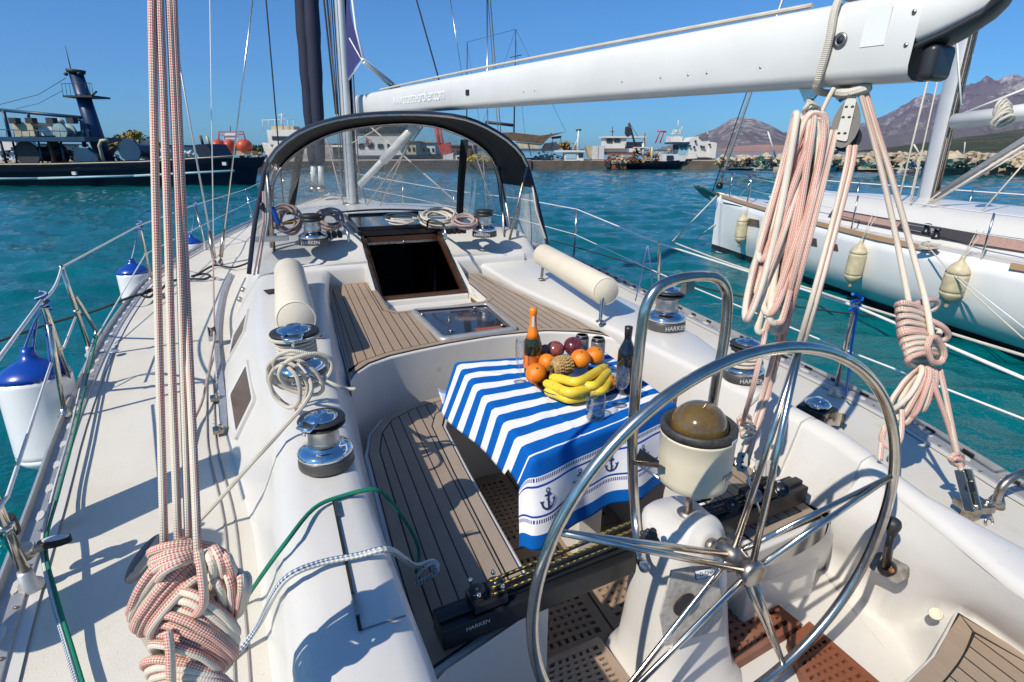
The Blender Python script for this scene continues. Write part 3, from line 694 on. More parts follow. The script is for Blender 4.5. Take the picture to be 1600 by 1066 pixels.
grating('floor_grating', [P(1070, 962, z=SOH)[:2], P(1185, 932, z=SOH)[:2], P(1250, 985, z=SOH)[:2], P(1140, 1053, z=SOH)[:2]][::-1], SOH + .034, teakR, 8, 6, th=.045, label='sunlit brown grating beside the pedestal')
grating('floor_grating', [P(1228, 1010, z=SOH)[:2], P(1262, 982, z=SOH)[:2], P(1420, 1120, z=SOH)[:2], P(1290, 1170, z=SOH)[:2]][::-1], SOH + .034, teakR, 6, 10, th=.045, label='wet red-brown grating beside the wheel rim')
grating('floor_grating', [P(850, 1042, z=SOH)[:2], P(935, 1005, z=SOH)[:2], P(1000, 1090, z=SOH)[:2], P(830, 1150, z=SOH)[:2]][::-1], SOH + .03, teakX, 7, 8, th=.04, label='pale teak grating at the foot of the pedestal')
# stern seat with teak
HZ = 1.205
sp_ = PZ(HZ - .004, (1492, 955), (1520, 968), (1640, 1040), (1800, 1150), (1560, 1220), (1360, 1120), (1405, 1070), (1432, 1046), (1454, 1024), (1472, 992))
m = MB(); m.prism(sp_, .35); m.build('helm_seat', gel, Y, bevel=.008)
tk = MB(); rim_in = spline(PZ(HZ, (1519, 987), (1509, 1013), (1495, 1037), (1470, 1068), (1430, 1110)), 4); rim_out = spline(PZ(HZ, (1500, 961), (1481, 990), (1461, 1025), (1438, 1047), (1385, 1100)), 4)
tk.loft([rim_out, rim_in], mi=0, sm=False, flip=True)
tk.prism(PZ(HZ - .002, (1497, 957), (1650, 1052), (1790, 1160), (1560, 1200), (1380, 1105), (1436, 1050), (1460, 1026), (1480, 991)), .002, 2)
tk.prism(PZ(HZ, (1524, 991), (1640, 1056), (1780, 1158), (1560, 1195), (1440, 1112), (1474, 1070), (1499, 1039), (1513, 1015)), .003, 1)
tk.prism(PZ(HZ, (1503, 963), (1521, 985), (1650, 1060), (1662, 1056)), .003, 0)
tk.build('helm_seat_teak', [teakX, teak('teak_planks_helm', R_(3)), caulk], Y)
m = MB(); c = P(1462, 959, z=1.25); nn = (CAM_POS - c).normalized().lerp(V((-.5, .1, .8)), .7).normalized(); m.lathe([(.011, -.006), (.012, .001), (.016, .004), (.0185, .002), (.019, -.004)], c, nn, 20); m.build('drain_fitting', creamp, Y)
# engine panel at the right edge
c = P(1603, 938, z=1.40); nn = V((-.62, .12, .78)).normalized(); tx = V((0.1, -1, .05)).normalized(); ty = nn.cross(tx).normalized()
E_ = part('engine_panel', Y); m = MB(); q4 = [c + tx * a + ty * b for a, b in ((-.05, -.035), (.09, -.035), (.09, .04), (-.05, .04))]
m.prism([p + nn * .008 for p in rounded(q4, .012)], .012, up=nn); m.build('panel_plate', simple('grey_panel', (.13, .13, .14), .4), E_)
m = MB()
for i, (a, b) in enumerate([(-.028, .016), (-.028, -.014), (.0, .016), (.0, -.014), (.03, .0), (.06, .012)]):
    m.lathe([(0, .0035), (.009, .003), (.0105, 0)], c + tx * a + ty * b + nn * .0085, nn, 14, mi=0 if i != 2 else 1)
m.build('push_button', [simple('pale_button', (.65, .65, .66), .4), simple('red_button', (.6, .03, .03), .4)], E_)

# raised locker lid let into the starboard coaming
def lid_rows(ya, yb, off):
    rows_ = []; n_ = 10
    for i in range(n_ + 1):
        y = ya + (yb - ya) * i / n_; sc = stb_sec(y); base_ = V((sc[0][0], y, sc[0][1])) if len(sc) > 8 else V((sc[0][0], y, 1.30)); pts = [V((x, y, z)) for x, z in sc[1:6]] if len(sc) > 8 else [V((x, y, z)) for x, z in sc[0:5]]
        lo_ = pts[0].lerp(base_, .82) if (pts[0] - base_).length > .1 else pts[0] + V((0, 0, -.12)); r = [lo_] + pts
        rows_.append([q + V((-off if k < 3 else (0 if k < 4 else 0), 0, off * (.3 if k == 0 else 1))) for k, q in enumerate(r)])
    return rows_
for ya, yb in ((1.10, 1.34), (1.36, 1.52)):
    m = MB(); r1 = lid_rows(ya, yb, .009); r0 = lid_rows(ya, yb, -.004); m.loft(r1, flip=True)
    for a_r, b_r in ((r1[0], r0[0]), (r1[-1], r0[-1])): m.loft([a_r, b_r], sm=False)
    m.loft([[r[0] for r in r1], [r[0] for r in r0]], sm=False); m.loft([[r[-1] for r in r1], [r[-1] for r in r0]], sm=False)
    m.build('coaming_locker_lid', gel, Y)
# ------------------------------------------------------------ winches
pale_letter = simple('pale_lettering', (.62, .62, .62), .5)
def winch(c, R, H, face, label=None, arm=2.2, logo=True, black_top=False):
    c = V(c); W = part('winch', Y, c, label)
    m = MB(); m.lathe([(R * 1.0, 0), (R * 1.02, .004), (R * .99, H * .20), (R * .96, H * .215)], c, n=36); m.build('skirt', gunmetal, W)
    m = MB(); m.lathe([(R * .96, H * .215), (R * 1.0, H * .225), (R * 1.0, H * .265), (R * .93, H * .31), (R * .78, H * .35), (R * .64, H * .39), (R * .60, H * .42)], c, n=36); m.build('flare', chrome, W)
    m = MB(); m.lathe([(R * .60, H * .42), (R * .565, H * .50), (R * .55, H * .62), (R * .56, H * .70), (R * .60, H * .745)], c, n=36); m.build('drum', drum, W)
    m = MB()
    if black_top:
        m.lathe([(R * .6, H * .745), (R * .72, H * .76), (R * .74, H * .82), (R * .55, H * .86), (R * .74, H * .90), (R * .72, H * .95), (R * .5, H * .98), (0, H)], c, n=30); m.build('jaws', rubber, W)
    else:
        m.lathe([(R * .60, H * .745), (R * .80, H * .765), (R * .84, H * .785), (R * .81, H * .80), (R * .52, H * .825)], c, n=36)
        m.lathe([(R * .52, H * .825), (R * .78, H * .85), (R * .85, H * .87), (R * .82, H * .895), (R * .60, H * .90)], c, n=36); m.build('jaws', rubber, W)
        m = MB(); m.lathe([(R * .60, H * .90), (R * .58, H * .925), (R * .44, H * .955), (R * .26, H * .985), (R * .24, H * 1.0), (R * .13, H * 1.0), (R * .12, H * .96), (.0, H * .96)], c, n=30)
        d = V((math.cos(arm), math.sin(arm), 0)); p = V((-d.y, d.x, 0)); z = V((0, 0, 1))
        for k in (-1, 1):
            a = c + z * H * .955 + d * R * .12 + p * R * .2 * k; b = c + z * H * .90 + d * R * .72 + p * R * .30 * k
            m.bar(a, b, R * .13, H * .05)
        e = c + z * H * .87 + d * R * .9
        m.tube([c + z * H * .90 + d * R * .6 + p * R * .3, e + p * R * .25, e, e - p * R * .25, c + z * H * .90 + d * R * .6 - p * R * .3], R * .075, 8); m.tube([e, e - z * H * .12], R * .06, 8)
        m.build('self_tailing_arm', chrome, W)
    if logo:
        f = V((math.cos(face), math.sin(face), 0)); t = V((-f.y, f.x, 0))
        text_part('HARKEN', 'lettering', pale_letter, W, c + f * (R * 1.0 + .0042) + V((0, 0, H * .105)), H * .15, t, V((0, 0, 1)))
    return W
winch(P(470, 590, z=1.69), .115, .235, R_(-75), 'large port winch wrapped in cream rope', arm=R_(-95))
winch(P(511, 722, z=1.69), .082, .172, R_(-80), 'small chrome port winch with bare drum', arm=R_(-135), logo=False)
winch(P(1039, 511, z=1.625), .112, .245, R_(-95), 'large starboard winch behind the steel guard', arm=R_(20))
winch(P(1160, 590, z=1.61), .09, .19, R_(-110), 'small starboard winch wound with rope', arm=R_(10))
winch(P(491, 381, z=1.87), .118, .25, R_(-105), 'port cabin-top winch with black cap', black_top=True)
winch(P(757, 369, z=1.87), .110, .24, R_(-120), 'starboard cabin-top winch with black cap', black_top=True)
# ------------------------------------------------------------ wheel
WC = V((.031, .82, 1.631)); WR = .559
SW = part('steering_wheel', Y, WC)
m = MB(); m.tube([WC + V((math.cos(a), 0, math.sin(a))) * WR for a in [2 * math.pi * k / 96 for k in range(96)]], .0138, 14, closed=True); m.build('rim', steel, SW)
hubA, hubB = V((.031, .835, 1.631)), V((.031, .735, 1.631))
m = MB(); m.lathe([(.024, 0), (.027, .01), (.027, .05), (.024, .055), (.024, .085), (.033, .09), (.034, .118), (.027, .122), (.018, .124), (.0, .124)], (.031, .87, 1.631), (0, -1, 0), 28); m.build('hub', dullsteel, SW)
angs = []
for u, v in ((876, 832), (1252, 537), (1391, 745), (1222, 1033)):
    p = P(u, v, y=.82) - WC; angs.append(math.atan2(p.z, p.x))
angs.append((angs[0] + angs[3] + 2 * math.pi) / 2)
for a in angs:
    d = V((math.cos(a), 0, math.sin(a))); m = MB(); e = WC + d * (WR - .008)
    for hy in (.828, .768):
        m.tube([V((.031, hy, 1.631)) + d * .022, e], [.0085, .0075], 10)
    m.build('spoke', steel, SW)
# ------------------------------------------------------------ pedestal
PD = part('steering_pedestal', Y, (.06, 1.08, .95))
m = MB(); rows = []
cl = [P(1036, 1042, y=1.03), P(1044, 975, y=1.05), P(1050, 900, y=1.06), P(1058, 840, y=1.07), P(1065, 800, y=1.075), P(1066, 778, y=1.08)]
spec = [(SOH - .01, .205, .19), (SOH + .03, .185, .17), (SOH + .05, .170, .155), (1.15, .150, .140), (1.30, .135, .13), (1.42, .122, .125), (1.50, .110, .115), (1.545, .100, .105), (1.565, .085, .09), (1.57, .03, .03)]
for z, rx, ry in spec:
    cx = interp([(.95, .115), (1.3, .09), (1.55, .075)], z); r = []
    for k in range(40):
        a = 2 * math.pi * k / 40; e = 3.2; ca, sa = math.cos(a), math.sin(a)
        q = (abs(ca) ** e + abs(sa) ** e) ** (-1 / e); r.append(V((cx + rx * ca * q, 1.075 + ry * sa * q, z)))
    rows.append(r)
m.loft(rows, closed=True); m.add(rows[-1], [tuple(range(40))]); m.build('column', gel, PD)
m = MB(); m.lathe([(.098, 0), (.10, .006), (.098, .012)], (.077, 1.075, 1.535), n=36, ell=1.02)
for a in (-2.2, -1.2, -.4): m.lathe([(0, .005), (.007, .004), (.008, 0)], (.077 + .103 * math.cos(a), 1.075 + .108 * math.sin(a), 1.50), (math.cos(a), math.sin(a), .2), 10, mi=1)
m.build('top_collar', [gel, dullsteel], PD)
# round boss where the wheel shaft leaves the column
m = MB(); bo = V((.05, .958, 1.45)); bx_ = V((.0, -1, .10)).normalized()
bo = V((.035, .975, 1.60)) 
bo = V((.031, .97, 1.56)); sh = V((.031, .955, 1.62))
m.lathe([(.085, -.03), (.082, .0), (.074, .012), (.055, .016), (.050, .026), (.035, .030), (.0, .030)], P(1100, 848, y=.985), (.12, -1, .25), 32)
m.build('shaft_boss', gel, PD)
m = MB(); m.tube([P(1098, 846, y=.98), P(1128, 862, y=.91), (.031, .865, 1.631)], .0175, 14); m.tube([P(1110, 852, y=.955), P(1117, 856, y=.94)], .023, 16); m.build('wheel_shaft', dullsteel, PD)
# instrument recess with cut-out and label
fz = lambda u, v: P(u, v, y=.905 + .0)
m = MB(); q = [P(1050, 893, y=.918), P(1120, 880, y=.918), P(1130, 960, y=.905), P(1122, 985, y=.90), P(1040, 1010, y=.90), P(1032, 962, y=.905)]
m.prism(q, .006, up=(0, -1, 0)); m.build('bare_panel_patch', simple('scraped_laminate', (.52, .48, .42), .7, var=.35, vscale=60), PD)
m = MB(); cc = P(1070, 945, y=.896); m.lathe([(.036, .002), (.036, -.002)], cc, (0, -1, 0), 28); m.build('instrument_hole', dark, PD)
ln_ = V((-.1, -.85, .5)).normalized(); lt = V((1, -.1, 0)).normalized(); lt = (lt - ln_ * lt.dot(ln_)).normalized(); lu = ln_.cross(lt); cc = P(1104, 893, y=.90) + ln_ * .012
m = MB(); m.prism([cc + lt * a + lu * b for a, b in ((-.042, -.012), (.042, -.012), (.042, .012), (-.042, .012))], .003, up=ln_); m.build('label_plate', simple('label_blue', (.03, .06, .2), .5), PD)
m = MB(); m.prism([cc + ln_ * .0012 + lt * a + lu * b for a, b in ((-.040, -.010), (.040, -.010), (.040, .010), (-.040, .010))], .002, up=ln_); m.build('label_face', simple('label_white', (.72, .72, .7), .5), PD)
text_part('\u2022 D-CHARGE', 'lettering', simple('navy_letter', (.02, .03, .10), .5), PD, cc + ln_ * .0022, .0135, lt, lu)
# black clamp knob
m = MB(); kc = P(1016, 838, y=.98); m.lathe([(.0, .022), (.014, .022), (.022, .018), (.024, .010), (.022, .002), (.012, 0), (.010, -.03)], kc, (-.75, -.6, .1), 18)
for k in range(7): a = 2 * math.pi * k / 7; m.ball(kc + V((-.75, -.6, .1)).normalized() * .010 + (V((.6, -.75, 0)).normalized() * math.cos(a) + V((0, 0, 1)) * math.sin(a)) * .021, .008, n=8, m=6)
m.build('clamp_knob', rubber, PD)
# compass
CC = P(1083, 735, y=1.07); BN = part('compass_binnacle', Y, (CC.x, CC.y, 1.60)); c0 = V((CC.x, CC.y, 1.685)); r0 = .101
m = MB(); m.lathe([(0, -.14), (.012, -.14), (.012, .0)], c0, n=16); m.lathe([(.03, 0), (.032, .01), (.02, .02)], c0 + V((0, 0, -.122)), n=20); m.build('spindle', dullsteel, BN)
m = MB(); m.lathe([(.0, -.004), (r0 * .86, -.002), (r0 * .97, .008), (r0 * 1.0, .028), (r0 * 1.02, .10), (r0 * 1.02, .155), (r0 * 1.04, .158), (r0 * 1.04, .166)], c0, n=48); m.build('housing', creamp, BN)
m = MB(); m.lathe([(r0 * 1.04, .166), (r0 * 1.04, .186), (r0 * 1.0, .191), (r0 * .90, .190), (r0 * .86, .176), (.0, .172)], c0, n=48); m.build('black_ring', simple('speckled_rubber', (.06, .055, .05), .55, var=.6, vscale=90, bmp=.4, bscale=300), BN)
m = MB(); m.ball(c0 + V((0, 0, .180)), r0 * .78, (1, 1, .92), 36, 20); m.build('compass_dome', simple('oil_filled_dome', (.15, .095, .025), .10, coat=.7, col2=(.09, .05, .012), vscale=26), BN)
m = MB(); f = V((.35, -.93, 0)).normalized(); t = V((-f.y, f.x, 0)) ; lc = c0 + f * (r0 * 1.052 + .001) + V((0, 0, .172)); m.prism([lc + t * a + V((0, 0, b)) for a, b in ((-.012, -.005), (.012, -.005), (.012, .005), (-.012, .005))], .002, up=f)
lc = c0 + f * (r0 * 1.012 + .002) + V((0, 0, .062)); m.prism([lc + t * a + V((0, 0, b)) for a, b in ((-.022, -.009), (.022, -.009), (.022, .009), (-.022, .009))], .0025, up=f, mi=1)
m.build('maker_plate', [simple('silver_plate', (.6, .6, .6), .4), simple('worn_plate', (.40, .36, .30), .5, var=.5, vscale=150)], BN)
m = MB(); m.prism([P(1000, 700, y=1.12), P(1030, 720, y=1.05), P(1030, 730, y=1.05), P(990, 725, y=1.14)], .003); m.tube([P(985, 718, y=1.16), P(1030, 748, y=1.0)], .004, 6); m.build('support_bracket', steel, BN)
# pedestal guard
g = lambda u, v, y=1.17: P(u, v, y=y)
m = MB(); m.tube(spline([g(1007, 885, 1.0), g(1001, 870, 1.05), g(992, 800, 1.15), g(988, 700), g(994, 600), g(1002, 520), g(1010, 478), g(1028, 450), g(1060, 436), g(1098, 431), g(1122, 436), g(1135, 455), g(1136, 490), g(1130, 540), g(1120, 590), g(1110, 660), g(1102, 760)], 6), .0152, 14)
m.bar(g(1076, 436), g(1074, 458), .022, .028, 0); m.build('pedestal_guard', steel, Y)
m = MB(); m.ball(g(1007, 886, 1.0), .0165, n=16, m=10); m.build('guard_foot', drum, Y)
# ------------------------------------------------------------ traveller
TR = part('mainsheet_traveller', Y); ta, tb = P(684, 985, z=1.385), P(1246, 764, z=1.385)
m = MB(); m.bar(ta, tb, .085, .07); m.bar(ta + V((0, 0, .04)), tb + V((0, 0, .04)), .034, .016); m.build('beam', blackm, TR, bevel=.005)
ax = (tb - ta).normalized(); nx = V((-ax.y, ax.x, 0)); zz = V((0, 0, 1))
text_part('HARKEN', 'lettering', pale_letter, TR, ta + ax * .10 - nx * .0435 + zz * .012, .018, ax, zz)
def blockpart(name, c, r, axis, th, mat1, parent, holes=False):
    m = MB(); ax_ = V(axis).normalized()
    for k in (-1, 1):
        m.lathe([(0, 0), (r * .92, 0), (r, th * .06), (r * .92, th * .12), (0, th * .12)], V(c) + ax_ * (k * th * .44 - th * .06), ax_, 20)
    m.lathe([(r * .82, 0), (r * .62, th * .38), (r * .82, th * .76)], V(c) - ax_ * th * .38, ax_, 20, mi=1)
    m.lathe([(0, 0), (r * .2, 0), (r * .2, th * 1.06), (0, th * 1.06)], V(c) - ax_ * th * .53, ax_, 10, mi=1)
    return m.build(name, [mat1, dullsteel], parent)
for s_ in (.10, .86):
    c = ta.lerp(tb, s_) + zz * .055; m = MB(); m.bar(c - ax * .05, c + ax * .05, .075, .028); m.build('end_stop', blackm, TR, bevel=.004)
    for k in (-.028, .028): blockpart('sheave', c + ax * k + zz * .024, .024, (0, 0, 1), .022, blackm, TR)
    m = MB()
    for a_, b_ in ((-.035, -.03), (.035, -.03), (.035, .03), (-.035, .03)): m.lathe([(0, .01), (.006, .009), (.007, 0)], c + ax * a_ + nx * b_ + zz * .038, n=8)
    m.build('bolt', chrome, TR)
car = ta.lerp(tb, .925) + zz * .06 + nx * .0
car = P(1187, 768, z=1.45)
m = MB(); m.bar(car - ax * .07, car + ax * .07, .07, .03); m.bar(car - ax * .03 + zz * .03, car + ax * .03 + zz * .03, .02, .05); m.build('car', blackm, TR, bevel=.004)
for u, v, r in ((1160, 722, .026), (1188, 735, .024), (1178, 775, .024), (1143, 790, .022), (1222, 765, .022), (1205, 735, .03)):
    blockpart('sheave', P(u, v, z=1.50), r, (CAM_POS - P(u, v, z=1.5)).normalized() + V((.3, 0, .2)), .026, dullsteel if r > .023 else blackm, TR)
m = MB()
for u, v in ((1160, 722), (1188, 735), (1205, 735)):
    c = P(u, v, z=1.52); a_ = V((-.5, -.6, .6)).normalized(); t_ = a_.cross(zz).normalized(); b_ = a_.cross(t_)
    m.prism(rounded([c + t_ * p + b_ * q for p, q in ((-.018, -.035), (.018, -.035), (.018, .035), (-.018, .035))], .01), .004, up=a_)
    for q in (-.02, 0, .02): m.lathe([(0, .003), (.005, .002), (.005, 0)], c + b_ * q, a_, 8, mi=1)
m.build('cheek_plate', [simple('tarnished_plate', (.30, .29, .27), .5, .3), blackm], TR)
m = MB(); m.tube(spline([P(1187, 800, z=1.45), P(1180, 780, z=1.49), P(1172, 755, z=1.52), P(1166, 735, z=1.55)], 4), .005, 8); m.build('shackle', steel, TR)
# ------------------------------------------------------------ throttle
TH = part('throttle', Y); tp = P(1388, 885, y=.86); 
tp = P(1390, 888, z=1.33); tt = P(1396, 828, z=1.49)
wn_ = V((-.85, -.1, .5)).normalized(); m = MB(); tx = V((0.12, -1, .1)).normalized(); ty = wn_.cross(tx)
q = [tp + tx * a + ty * b for a, b in ((-.05, -.03), (.04, -.034), (.055, .0), (.045, .034), (-.04, .036), (-.055, .01))]
m.prism([p + wn_ * .012 for p in rounded(q, .012)], .02, up=wn_); m.build('mount_plate', simple('aged_plate', (.10, .09, .08), .45, col2=(.3, .27, .23), vscale=35), TH)
m = MB(); m.lathe([(.026, 0), (.026, .02), (.018, .028), (0, .028)], tp + wn_ * .01, wn_, 20); m.tube([tp + wn_ * .03, tp.lerp(tt, .5) + wn_ * .03, tt + wn_ * .01], [.014, .011, .010], 12); m.build('lever', blackm, TH)
m = MB(); m.bar(tp + wn_ * .045, tp.lerp(tt, .55) + wn_ * .036, .006, .014); m.build('release_bar', dullsteel, TH)
m = MB(); dn = (tt - tp).normalized(); m.lathe([(.012, -.012), (.015, .0), (.016, .008), (.021, .018), (.024, .03), (.022, .043), (.014, .052), (0, .055)], tt + wn_ * .01 - dn * .012, dn, 24); m.build('knob', rubber, TH)
m = MB(); m.lathe([(0, .003), (.008, .002), (.009, 0)], tp + wn_ * .040 + tx * .02, wn_, 12); m.build('cap', simple('brown_cap', (.22, .08, .02), .5), TH)
# ------------------------------------------------------------ stanchions and lifelines
def stanchion(b, t, r=.0125, sock=True, brace=None):
    S = part('stanchion', Y, b); b = V(b); t = V(t); m = MB(); m.tube([b, t], r, 12); m.ball(t, r * 1.15, n=12, m=8); m.tube([b.lerp(t, .5) - V((0, 0, .012)), b.lerp(t, .5) + V((0, 0, .012))], r * 1.5, 12); m.build('post', steel, S)
    m = MB(); m.lathe([(.036, 0), (.036, .006), (.022, .014), (.019, .07), (.0, .072)], b - V((0, 0, .03)), (t - b), 18); m.build('socket', alum, S)
    if brace: m = MB(); m.tube(brace, r, 12); m.lathe([(.032, 0), (.022, .012), (.018, .05), (0, .05)], V(brace[0]) - V((0, 0, .02)), V(brace[1]) - V(brace[0]), 16); m.build('brace', steel, S)
    return S
def stp(bu, bv, tu, tv, z=1.345, h=.605, **k):
    b = P(bu, bv, z=z); t = P(tu, tv, z=z + h); return b, t
P1 = stp(112, 607, 66, 468); P2 = stp(141, 548, 96, 418); P3 = stp(236, 437, 218, 352); P4 = stp(321, 387, 305, 320, 1.34, .56); P5 = stp(393, 338, 384, 296, 1.38, .5)
stanchion(*P1, brace=[P(101, 645, z=1.345), P(77, 508, z=1.83)])
stanchion(*P2, brace=[P(152, 521, z=1.345), P(117, 462, z=1.72)])
stanchion(*P3); stanchion(*P4); stanchion(*P5)
b0 = P(44, 905, z=1.345); t0 = P(-30, 735, z=1.78); stanchion(b0, t0, r=.0145)
def line(name, pts, r=.006, mat=lifeline_m, n=8, parent=Y):
    m = MB(); m.tube(pts, r, n); return m.build(name, mat, parent)
tp_ = [P(-60, 640, z=1.95), P1[1], P2[1], P3[1], P4[1], P5[1]]
line('lifeline', [tp_[0], P1[1]], .0068); line('lifeline', sag(P1[1], P2[1], .03, 8), .007)
line('lifeline', [P2[1], P3[1], P4[1], P5[1], V((-1.0, 13.4, 2.15)), V((-.15, 14.5, 2.2))], .0062)
lo = lambda S, k=.5: S[0].lerp(S[1], k)
line('lifeline', [lo(P2, .08) + V((0, .2, .0)), lo(P3), lo(P4), lo(P5), V((-1.0, 13.3, 1.85)), V((-.15, 14.5, 1.9))], .0048)
line('lifeline', [P(-40, 850, z=1.7), P(12, 775, z=1.66), P(80, 568, z=1.66)], .006)
line('gate_strap', [P(118, 496, z=1.66), P(100, 543, z=1.62)], .006)
# starboard
S1 = stp(1306, 608, 1338, 472, 1.35, .60); S2 = stp(1030, 468, 1030, 380, 1.35, .58); S3 = (V((2.26, 5.9, 1.33)), V((2.28, 5.9, 1.93))); S4 = (V((2.2, 7.6, 1.34)), V((2.22, 7.6, 1.93))); S5 = (V((1.78, 9.6, 1.36)), V((1.80, 9.6, 1.92))); S6 = (V((1.25, 11.6, 1.42)), V((1.28, 11.6, 1.98)))
for s_ in (S1, S2, S3, S4, S5, S6): stanchion(*s_)
line('lifeline', [P(1960, 640, z=1.90), P(1620, 600, z=1.93), S1[1] + V((0, 0, -.02)), S2[1], S3[1], S4[1], S5[1], S6[1], V((.2, 14.3, 2.15))], .0062)
line('lifeline', [P(1900, 700, z=1.64), P(1600, 655, z=1.66), lo(S1), lo(S2), lo(S3), lo(S4), lo(S5), lo(S6), V((.2, 14.3, 1.85))], .0045)
# stern rail corner
m = MB(); m.tube(spline([P(1556, 785, z=1.36), P(1566, 760, z=1.43), P(1590, 742, z=1.47), P(1625, 735, z=1.48), P(1700, 740, z=1.5)], 5), .014, 12); m.lathe([(.03, 0), (.026, .02), (.018, .04)], P(1555, 790, z=1.325), (0, 0, 1), 16); m.build('stern_rail', dullsteel, Y)
# pulpit at the bow
m = MB()
for sd in (-1, 1): m.tube(spline([V((sd * 1.0, 12.9, 1.5)), V((sd * .98, 13.0, 2.1)), V((sd * .5, 14.1, 2.2)), V((0, 14.75, 2.22))], 6), .013, 8); m.tube([V((sd * .35, 14.2, 1.55)), V((sd * .4, 14.2, 2.2))], .012, 8)
m.build('pulpit', steel, Y)
# ------------------------------------------------------------ deck gear
m = MB()
for z_, w_, mi in ((1.338, .045, 0), (1.352, .03, 1)):
    pts = [V((x, y, z_)) for x, y in [(-1.33, 2.62), (-1.37, 3.0), (-1.45, 3.6), (-1.52, 4.2), (-1.57, 4.9), (-1.60, 5.6), (-1.60, 6.4)]]
    ps = spline(pts, 4)
    for a, b in zip(ps, ps[1:]): m.bar(a, b + (b - a) * .02, w_, .014, mi)
m.build('genoa_track', [gel, alum], Y)
cc = P(340, 600, z=1.37)
m = MB()
for i in range(26):
    t = i / 25; c = P(333 + 7 * math.sin(t * 2), 668 - t * 150, z=1.361); m.lathe([(0, .001), (.0035, .0)], c, n=6)
m.build('track_hole', blackm, Y)
CG = part('genoa_car', Y); c = P(333, 527, z=1.39); d = (V((-1.45, 3.6, 0)) - V((-1.37, 3.0, 0))).normalized()
m = MB(); m.bar(c - d * .05, c + d * .05, .06, .03); m.bar(c - d * .02 + V((.0, 0, .03)), c + d * .03 + V((0, 0, .03)), .055, .05); m.build('slide', alum, CG, bevel=.004)
blockpart('sheave', c + V((0, 0, .045)), .034, (1, .2, 0), .045, blackm, CG)
for u, v in ((336, 622), (341, 672)):
    c = P(u, v, z=1.362); m = MB(); m.bar(c - d * .025, c + d * .025, .045, .022); m.lathe([(0, .02), (.01, .018), (.012, .0)], c + V((.012, 0, .008)), n=10); m.build('track_stop', dullsteel, Y, bevel=.003)
m = MB(); m.lathe([(0, .004), (.028, .003), (.032, 0)], P(178, 549, z=1.342), n=20); m.build('deck_filler_cap', alum, Y)
for u, v in ((380, 453), (375, 468)): m = MB(); m.ball(P(u, v, z=1.41), .024, n=12, m=8); m.build('fairlead', dullsteel, Y)
# starboard clutch/cleat block and pad-eye with deck tackle
K = part('deck_winch', Y, P(1270, 655, z=1.36)); c = P(1274, 652, z=1.345)
m = MB(); m.box(c + V((0, 0, .03)), (.13, .16, .06), Matrix.Rotation(R_(20), 3, 'Z')); m.build('base', blackm, K, bevel=.015)
m = MB(); m.lathe([(.055, 0), (.06, .02), (.045, .03), (.02, .045), (0, .046)], c + V((0, .0, .06)), n=24); m.build('cap', chrome, K)
m = MB(); m.loft([[c + V((.06 * math.cos(a) - .03, -.12 + .03 * math.sin(a), z)) for a in [math.pi * k / 8 for k in range(-2, 11)]] for z in (.0, .07)]); m.build('clear_cover', steel, K)
K = part('pad_eye', Y, P(1518, 805, z=1.34)); c = P(1518, 800, z=1.36)
m = MB(); m.box(c + V((0, 0, .03)), (.10, .075, .028), Matrix.Rotation(R_(-15), 3, 'Z')); m.box(c + V((0.0, 0, .0)), (.05, .04, .05)); m.lathe([(0, .012), (.01, .01), (.011, 0)], c + V((-.035, -.02, .044)), n=10, mi=1); m.lathe([(0, .012), (.01, .01), (.011, 0)], c + V((.035, -.02, .044)), n=10, mi=1); m.build('base', [dullsteel, steel], K, bevel=.006)
m = MB(); m.tube([c + V((.02 * math.cos(a) + .03, -.045 + .02 * math.sin(a) * .3, -.02 + .02 * math.sin(a))) for a in [2 * math.pi * k / 16 for k in range(16)]], .004, 6, closed=True); m.build('ring', steel, K)
# grab rails on the cabin top
for u0, v0, u1, v1 in ((548, 352, 545, 378), (690, 348, 697, 375)):
    a = P(u1, v1, z=1.89); m = MB(); b = P(u0 + (0 if u0 < 600 else -6), v0 - 6, z=1.99)
    m.tube(spline([a, a + V((0, .02, .07)), a + V((-.02 if u0 < 600 else -.0, .12, .12)), a + V((-.04, .42, .12)), a + V((-.04, .50, .02))], 5), .011, 10); m.build('grab_rail', steel, Y)
# clutch banks under the coiled ropes
for u, v, sx in ((425, 378, 1), (505, 372, .8), (700, 365, 1.0)):
    c = P(u, v, z=1.90); m = MB()
    for i in range(4 if u > 450 else 1):
        m.box(c + V((i * .045, 0, .025)), (.038 if u > 450 else .26, .12, .05 if u > 450 else .03))
    m.build('rope_clutch', blackm if u > 450 else alum, Y, bevel=.006)
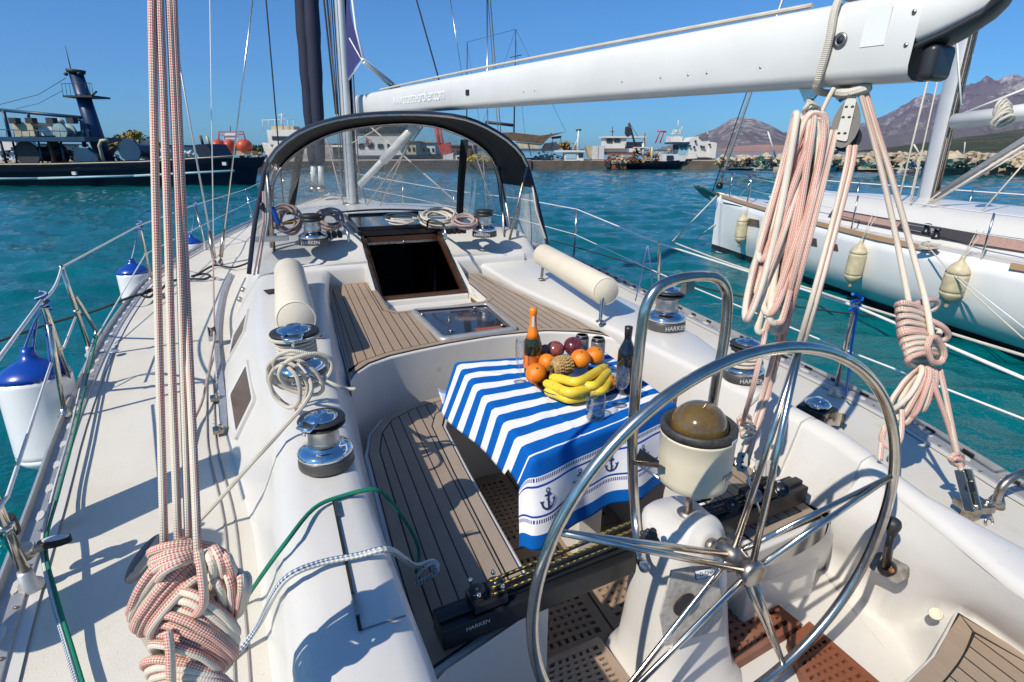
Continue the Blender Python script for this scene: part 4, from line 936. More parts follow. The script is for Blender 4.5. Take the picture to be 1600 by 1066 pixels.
# ------------------------------------------------------------ backrest bolsters
for (ua, va, za, ub, vb, zb, lab) in ((463, 500, 1.80, 452, 424, 1.80, 'port backrest bolster lying along the coaming'), (948, 456, 1.80, 848, 398, 1.80, 'starboard backrest bolster on steel legs')):
    a, b = P(ua, va, z=za), P(ub, vb, z=zb); B_ = part('backrest_bolster', Y, (a + b) / 2, lab); d = (b - a).normalized(); L = (b - a).length; r = .098 if ua < 600 else .088
    m = MB(); m.lathe([(0, 0), (r * .86, .004), (r * .95, .012), (r, .026), (r * .99, L * .5), (r, L - .026), (r * .95, L - .012), (r * .86, L - .004), (0, L)], a, d, 36)
    m.tube([a + d * .008 + (d.orthogonal().normalized() * math.cos(t) + d.cross(d.orthogonal().normalized()) * math.sin(t)) * r * .93 for t in [2 * math.pi * k / 30 for k in range(30)]], .0035, 6, closed=True); m.build('cushion', vinyl, B_)
    m = MB(); sx = 1 if ua < 600 else 1
    for e in (a + d * .05, b - d * .05):
        f = V((e.x + (.10 if ua < 600 else -.07), e.y - (.02 if ua < 600 else .10), 1.69 if ua < 600 else 1.635)); m.tube(spline([f, f.lerp(e, .6) + V((0, 0, .02)), e + V((0, 0, -.01))], 4), .0115, 10); m.lathe([(.028, 0), (.026, .005), (.012, .01)], f, n=14)
    m.build('legs', steel, B_)
m = MB(); m.box(P(423, 455, z=1.692), (.07, .10, .006), Matrix.Rotation(R_(15), 3, 'Z')); m.build('grey_patch', rubber, Y)
# small loose padeye posts left of the dodger
m = MB(); m.tube(spline([P(416, 392, z=1.74), P(419, 372, z=1.86), P(428, 366, z=1.9), P(434, 372, z=1.86)], 4), .01, 8); m.build('fairlead_bar', blackm, Y)
# ------------------------------------------------------------ winch handle on the cabin top
WH = thing('crank_tool', 'yellow winch handle with a blue grip lying on ropes on the cabin top', 'winch handle', P(450, 352, z=2.02))
a, b = P(436, 350, z=2.02), P(486, 345, z=2.02); m = MB(); m.bar(a, b, .028, .022); m.lathe([(.016, -.01), (.018, .02), (.014, .035)], b, n=14); m.build('arm', simple('yellow_paint', (.75, .42, .02), .35, coat=.3), WH, bevel=.004)
m = MB(); m.lathe([(.014, 0), (.021, .015), (.021, .09), (.024, .12), (.020, .15), (0, .155)], P(436, 352, z=2.02), (-.25, .1, 1), 18); m.build('grip', simple('blue_grip', (.01, .10, .45), .4), WH)
m = MB(); m.lathe([(.026, 0), (.026, .03), (.0, .032)], b + V((.0, 0, .0)), n=16); m.build('head', rubber, WH)
# ------------------------------------------------------------ mast, boom, sails, rigging
mb = P(551, 335, y=8.0); m2 = P(531, 0, y=8.0); md_ = (m2 - mb) / (m2.z - mb.z)
mastp = lambda z: mb + md_ * (z - mb.z)
MA = part('mast', Y, mastp(1.7)); rows = []
for z in (1.72, 5, 9, 15):
    c = mastp(z); rows.append([c + V((.075 * math.cos(a), .12 * math.sin(a), 0)) for a in [2 * math.pi * k / 28 for k in range(28)]])
m = MB(); m.loft(rows, closed=True); m.build('mast_section', mastm, MA)
m = MB()
for dx in (.052, .066): m.bar(mastp(1.9) + V((dx, -.09, 0)), mastp(14) + V((dx, -.09, 0)), .012, .03, 0)
m.build('sail_track', blackm, MA)
m = MB(); m.lathe([(.14, 0), (.13, .04), (.1, .06)], mastp(1.86), n=24); m.build('mast_step', dullsteel, MA)
for k, (dx, dy) in enumerate(((-.11, -.06), (-.13, .02), (.12, .02), (.10, -.10), (-.09, -.12))):
    line('halyard', [mastp(2.0) + V((dx, dy, 0)), mastp(14) + V((dx * .8, dy * .8, 0))], .006, ropeDull if k % 2 else ropeBlk, 6, MA)
# boom
BL0, BL1 = P(565, 181, w=7.6), P(1436, 128, w=1.72); bd = (BL1 - BL0); bl = bd.length; bd.normalize(); bs = bd.cross(V((0, 0, 1))).normalized(); bu = bs.cross(bd).normalized()
BM = part('boom', Y, BL0); hgt = .262
def bsec(c, h=hgt, w=.085):
    prof = [(0, 0), (.55, .01), (.88, .06), (1, .16), (1, .55), (.96, .78), (.72, .93), (.42, .985), (.18, 1.0), (.14, .955), (0, .95)]
    r = [c + bs * (w * a) + bu * (h * b) for a, b in prof] + [c - bs * (w * a) + bu * (h * b) for a, b in prof[-2:0:-1]]
    return r
m = MB(); m.loft([bsec(BL0 + bd * bl * k / 12) for k in range(13)], closed=True); a = bsec(BL0); m.add(a, [tuple(range(len(a)))])
m.build('boom_section', boomwhite, BM)
TP = lambda s, side, h: BL0 + bd * (bl * s) + bs * (side * .0862) + bu * (hgt * h)      # a point on the boom skin
def s_at(u):                                            # where along the boom an image column falls
    lo, hi = 0.0, 1.2
    for _ in range(40):
        md = (lo + hi) / 2
        if proj(BL0 + bd * (bl * md))[0] < u: lo = md
        else: hi = md
    return lo
vis = 1 if (CAM_POS - BL1).dot(bs) > 0 else -1
# dark slot line, stickers, rivets on the camera side
m = MB()
for u in (660, 745, 835, 852, 990, 1050, 1093, 1122, 1205):
    pass
for s in [s_at(q) for q in (660, 835, 852, 990, 1050, 1093, 1122, 1205)]: m.lathe([(0, .002), (.004, .0015), (.005, 0)], TP(s, vis, .30 if s > .4 else .45), bs * vis, 8)
for h in (.38, .72): m.lathe([(0, .003), (.006, .002), (.007, 0)], TP(s_at(1425), vis, h), bs * vis, 10)
m.build('rivet', dullsteel, BM)
m = MB(); m.lathe([(.024, 0), (.024, .004), (.015, .006), (.012, .0035), (.0, .003)], TP(s_at(1322), vis, .52), bs * vis, 24, mi=0); m.lathe([(.011, .0), (.011, .005), (0, .005)], TP(s_at(1322), vis, .52), bs * vis, 16, mi=1); m.build('sheave_boss', [dullsteel, dark], BM)
m = MB(); c = TP(s_at(1374), vis, .62); m.prism([c + bd * x + bu * y + bs * vis * .001 for x, y in ((-.042, -.055), (.035, -.055), (.035, .06), (-.042, .06))], .0015, up=bs * vis); m.build('faded_sticker', simple('faded_white', (.80, .80, .79), .4), BM)
text_part('www.croatia-broker.com', 'lettering', simple('white_letters', (.95, .95, .95), .4), BM, TP(s_at(664), vis, .50) + bs * vis * .003, .150, bd, bu)
m = MB(); c = TP(s_at(746), vis, .45); m.box(c, (.012, .06, .04), Matrix((bs, bd, bu)).transposed()); m.build('sheave_box', blackm, BM)
# end fitting: wedge that sweeps up, dark underside, black stop block
m = MB(); e0 = bsec(BL1); L1 = BL1 + bd * .03
def esec(t, lo, hi, w=.086): c = BL1 + bd * t; return [c + bs * (w * a) + bu * (lo + (hi - lo) * b) for a, b in [(0, 0), (.8, 0), (1, .1), (1, .6), (.8, .95), (0, 1)]] + [c - bs * (w * a) + bu * (lo + (hi - lo) * b) for a, b in [(.8, .95), (1, .6), (1, .1), (.8, 0)]]
rw = [esec(0, .105, .262), esec(.05, .125, .263, .08), esec(.10, .150, .263, .066), esec(.14, .175, .262, .05), esec(.165, .205, .255, .035)]
m.loft(rw, closed=True); m.add(rw[-1], [tuple(range(10))]); m.build('end_fitting', boomwhite, BM)
m = MB(); rw = [esec(.0, .088, .107, .078), esec(.07, .118, .136, .066), esec(.14, .158, .178, .046), esec(.168, .184, .262, .037), esec(.176, .20, .255, .03)]
m.loft(rw, closed=True); m.add(rw[-1], [tuple(range(10))]); m.build('end_underside', simple('dark_casting', (.035, .035, .04), .4), BM)
m = MB(); m.box(BL1 + bd * .035 + bu * .05, (.12, .05, .10), Matrix((bs, bd, bu)).transposed()); m.build('end_stop', simple('black_plastic', (.03, .03, .032), .35), BM, bevel=.018)
# lugs under the boom
LUG = [P(1272, 148, w=1.90), P(1322, 150, w=1.85)]
m = MB()
for c in (BL0 + bd * (bl * s_at(1266)), BL0 + bd * (bl * s_at(1318))):
    m.prism([c - bd * .05 + bu * .004, c + bd * .05 + bu * .004, c + bd * .015 - bu * .045, c - bd * .015 - bu * .045], .01, up=bs)
m.build('sheet_lug', steel, BM)
lugA, lugB = BL0 + bd * (bl * s_at(1266)) - bu * .04, BL0 + bd * (bl * s_at(1318)) - bu * .04
# vang strut and mast-foot lines
VG = part('vang', Y); va, vb = P(650, 198, y=6.75), P(563, 288, y=7.75)
m = MB(); m.tube([va, va.lerp(vb, .55)], .058, 16); m.build('strut', boomwhite, VG); m = MB(); m.tube([va.lerp(vb, .5), vb], .042, 16); m.tube([va, va + (va - vb) * .15], .03, 10); m.build('inner_tube', boomwhite, VG)
line('vang_line', [va, mastp(1.95) + V((.3, -.4, -.1))], .008, ropeDull); line('vang_line', [va + V((.08, 0, 0)), mastp(1.95) + V((.12, -.3, -.1))], .008, ropeDull)
line('kicker_wire', [P(575, 195, y=7.7), P(735, 335, y=6.6)], .01, ropeW)
line('kicker_wire', [P(602, 195, y=7.7), P(548, 225, y=7.9)], .008, ropeW)
for a, b, r in (((510, 215), (540, 330), .010), ((545, 190), (572, 318), .008), ((448, 220), (400, 330), .009), ((732, 210), (775, 335), .008), ((752, 210), (762, 345), .008)):
    line('running_line', [P(*a, y=8.6), P(*b, y=8.0)], r, ropeDull, 6)
# rolled mainsail corner at the mast, outhaul and boom block
SL = thing('furled_mainsail', 'dark blue corner of the furled mainsail peeping from the mast', 'sail', mastp(4.5))
a = P(536, -60, y=7.75); q = [P(541, -70, y=7.8), P(541, 60, y=7.8), P(543, 118, y=7.8), P(546, 122, y=7.7), P(556, 103, y=7.55), P(566, 90, y=7.4), P(560, 70, y=7.5), P(551, 35, y=7.6), P(545, 0, y=7.7), P(543, -70, y=7.75)]
m = MB(); m.prism(q, .01, up=(-.2, -1, 0)); m.build('cloth', simple('purple_navy_cloth', (.035, .035, .14), .7, bmp=.4, bscale=60), SL)
m = MB(); m.tube([P(543, -60, y=7.7), P(556, 45, y=7.55), P(567, 90, y=7.38)], .014, 8); m.tube([P(546, 60, y=7.6), P(566, 95, y=7.38), P(545, 125, y=7.7)], .009, 6); m.build('edge_tape', lifeline_m, SL)
bk = P(617, 140, w=7.1); m = MB(); m.box(bk, (.12, .2, .10)); m.build('outhaul_block', dullsteel, BM, bevel=.02)
m = MB(); m.tube([P(566, 92, y=7.38), bk + V((0, .1, .08))], .018, 8); m.tube([P(568, 97, y=7.38), bk + V((0, .1, .02))], .018, 8)
tag(m.build('outhaul_line', lifeline_m, None), 'pair of white outhaul ropes from sail corner to block on the boom', 'rope')
# thin cord lying along the top of the boom
pts = [bk] + [BL0 + bd * (bl * s) + bu * (hgt * (1.0 + .03)) + bs * .0 for s in (.12, .3, .5, .7, .85, .93)]
pts = [bk + V((0, 0, .03))] + [BL0 + bd * (bl * s) + bu * (hgt + .012 + .02 * math.sin(math.pi * s)) for s in (.14, .3, .5, .7, .85, .94)]
m = MB(); m.tube(spline(pts, 4), .009, 8); tag(m.build('boom_line', ropeW, None), 'cream cord stretched along the top edge of the white boom', 'rope')
# genoa rolls at the bow
for (u0, u1, vb_, y0, r, lab) in ((470, 489, 200, 13.8, .17, 'left dark blue furled headsail at the bow, seen left of the mast'), (484, 500, 250, 13.2, .15, 'right dark blue furled headsail at the bow, nearest the mast')):
    F_ = thing('furled_headsail', lab, 'sail', P(u1, 285, y=y0)); a, b = P(u0, -40, y=y0), P(u1 + 1, 258, y=y0); pts = [a.lerp(b, i / 14) for i in range(15)]
    m = MB(); m.tube(pts, [r * (1 - .35 * (i / 14) ** 2) * (1 + .06 * math.sin(i * 2.1)) for i in range(15)], 16, flat=.8); m.build('rolled_cloth', navy, F_)
    m = MB(); m.tube([b, P(u1 + 2, 292, y=y0 + .1)], r * .4, 10); m.build('tack', lifeline_m, F_)
    m = MB(); m.lathe([(.06, 0), (.12, .02), (.12, .1), (.06, .12)], P(u1 + 2, 300, y=y0 + .1), n=16); m.build('drum', dullsteel, F_)
# shrouds and stays (u,v at top and bottom)
def stay(bu, bv, tu, tv, z=1.36, r=.006, mat=steel, ext=1.6, screw=True):
    b = P(bu, bv, z=z); wb = (b - CAM_POS).dot(_F); t = P(tu, tv, w=wb * 1.0); e = b.lerp(t, ext); S = part('shroud', Y, b); m = MB(); m.tube([b, e], r, 8); m.build('wire', mat, S)
    if screw: m = MB(); m.tube([b + (e - b).normalized() * .06, b + (e - b).normalized() * .38], r * 2.6, 10); m.lathe([(.03, 0), (.028, .02), (.014, .06)], b - V((0, 0, .02)), (e - b), 12); m.build('turnbuckle', dullsteel, S)
    return S
stay(336, 412, 268, 30, r=.010, mat=alum); stay(344, 410, 395, 0, r=.0085); stay(334, 405, 328, 0, r=.006, mat=lifeline_m, screw=False)
sh = V((1.95, 7.3, 1.36)); 
for du, r in ((0, .008), (.12, .006)):
    b = sh + V((0, du, 0)); m = MB(); m.tube([b, mastp(12).lerp(b, .1) + V((1.0, 0, 0))], r, 6); m.build('shroud', steel, Y)
for (a, b, y0, r) in (((414, -20), (432, 190), 9.5, .010), ((648, -10), (686, 125), 9.0, .012), ((702, -10), (722, 118), 9.0, .007), ((761, -10), (762, 200), 8.2, .010), ((505, -10), (524, 170), 8.1, .012), ((510, -10), (527, 170), 8.15, .012)):
    m = MB(); m.tube([P(*a, y=y0), P(*b, y=y0), P(*b, y=y0) + (P(*b, y=y0) - P(*a, y=y0)) * (.9 if a[0] < 500 else .05)], r, 6); m.build('rigging_wire', ropeBlk if r > .009 and a[0] < 700 else steel, Y)
# ------------------------------------------------------------ spray dodger
DG = part('dodger', Y)
def res(pts, n=25):                                     # resample a curve to n points by length
    s = spline(pts, 8); L = [0]
    for a, b in zip(s, s[1:]): L.append(L[-1] + (b - a).length)
    out = []; j = 0
    for i in range(n):
        t = L[-1] * i / (n - 1)
        while j < len(L) - 2 and L[j + 1] < t: j += 1
        out.append(s[j].lerp(s[j + 1], (t - L[j]) / max(1e-6, L[j + 1] - L[j])))
    return out
a_ = lambda u, v: P(u, v, y=4.85)
Aft = [P(389, 428, z=1.70), P(398, 350, y=4.55), P(409, 292, y=4.75), a_(416, 258), a_(440, 226), a_(480, 200), a_(540, 183), a_(610, 177), a_(680, 178), a_(735, 187), a_(785, 212), a_(815, 240), a_(827, 268), P(843, 330, y=4.7), P(859, 398, z=1.66)]
f_ = lambda u, v: P(u, v, y=5.75)
Frt = [V((-1.16, 5.5, 1.80)), f_(424, 330), f_(426, 285), f_(446, 250), f_(490, 218), f_(540, 200), f_(600, 192), f_(645, 191), f_(690, 198), f_(735, 217), f_(765, 242), f_(778, 275), f_(784, 320), V((1.22, 5.5, 1.78))]
Bas = [V((-1.16, 5.45, 1.79)), V((-1.14, 5.8, 1.84)), V((-1.02, 6.3, 1.87)), V((-.7, 6.65, 1.90)), V((0, 6.8, 1.925)), V((.7, 6.65, 1.90)), V((1.02, 6.3, 1.87)), V((1.16, 5.8, 1.84)), V((1.22, 5.45, 1.79))]
A, F, B = res(Aft, 41), res(Frt, 41), res(Bas, 41)
zl = 2.36
def midc(A, F, t, lift=.05): return [a.lerp(f, t) + V((0, 0, lift * 4 * t * (1 - t) if a.z > zl else 0)) for a, f in zip(A, F)]
rows = [A, midc(A, F, .25), midc(A, F, .5), midc(A, F, .75), F]
dark_i = [k for k in range(40) if A[k].z > zl and A[k + 1].z > zl - .15]
m = MB(); m.loft(rows, skip=lambda i, k: k not in dark_i); m.build('canopy', blackcanvas, DG, solid=.004)
m = MB(); m.loft(rows, skip=lambda i, k: k in dark_i); m.build('side_window', filmm, DG)
m = MB(); m.loft([F, [f.lerp(b, .5) for f, b in zip(F, B)], B]); m.build('front_window', filmm, DG)
m = MB(); m.tube([p + V((0, 0, -.012)) for p in A[4:37]], .0125, 10); m.build('aft_hoop', steel, DG)
m = MB(); m.tube([p + V((0, -.03, -.02)) for p in F], .0125, 10); m.build('front_hoop', steel, DG)
m = MB(); m.tube(A, .017, 8, flat=.6); m.build('edge_trim', navy, DG)
m = MB(); m.tube(F, .018, 8); m.tube([b + V((0, 0, .0)) for b in B], .012, 6); m.build('window_seam', blackcanvas, DG)
def strap(p, q, w):
    d = (q - p).normalized(); s_ = V((1, 0, 0)); m = MB(); 
    pts = [p.lerp(q, i / 8) + V((0, .03 * math.sin(math.pi * i / 8), 0)) for i in range(9)]
    m.loft([[a - s_ * w / 2, a + s_ * w / 2] for a in pts]); m.build('window_strap', blackcanvas, DG, solid=.006)
strap(P(470, 225, y=5.80), P(453, 335, y=6.3), .075); strap(P(726, 218, y=5.80), P(718, 343, y=6.3), .085)
m = MB()
for pts in ([P(417, 266, y=4.85), P(429, 397, z=1.78)], [P(421, 290, y=4.9), P(424, 392, z=1.80)], [P(823, 262, y=4.85), P(795, 379, z=1.76)], [P(778, 258, y=5.7), P(798, 356, z=1.90)], [P(782, 280, y=5.7), P(788, 372, z=1.80)]): m.tube(pts, .0125, 10)
for u, v, z in ((430, 399, 1.78), (795, 380, 1.76), (788, 373, 1.80)): m.lathe([(.03, 0), (.028, .01), (.015, .03)], P(u, v, z=z - .01), n=12)
m.build('support_leg', dullsteel, DG)
m = MB(); m.tube([P(411, 300, y=4.7), P(412, 345, y=4.5), P(397, 430, z=1.69)], .008, 8); m.tube([P(414, 300, y=4.7), P(416, 345, y=4.5), P(403, 428, z=1.69)], .008, 8); m.build('tension_rope', ropeDull, DG)
m = MB(); m.lathe([(.0, 0), (.018, .01), (.02, .05), (.0, .07)], P(411, 330, y=4.55), (0, 0, 1), 12); m.build('tension_block', blackm, DG)
m = MB(); m.tube([P(832, 290, y=4.72), P(838, 330, y=4.65), P(853, 375, z=1.80), P(862, 398, z=1.66)], .008, 8); m.build('tension_rope', ropeW, DG)
# ------------------------------------------------------------ cockpit table, cloth and everything on it
TZ = 1.600
CT = part('cockpit_table', Y, (.12, 1.95, SOL)); m = MB(); m.prism([V(p) for p in ((-.21, 1.52, TZ - .012), (.45, 1.66, TZ - .012), (.50, 2.27, TZ - .012), (-.20, 2.39, TZ - .012))], .028); m.build('table_top', wood, CT)
m = MB(); m.box((.13, 1.93, (SOL + TZ) / 2), (.12, .50, TZ - SOL - .05)); m.build('table_leg', gel, CT, bevel=.01)
# cloth: (s, t) metres in the fabric, s towards starboard along the stripes, t towards the stern
def cloth_mat():
    m, nt, b = newmat('striped_cloth'); uv = coord(nt, 'UV'); sp = nt.nodes.new('ShaderNodeSeparateXYZ'); nt.links.new(uv, sp.inputs[0]); S, T = sp.outputs[0], sp.outputs[1]
    blue, white, dk = (.001, .105, .42), (.80, .80, .84), (.01, .03, .18)
    fr = math_(nt, 'FRACT', math_(nt, 'ADD', math_(nt, 'DIVIDE', T, .117), .28)); st = math_(nt, 'LESS_THAN', fr, .52); c = mixc(nt, st, white, blue)
    def band(a, b_): return math_(nt, 'MULTIPLY', math_(nt, 'GREATER_THAN', T, a), math_(nt, 'LESS_THAN', T, b_))
    B0 = .93
    c = mixc(nt, math_(nt, 'GREATER_THAN', T, B0 - .075), c, blue)
    c = mixc(nt, math_(nt, 'GREATER_THAN', T, B0), c, white)
    tick = math_(nt, 'LESS_THAN', math_(nt, 'FRACT', math_(nt, 'DIVIDE', S, .0085)), .55)
    for a, b_ in ((B0 + .004, B0 + .018), (B0 + .150, B0 + .164)): c = mixc(nt, math_(nt, 'MULTIPLY', band(a, b_), tick), c, dk)
    for a, b_ in ((B0 + .030, B0 + .038), (B0 + .134, B0 + .142)): c = mixc(nt, band(a, b_), c, (.01, .06, .35))
    c = mixc(nt, math_(nt, 'GREATER_THAN', T, B0 + .205), c, blue)
    # hem band along the port edge near the forward corner
    nt.links.new(c, b.inputs['Base Color']); b.inputs['Roughness'].default_value = .8; b.inputs['Specular IOR Level'].default_value = .15
    wv = noise_(nt, 900, 1, geo(nt)); w2 = noise_(nt, 9, 3, geo(nt)); bump(nt, b, math_(nt, 'ADD', math_(nt, 'MULTIPLY', wv, .05), w2), .5, .006); return m
clm = cloth_mat()
FL, FR, NL, NR = V((-.225, 2.42, 0)), V((.525, 2.29, 0)), V((-.23, 1.48, 0)), V((.475, 1.66, 0))
Wd, Ln = .73, .86
def cloth(s, t):
    a = max(0, min(1, s / Wd)); b = max(0, min(1, t / Ln)); p = FL.lerp(FR, a).lerp(NL.lerp(NR, a), b)
    hs = max(0, -s); hr = max(0, s - Wd); ht = max(0, t - Ln); hf = max(0, -t); rr = .012
    dr = (hs ** 3 + hr ** 3 + ht ** 3 + hf ** 3) ** (1 / 3)
    z = TZ + .006 - max(0, dr - rr * .4) * (.96 if dr else 0)
    wob = math.sin(s * 13 + 1.0) * .022 + math.sin(s * 29 + .4) * .008
    p = p + V((-1, .1, 0)) * (min(hs, rr) + hs * .34 + hs * .05 * math.sin(t * 9) + min(ht, .33) * .10 * max(0, 1 - max(s, 0) / .3)) + V((1, 0, 0)) * (min(hr, rr) + hr * .15)
    p = p + V((0, -1, 0)) * (min(ht, rr) + ht * .20 + min(1, ht / .2) * wob) + V((0, 1, 0)) * (min(hf, rr) + hf * .15)
    top = 1 if dr == 0 else 0
    n_ = noise.noise(V((s * 5, t * 7, 0))) * .005 + noise.noise(V((s * 16 + t * 8, t * 5, 3))) * .003
    fold = .004 * math.exp(-((t - .72 - .35 * (s - .3)) / .018) ** 2) + .003 * math.exp(-((s - .22) / .010) ** 2)
    fold += .003 * math.exp(-((t - .33) / .008) ** 2) + .003 * math.exp(-((s - .47) / .009) ** 2) + .0035 * math.exp(-((t - .12 - .5 * s) / .014) ** 2)
    p.z = z + (n_ + fold if top else n_ * .3)
    return p
ns, ntt = 90, 130; vs = []; uv = []
for j in range(ntt + 1):
    t = -.05 + (1.19 + .05) * j / ntt
    hang = .27 - .15 * max(0, min(1, t / .9)) - (.04 if t > .9 else 0)
    if t > Ln - .1: hang = .115
    for i in range(ns + 1):
        s = -hang + (Wd + .20 + hang) * i / ns; vs.append(cloth(s, t)); uv.append((s, t))
m = MB(); fs = [(j * (ns + 1) + i, (j + 1) * (ns + 1) + i, (j + 1) * (ns + 1) + i + 1, j * (ns + 1) + i + 1) for j in range(ntt) for i in range(ns)]
m.add(vs, fs, 0, True, uv)
TC = thing('tablecloth', 'blue and white striped tablecloth with anchor border draped over the cockpit table', 'tablecloth', (.13, 1.95, TZ))
m.build('cloth_sheet', clm, TC, solid=.0015)
fp0 = spline([P(u, v, y=2.44) for u, v in ((683, 606), (697, 611), (716, 614), (734, 610), (742, 604))], 4); fp1 = spline([P(u, v, y=2.42) for u, v in ((695, 643), (708, 642), (722, 640), (735, 633), (744, 622))], 4)
m = MB(); k_ = len(fp0); rows_ = [[a.lerp(b, t) + V((0, -.012 * math.sin(t * 3), 0)) for a, b in zip(fp0, fp1)] for t in (0, .25, .5, .75, 1)]
m.loft(rows_, uvs=[(.02 * i, .93 + .150 + .085 * t) for t in (0, .25, .5, .75, 1) for i in range(k_)]); m.build('folded_corner', clm, TC, solid=.0015)
navyp = simple('navy_print', (.01, .025, .14), .8)
def anchor(mb, s0, t0, h):                              # printed anchor, fabric up = -t
    q = lambda x, y: cloth(s0 + x * h, t0 - y * h) + V((0, -.0022, .0012))
    def ln(pts, w=.05):
        for (x0, y0), (x1, y1) in zip(pts, pts[1:]):
            d = V((x1 - x0, y1 - y0)); L = d.length; n = V((-d.y, d.x)) / L * w / 2
            mb.add([q(x0 + n.x, y0 + n.y), q(x0 - n.x, y0 - n.y), q(x1 - n.x, y1 - n.y), q(x1 + n.x, y1 + n.y)], [(0, 1, 2, 3)])
    ln([(0, -.42), (0, .34)], .09); ln([(-.2, .20), (.2, .20)], .08)
    ln([(.10 * math.cos(a), .42 + .10 * math.sin(a)) for a in [2 * math.pi * k / 10 for k in range(11)]], .05)
    ln([(.36 * math.cos(a), -.10 + .36 * math.sin(a)) for a in [math.pi * (1.02 + .96 * k / 10) for k in range(11)]], .10)
    ln([(-.36, -.12), (-.44, -.02)], .09); ln([(-.36, -.12), (-.26, -.04)], .07); ln([(.36, -.12), (.44, -.02)], .09); ln([(.36, -.12), (.26, -.04)], .07)
    ln([(.05, .38), (.14, .2), (-.10, .0), (.12, -.2), (.0, -.42)], .035)
for s0 in (.045, .205, .365, .525, .685):
    m = MB(); anchor(m, s0, Ln + .156, .072); m.build('printed_anchor', navyp, TC)
def onT(u, v, dz=.0): return P(u, v, z=TZ + .008 + dz)
# champagne bottle
b = onT(832, 583); BT = thing('champagne_bottle', 'champagne bottle with orange foil neck and orange label on the striped cloth', 'bottle', b)
m = MB(); m.lathe([(.0, .002), (.036, 0), (.041, .008), (.0425, .03), (.0425, .135), (.040, .155), (.032, .180), (.022, .205), (.0165, .235), (.0150, .268), (.0150, .285), (0, .285)], b, n=36); m.build('glass_body', simple('dark_olive_glass', (.02, .022, .006), .05, coat=.8), BT)
m = MB(); m.lathe([(.0335, .178), (.0235, .205), (.0178, .235), (.0163, .265), (.0163, .285), (.0185, .290), (.0185, .305), (.0165, .318), (.008, .322), (0, .322)], b, n=32); m.build('foil', simple('orange_foil', (.85, .22, .015), .35, bmp=.6, bscale=120), BT)
m = MB(); m.lathe([(.0431, .035), (.0434, .036), (.0434, .098), (.0431, .099)], b, n=36); m.build('label', simple('orange_label', (.80, .18, .02), .5), BT)
m = MB(); f = (CAM_POS - b); f.z = 0; f.normalize(); t_ = V((-f.y, f.x, 0)); m.prism([b + f * .0185 + t_ * x + V((0, 0, z)) for x, z in ((-.006, .235), (.006, .235), (.005, .285), (-.005, .285))], .001, up=f); m.build('neck_strip', pale_letter, BT)
# dark wine bottle
b = onT(975, 612); BT = thing('wine_bottle', 'dark wine bottle standing behind the steel guard at the right of the fruit', 'bottle', b)
m = MB(); m.lathe([(0, .002), (.034, 0), (.038, .006), (.038, .175), (.036, .192), (.026, .215), (.0155, .24), (.0145, .285), (.016, .287), (.016, .297), (.0, .297)], b, n=36); m.build('glass_body', simple('black_glass', (.006, .008, .012), .05, coat=.8), BT)
m = MB(); m.lathe([(.0385, .05), (.0388, .051), (.0388, .125), (.0385, .126)], b, n=36); m.build('label', simple('dark_label', (.03, .035, .06), .5), BT)
m = MB(); m.lathe([(.0158, .26), (.0168, .285), (.0168, .298), (0, .299)], b, n=24); m.build('capsule', simple('black_capsule', (.02, .02, .022), .4), BT)
# glasses
def stemware(name, label, b, prof):
    G = thing(name, label, 'glass', b); m = MB(); m.lathe(prof, b, n=40); m.build('bowl', glass, G); return G
th = .0016
fl = [(0, 0), (.029, .0), (.030, .0015), (.010, .004), (.0042, .012), (.0038, .060), (.007, .072), (.018, .095), (.0225, .13), (.0225, .165), (.0205, .205), (.0195, .205), (.0212, .165), (.021, .13), (.0165, .097), (.005, .076), (0, .074)]
stemware('champagne_flute', 'tall slim champagne flute left of the fruit bowl', onT(813, 597), fl)
wg = [(0, 0), (.030, .0), (.031, .0015), (.010, .004), (.0042, .012), (.0038, .062), (.010, .070), (.026, .085), (.0325, .105), (.0325, .125), (.0275, .165), (.0265, .165), (.0312, .125), (.0312, .106), (.024, .087), (.008, .0735), (0, .072)]
stemware('wine_glass', 'small stemmed wine glass beside the dark wine bottle', onT(968, 633), wg)
b = onT(930, 653); TG = thing('water_tumbler', 'straight glass tumbler of water at the near side of the fruit bowl', 'glass', b)
m = MB(); m.lathe([(0, 0), (.034, 0), (.036, .003), (.0385, .095), (.037, .0955), (.0345, .012), (0, .010)], b, n=40); m.build('tumbler', glass, TG)
m = MB(); m.lathe([(0, .0115), (.0340, .0115), (.0352, .052), (0, .052)], b, n=40); m.build('water', glassmat('drinking_water', (.80, .92, 1), .01), TG)
# fruit bowl
bc = onT(893, 606); bc = V((.155, 1.93, TZ + .010)); FB = thing('fruit_bowl', 'wide shallow metal bowl holding the fruit', 'bowl', bc)
m = MB(); m.lathe([(0, .001), (.085, .0), (.12, .006), (.165, .026), (.180, .036), (.182, .038), (.179, .040), (.163, .030), (.118, .010), (.08, .005), (0, .005)], bc, n=56); m.build('bowl', simple('pewter', (.42, .40, .38), .25, 1), FB)
def orange_mat(name, c, c2, bmp_=.6):
    m, nt, b = newmat(name); p = geo(nt); f = ramp(nt, noise_(nt, 14, 3, p), .35, .7); nt.links.new(mixc(nt, f, c, c2), b.inputs['Base Color']); b.inputs['Roughness'].default_value = .36
    vo = nt.nodes.new('ShaderNodeTexVoronoi'); vo.inputs['Scale'].default_value = 380; nt.links.new(p, vo.inputs['Vector']); bump(nt, b, vo.outputs[0], bmp_, .0012); b.inputs['Subsurface Weight'].default_value = .08; b.inputs['Subsurface Radius'].default_value = (.01, .004, .002); return m
om = orange_mat('orange_peel', (.84, .26, .010), (.72, .14, .004))
stemm = simple('fruit_stem', (.10, .06, .02), .8)
def dent_top(p):
    return 1 - .16 * math.exp(-((p.x ** 2 + p.y ** 2) / .05)) * (1 if p.z > 0 else .5)
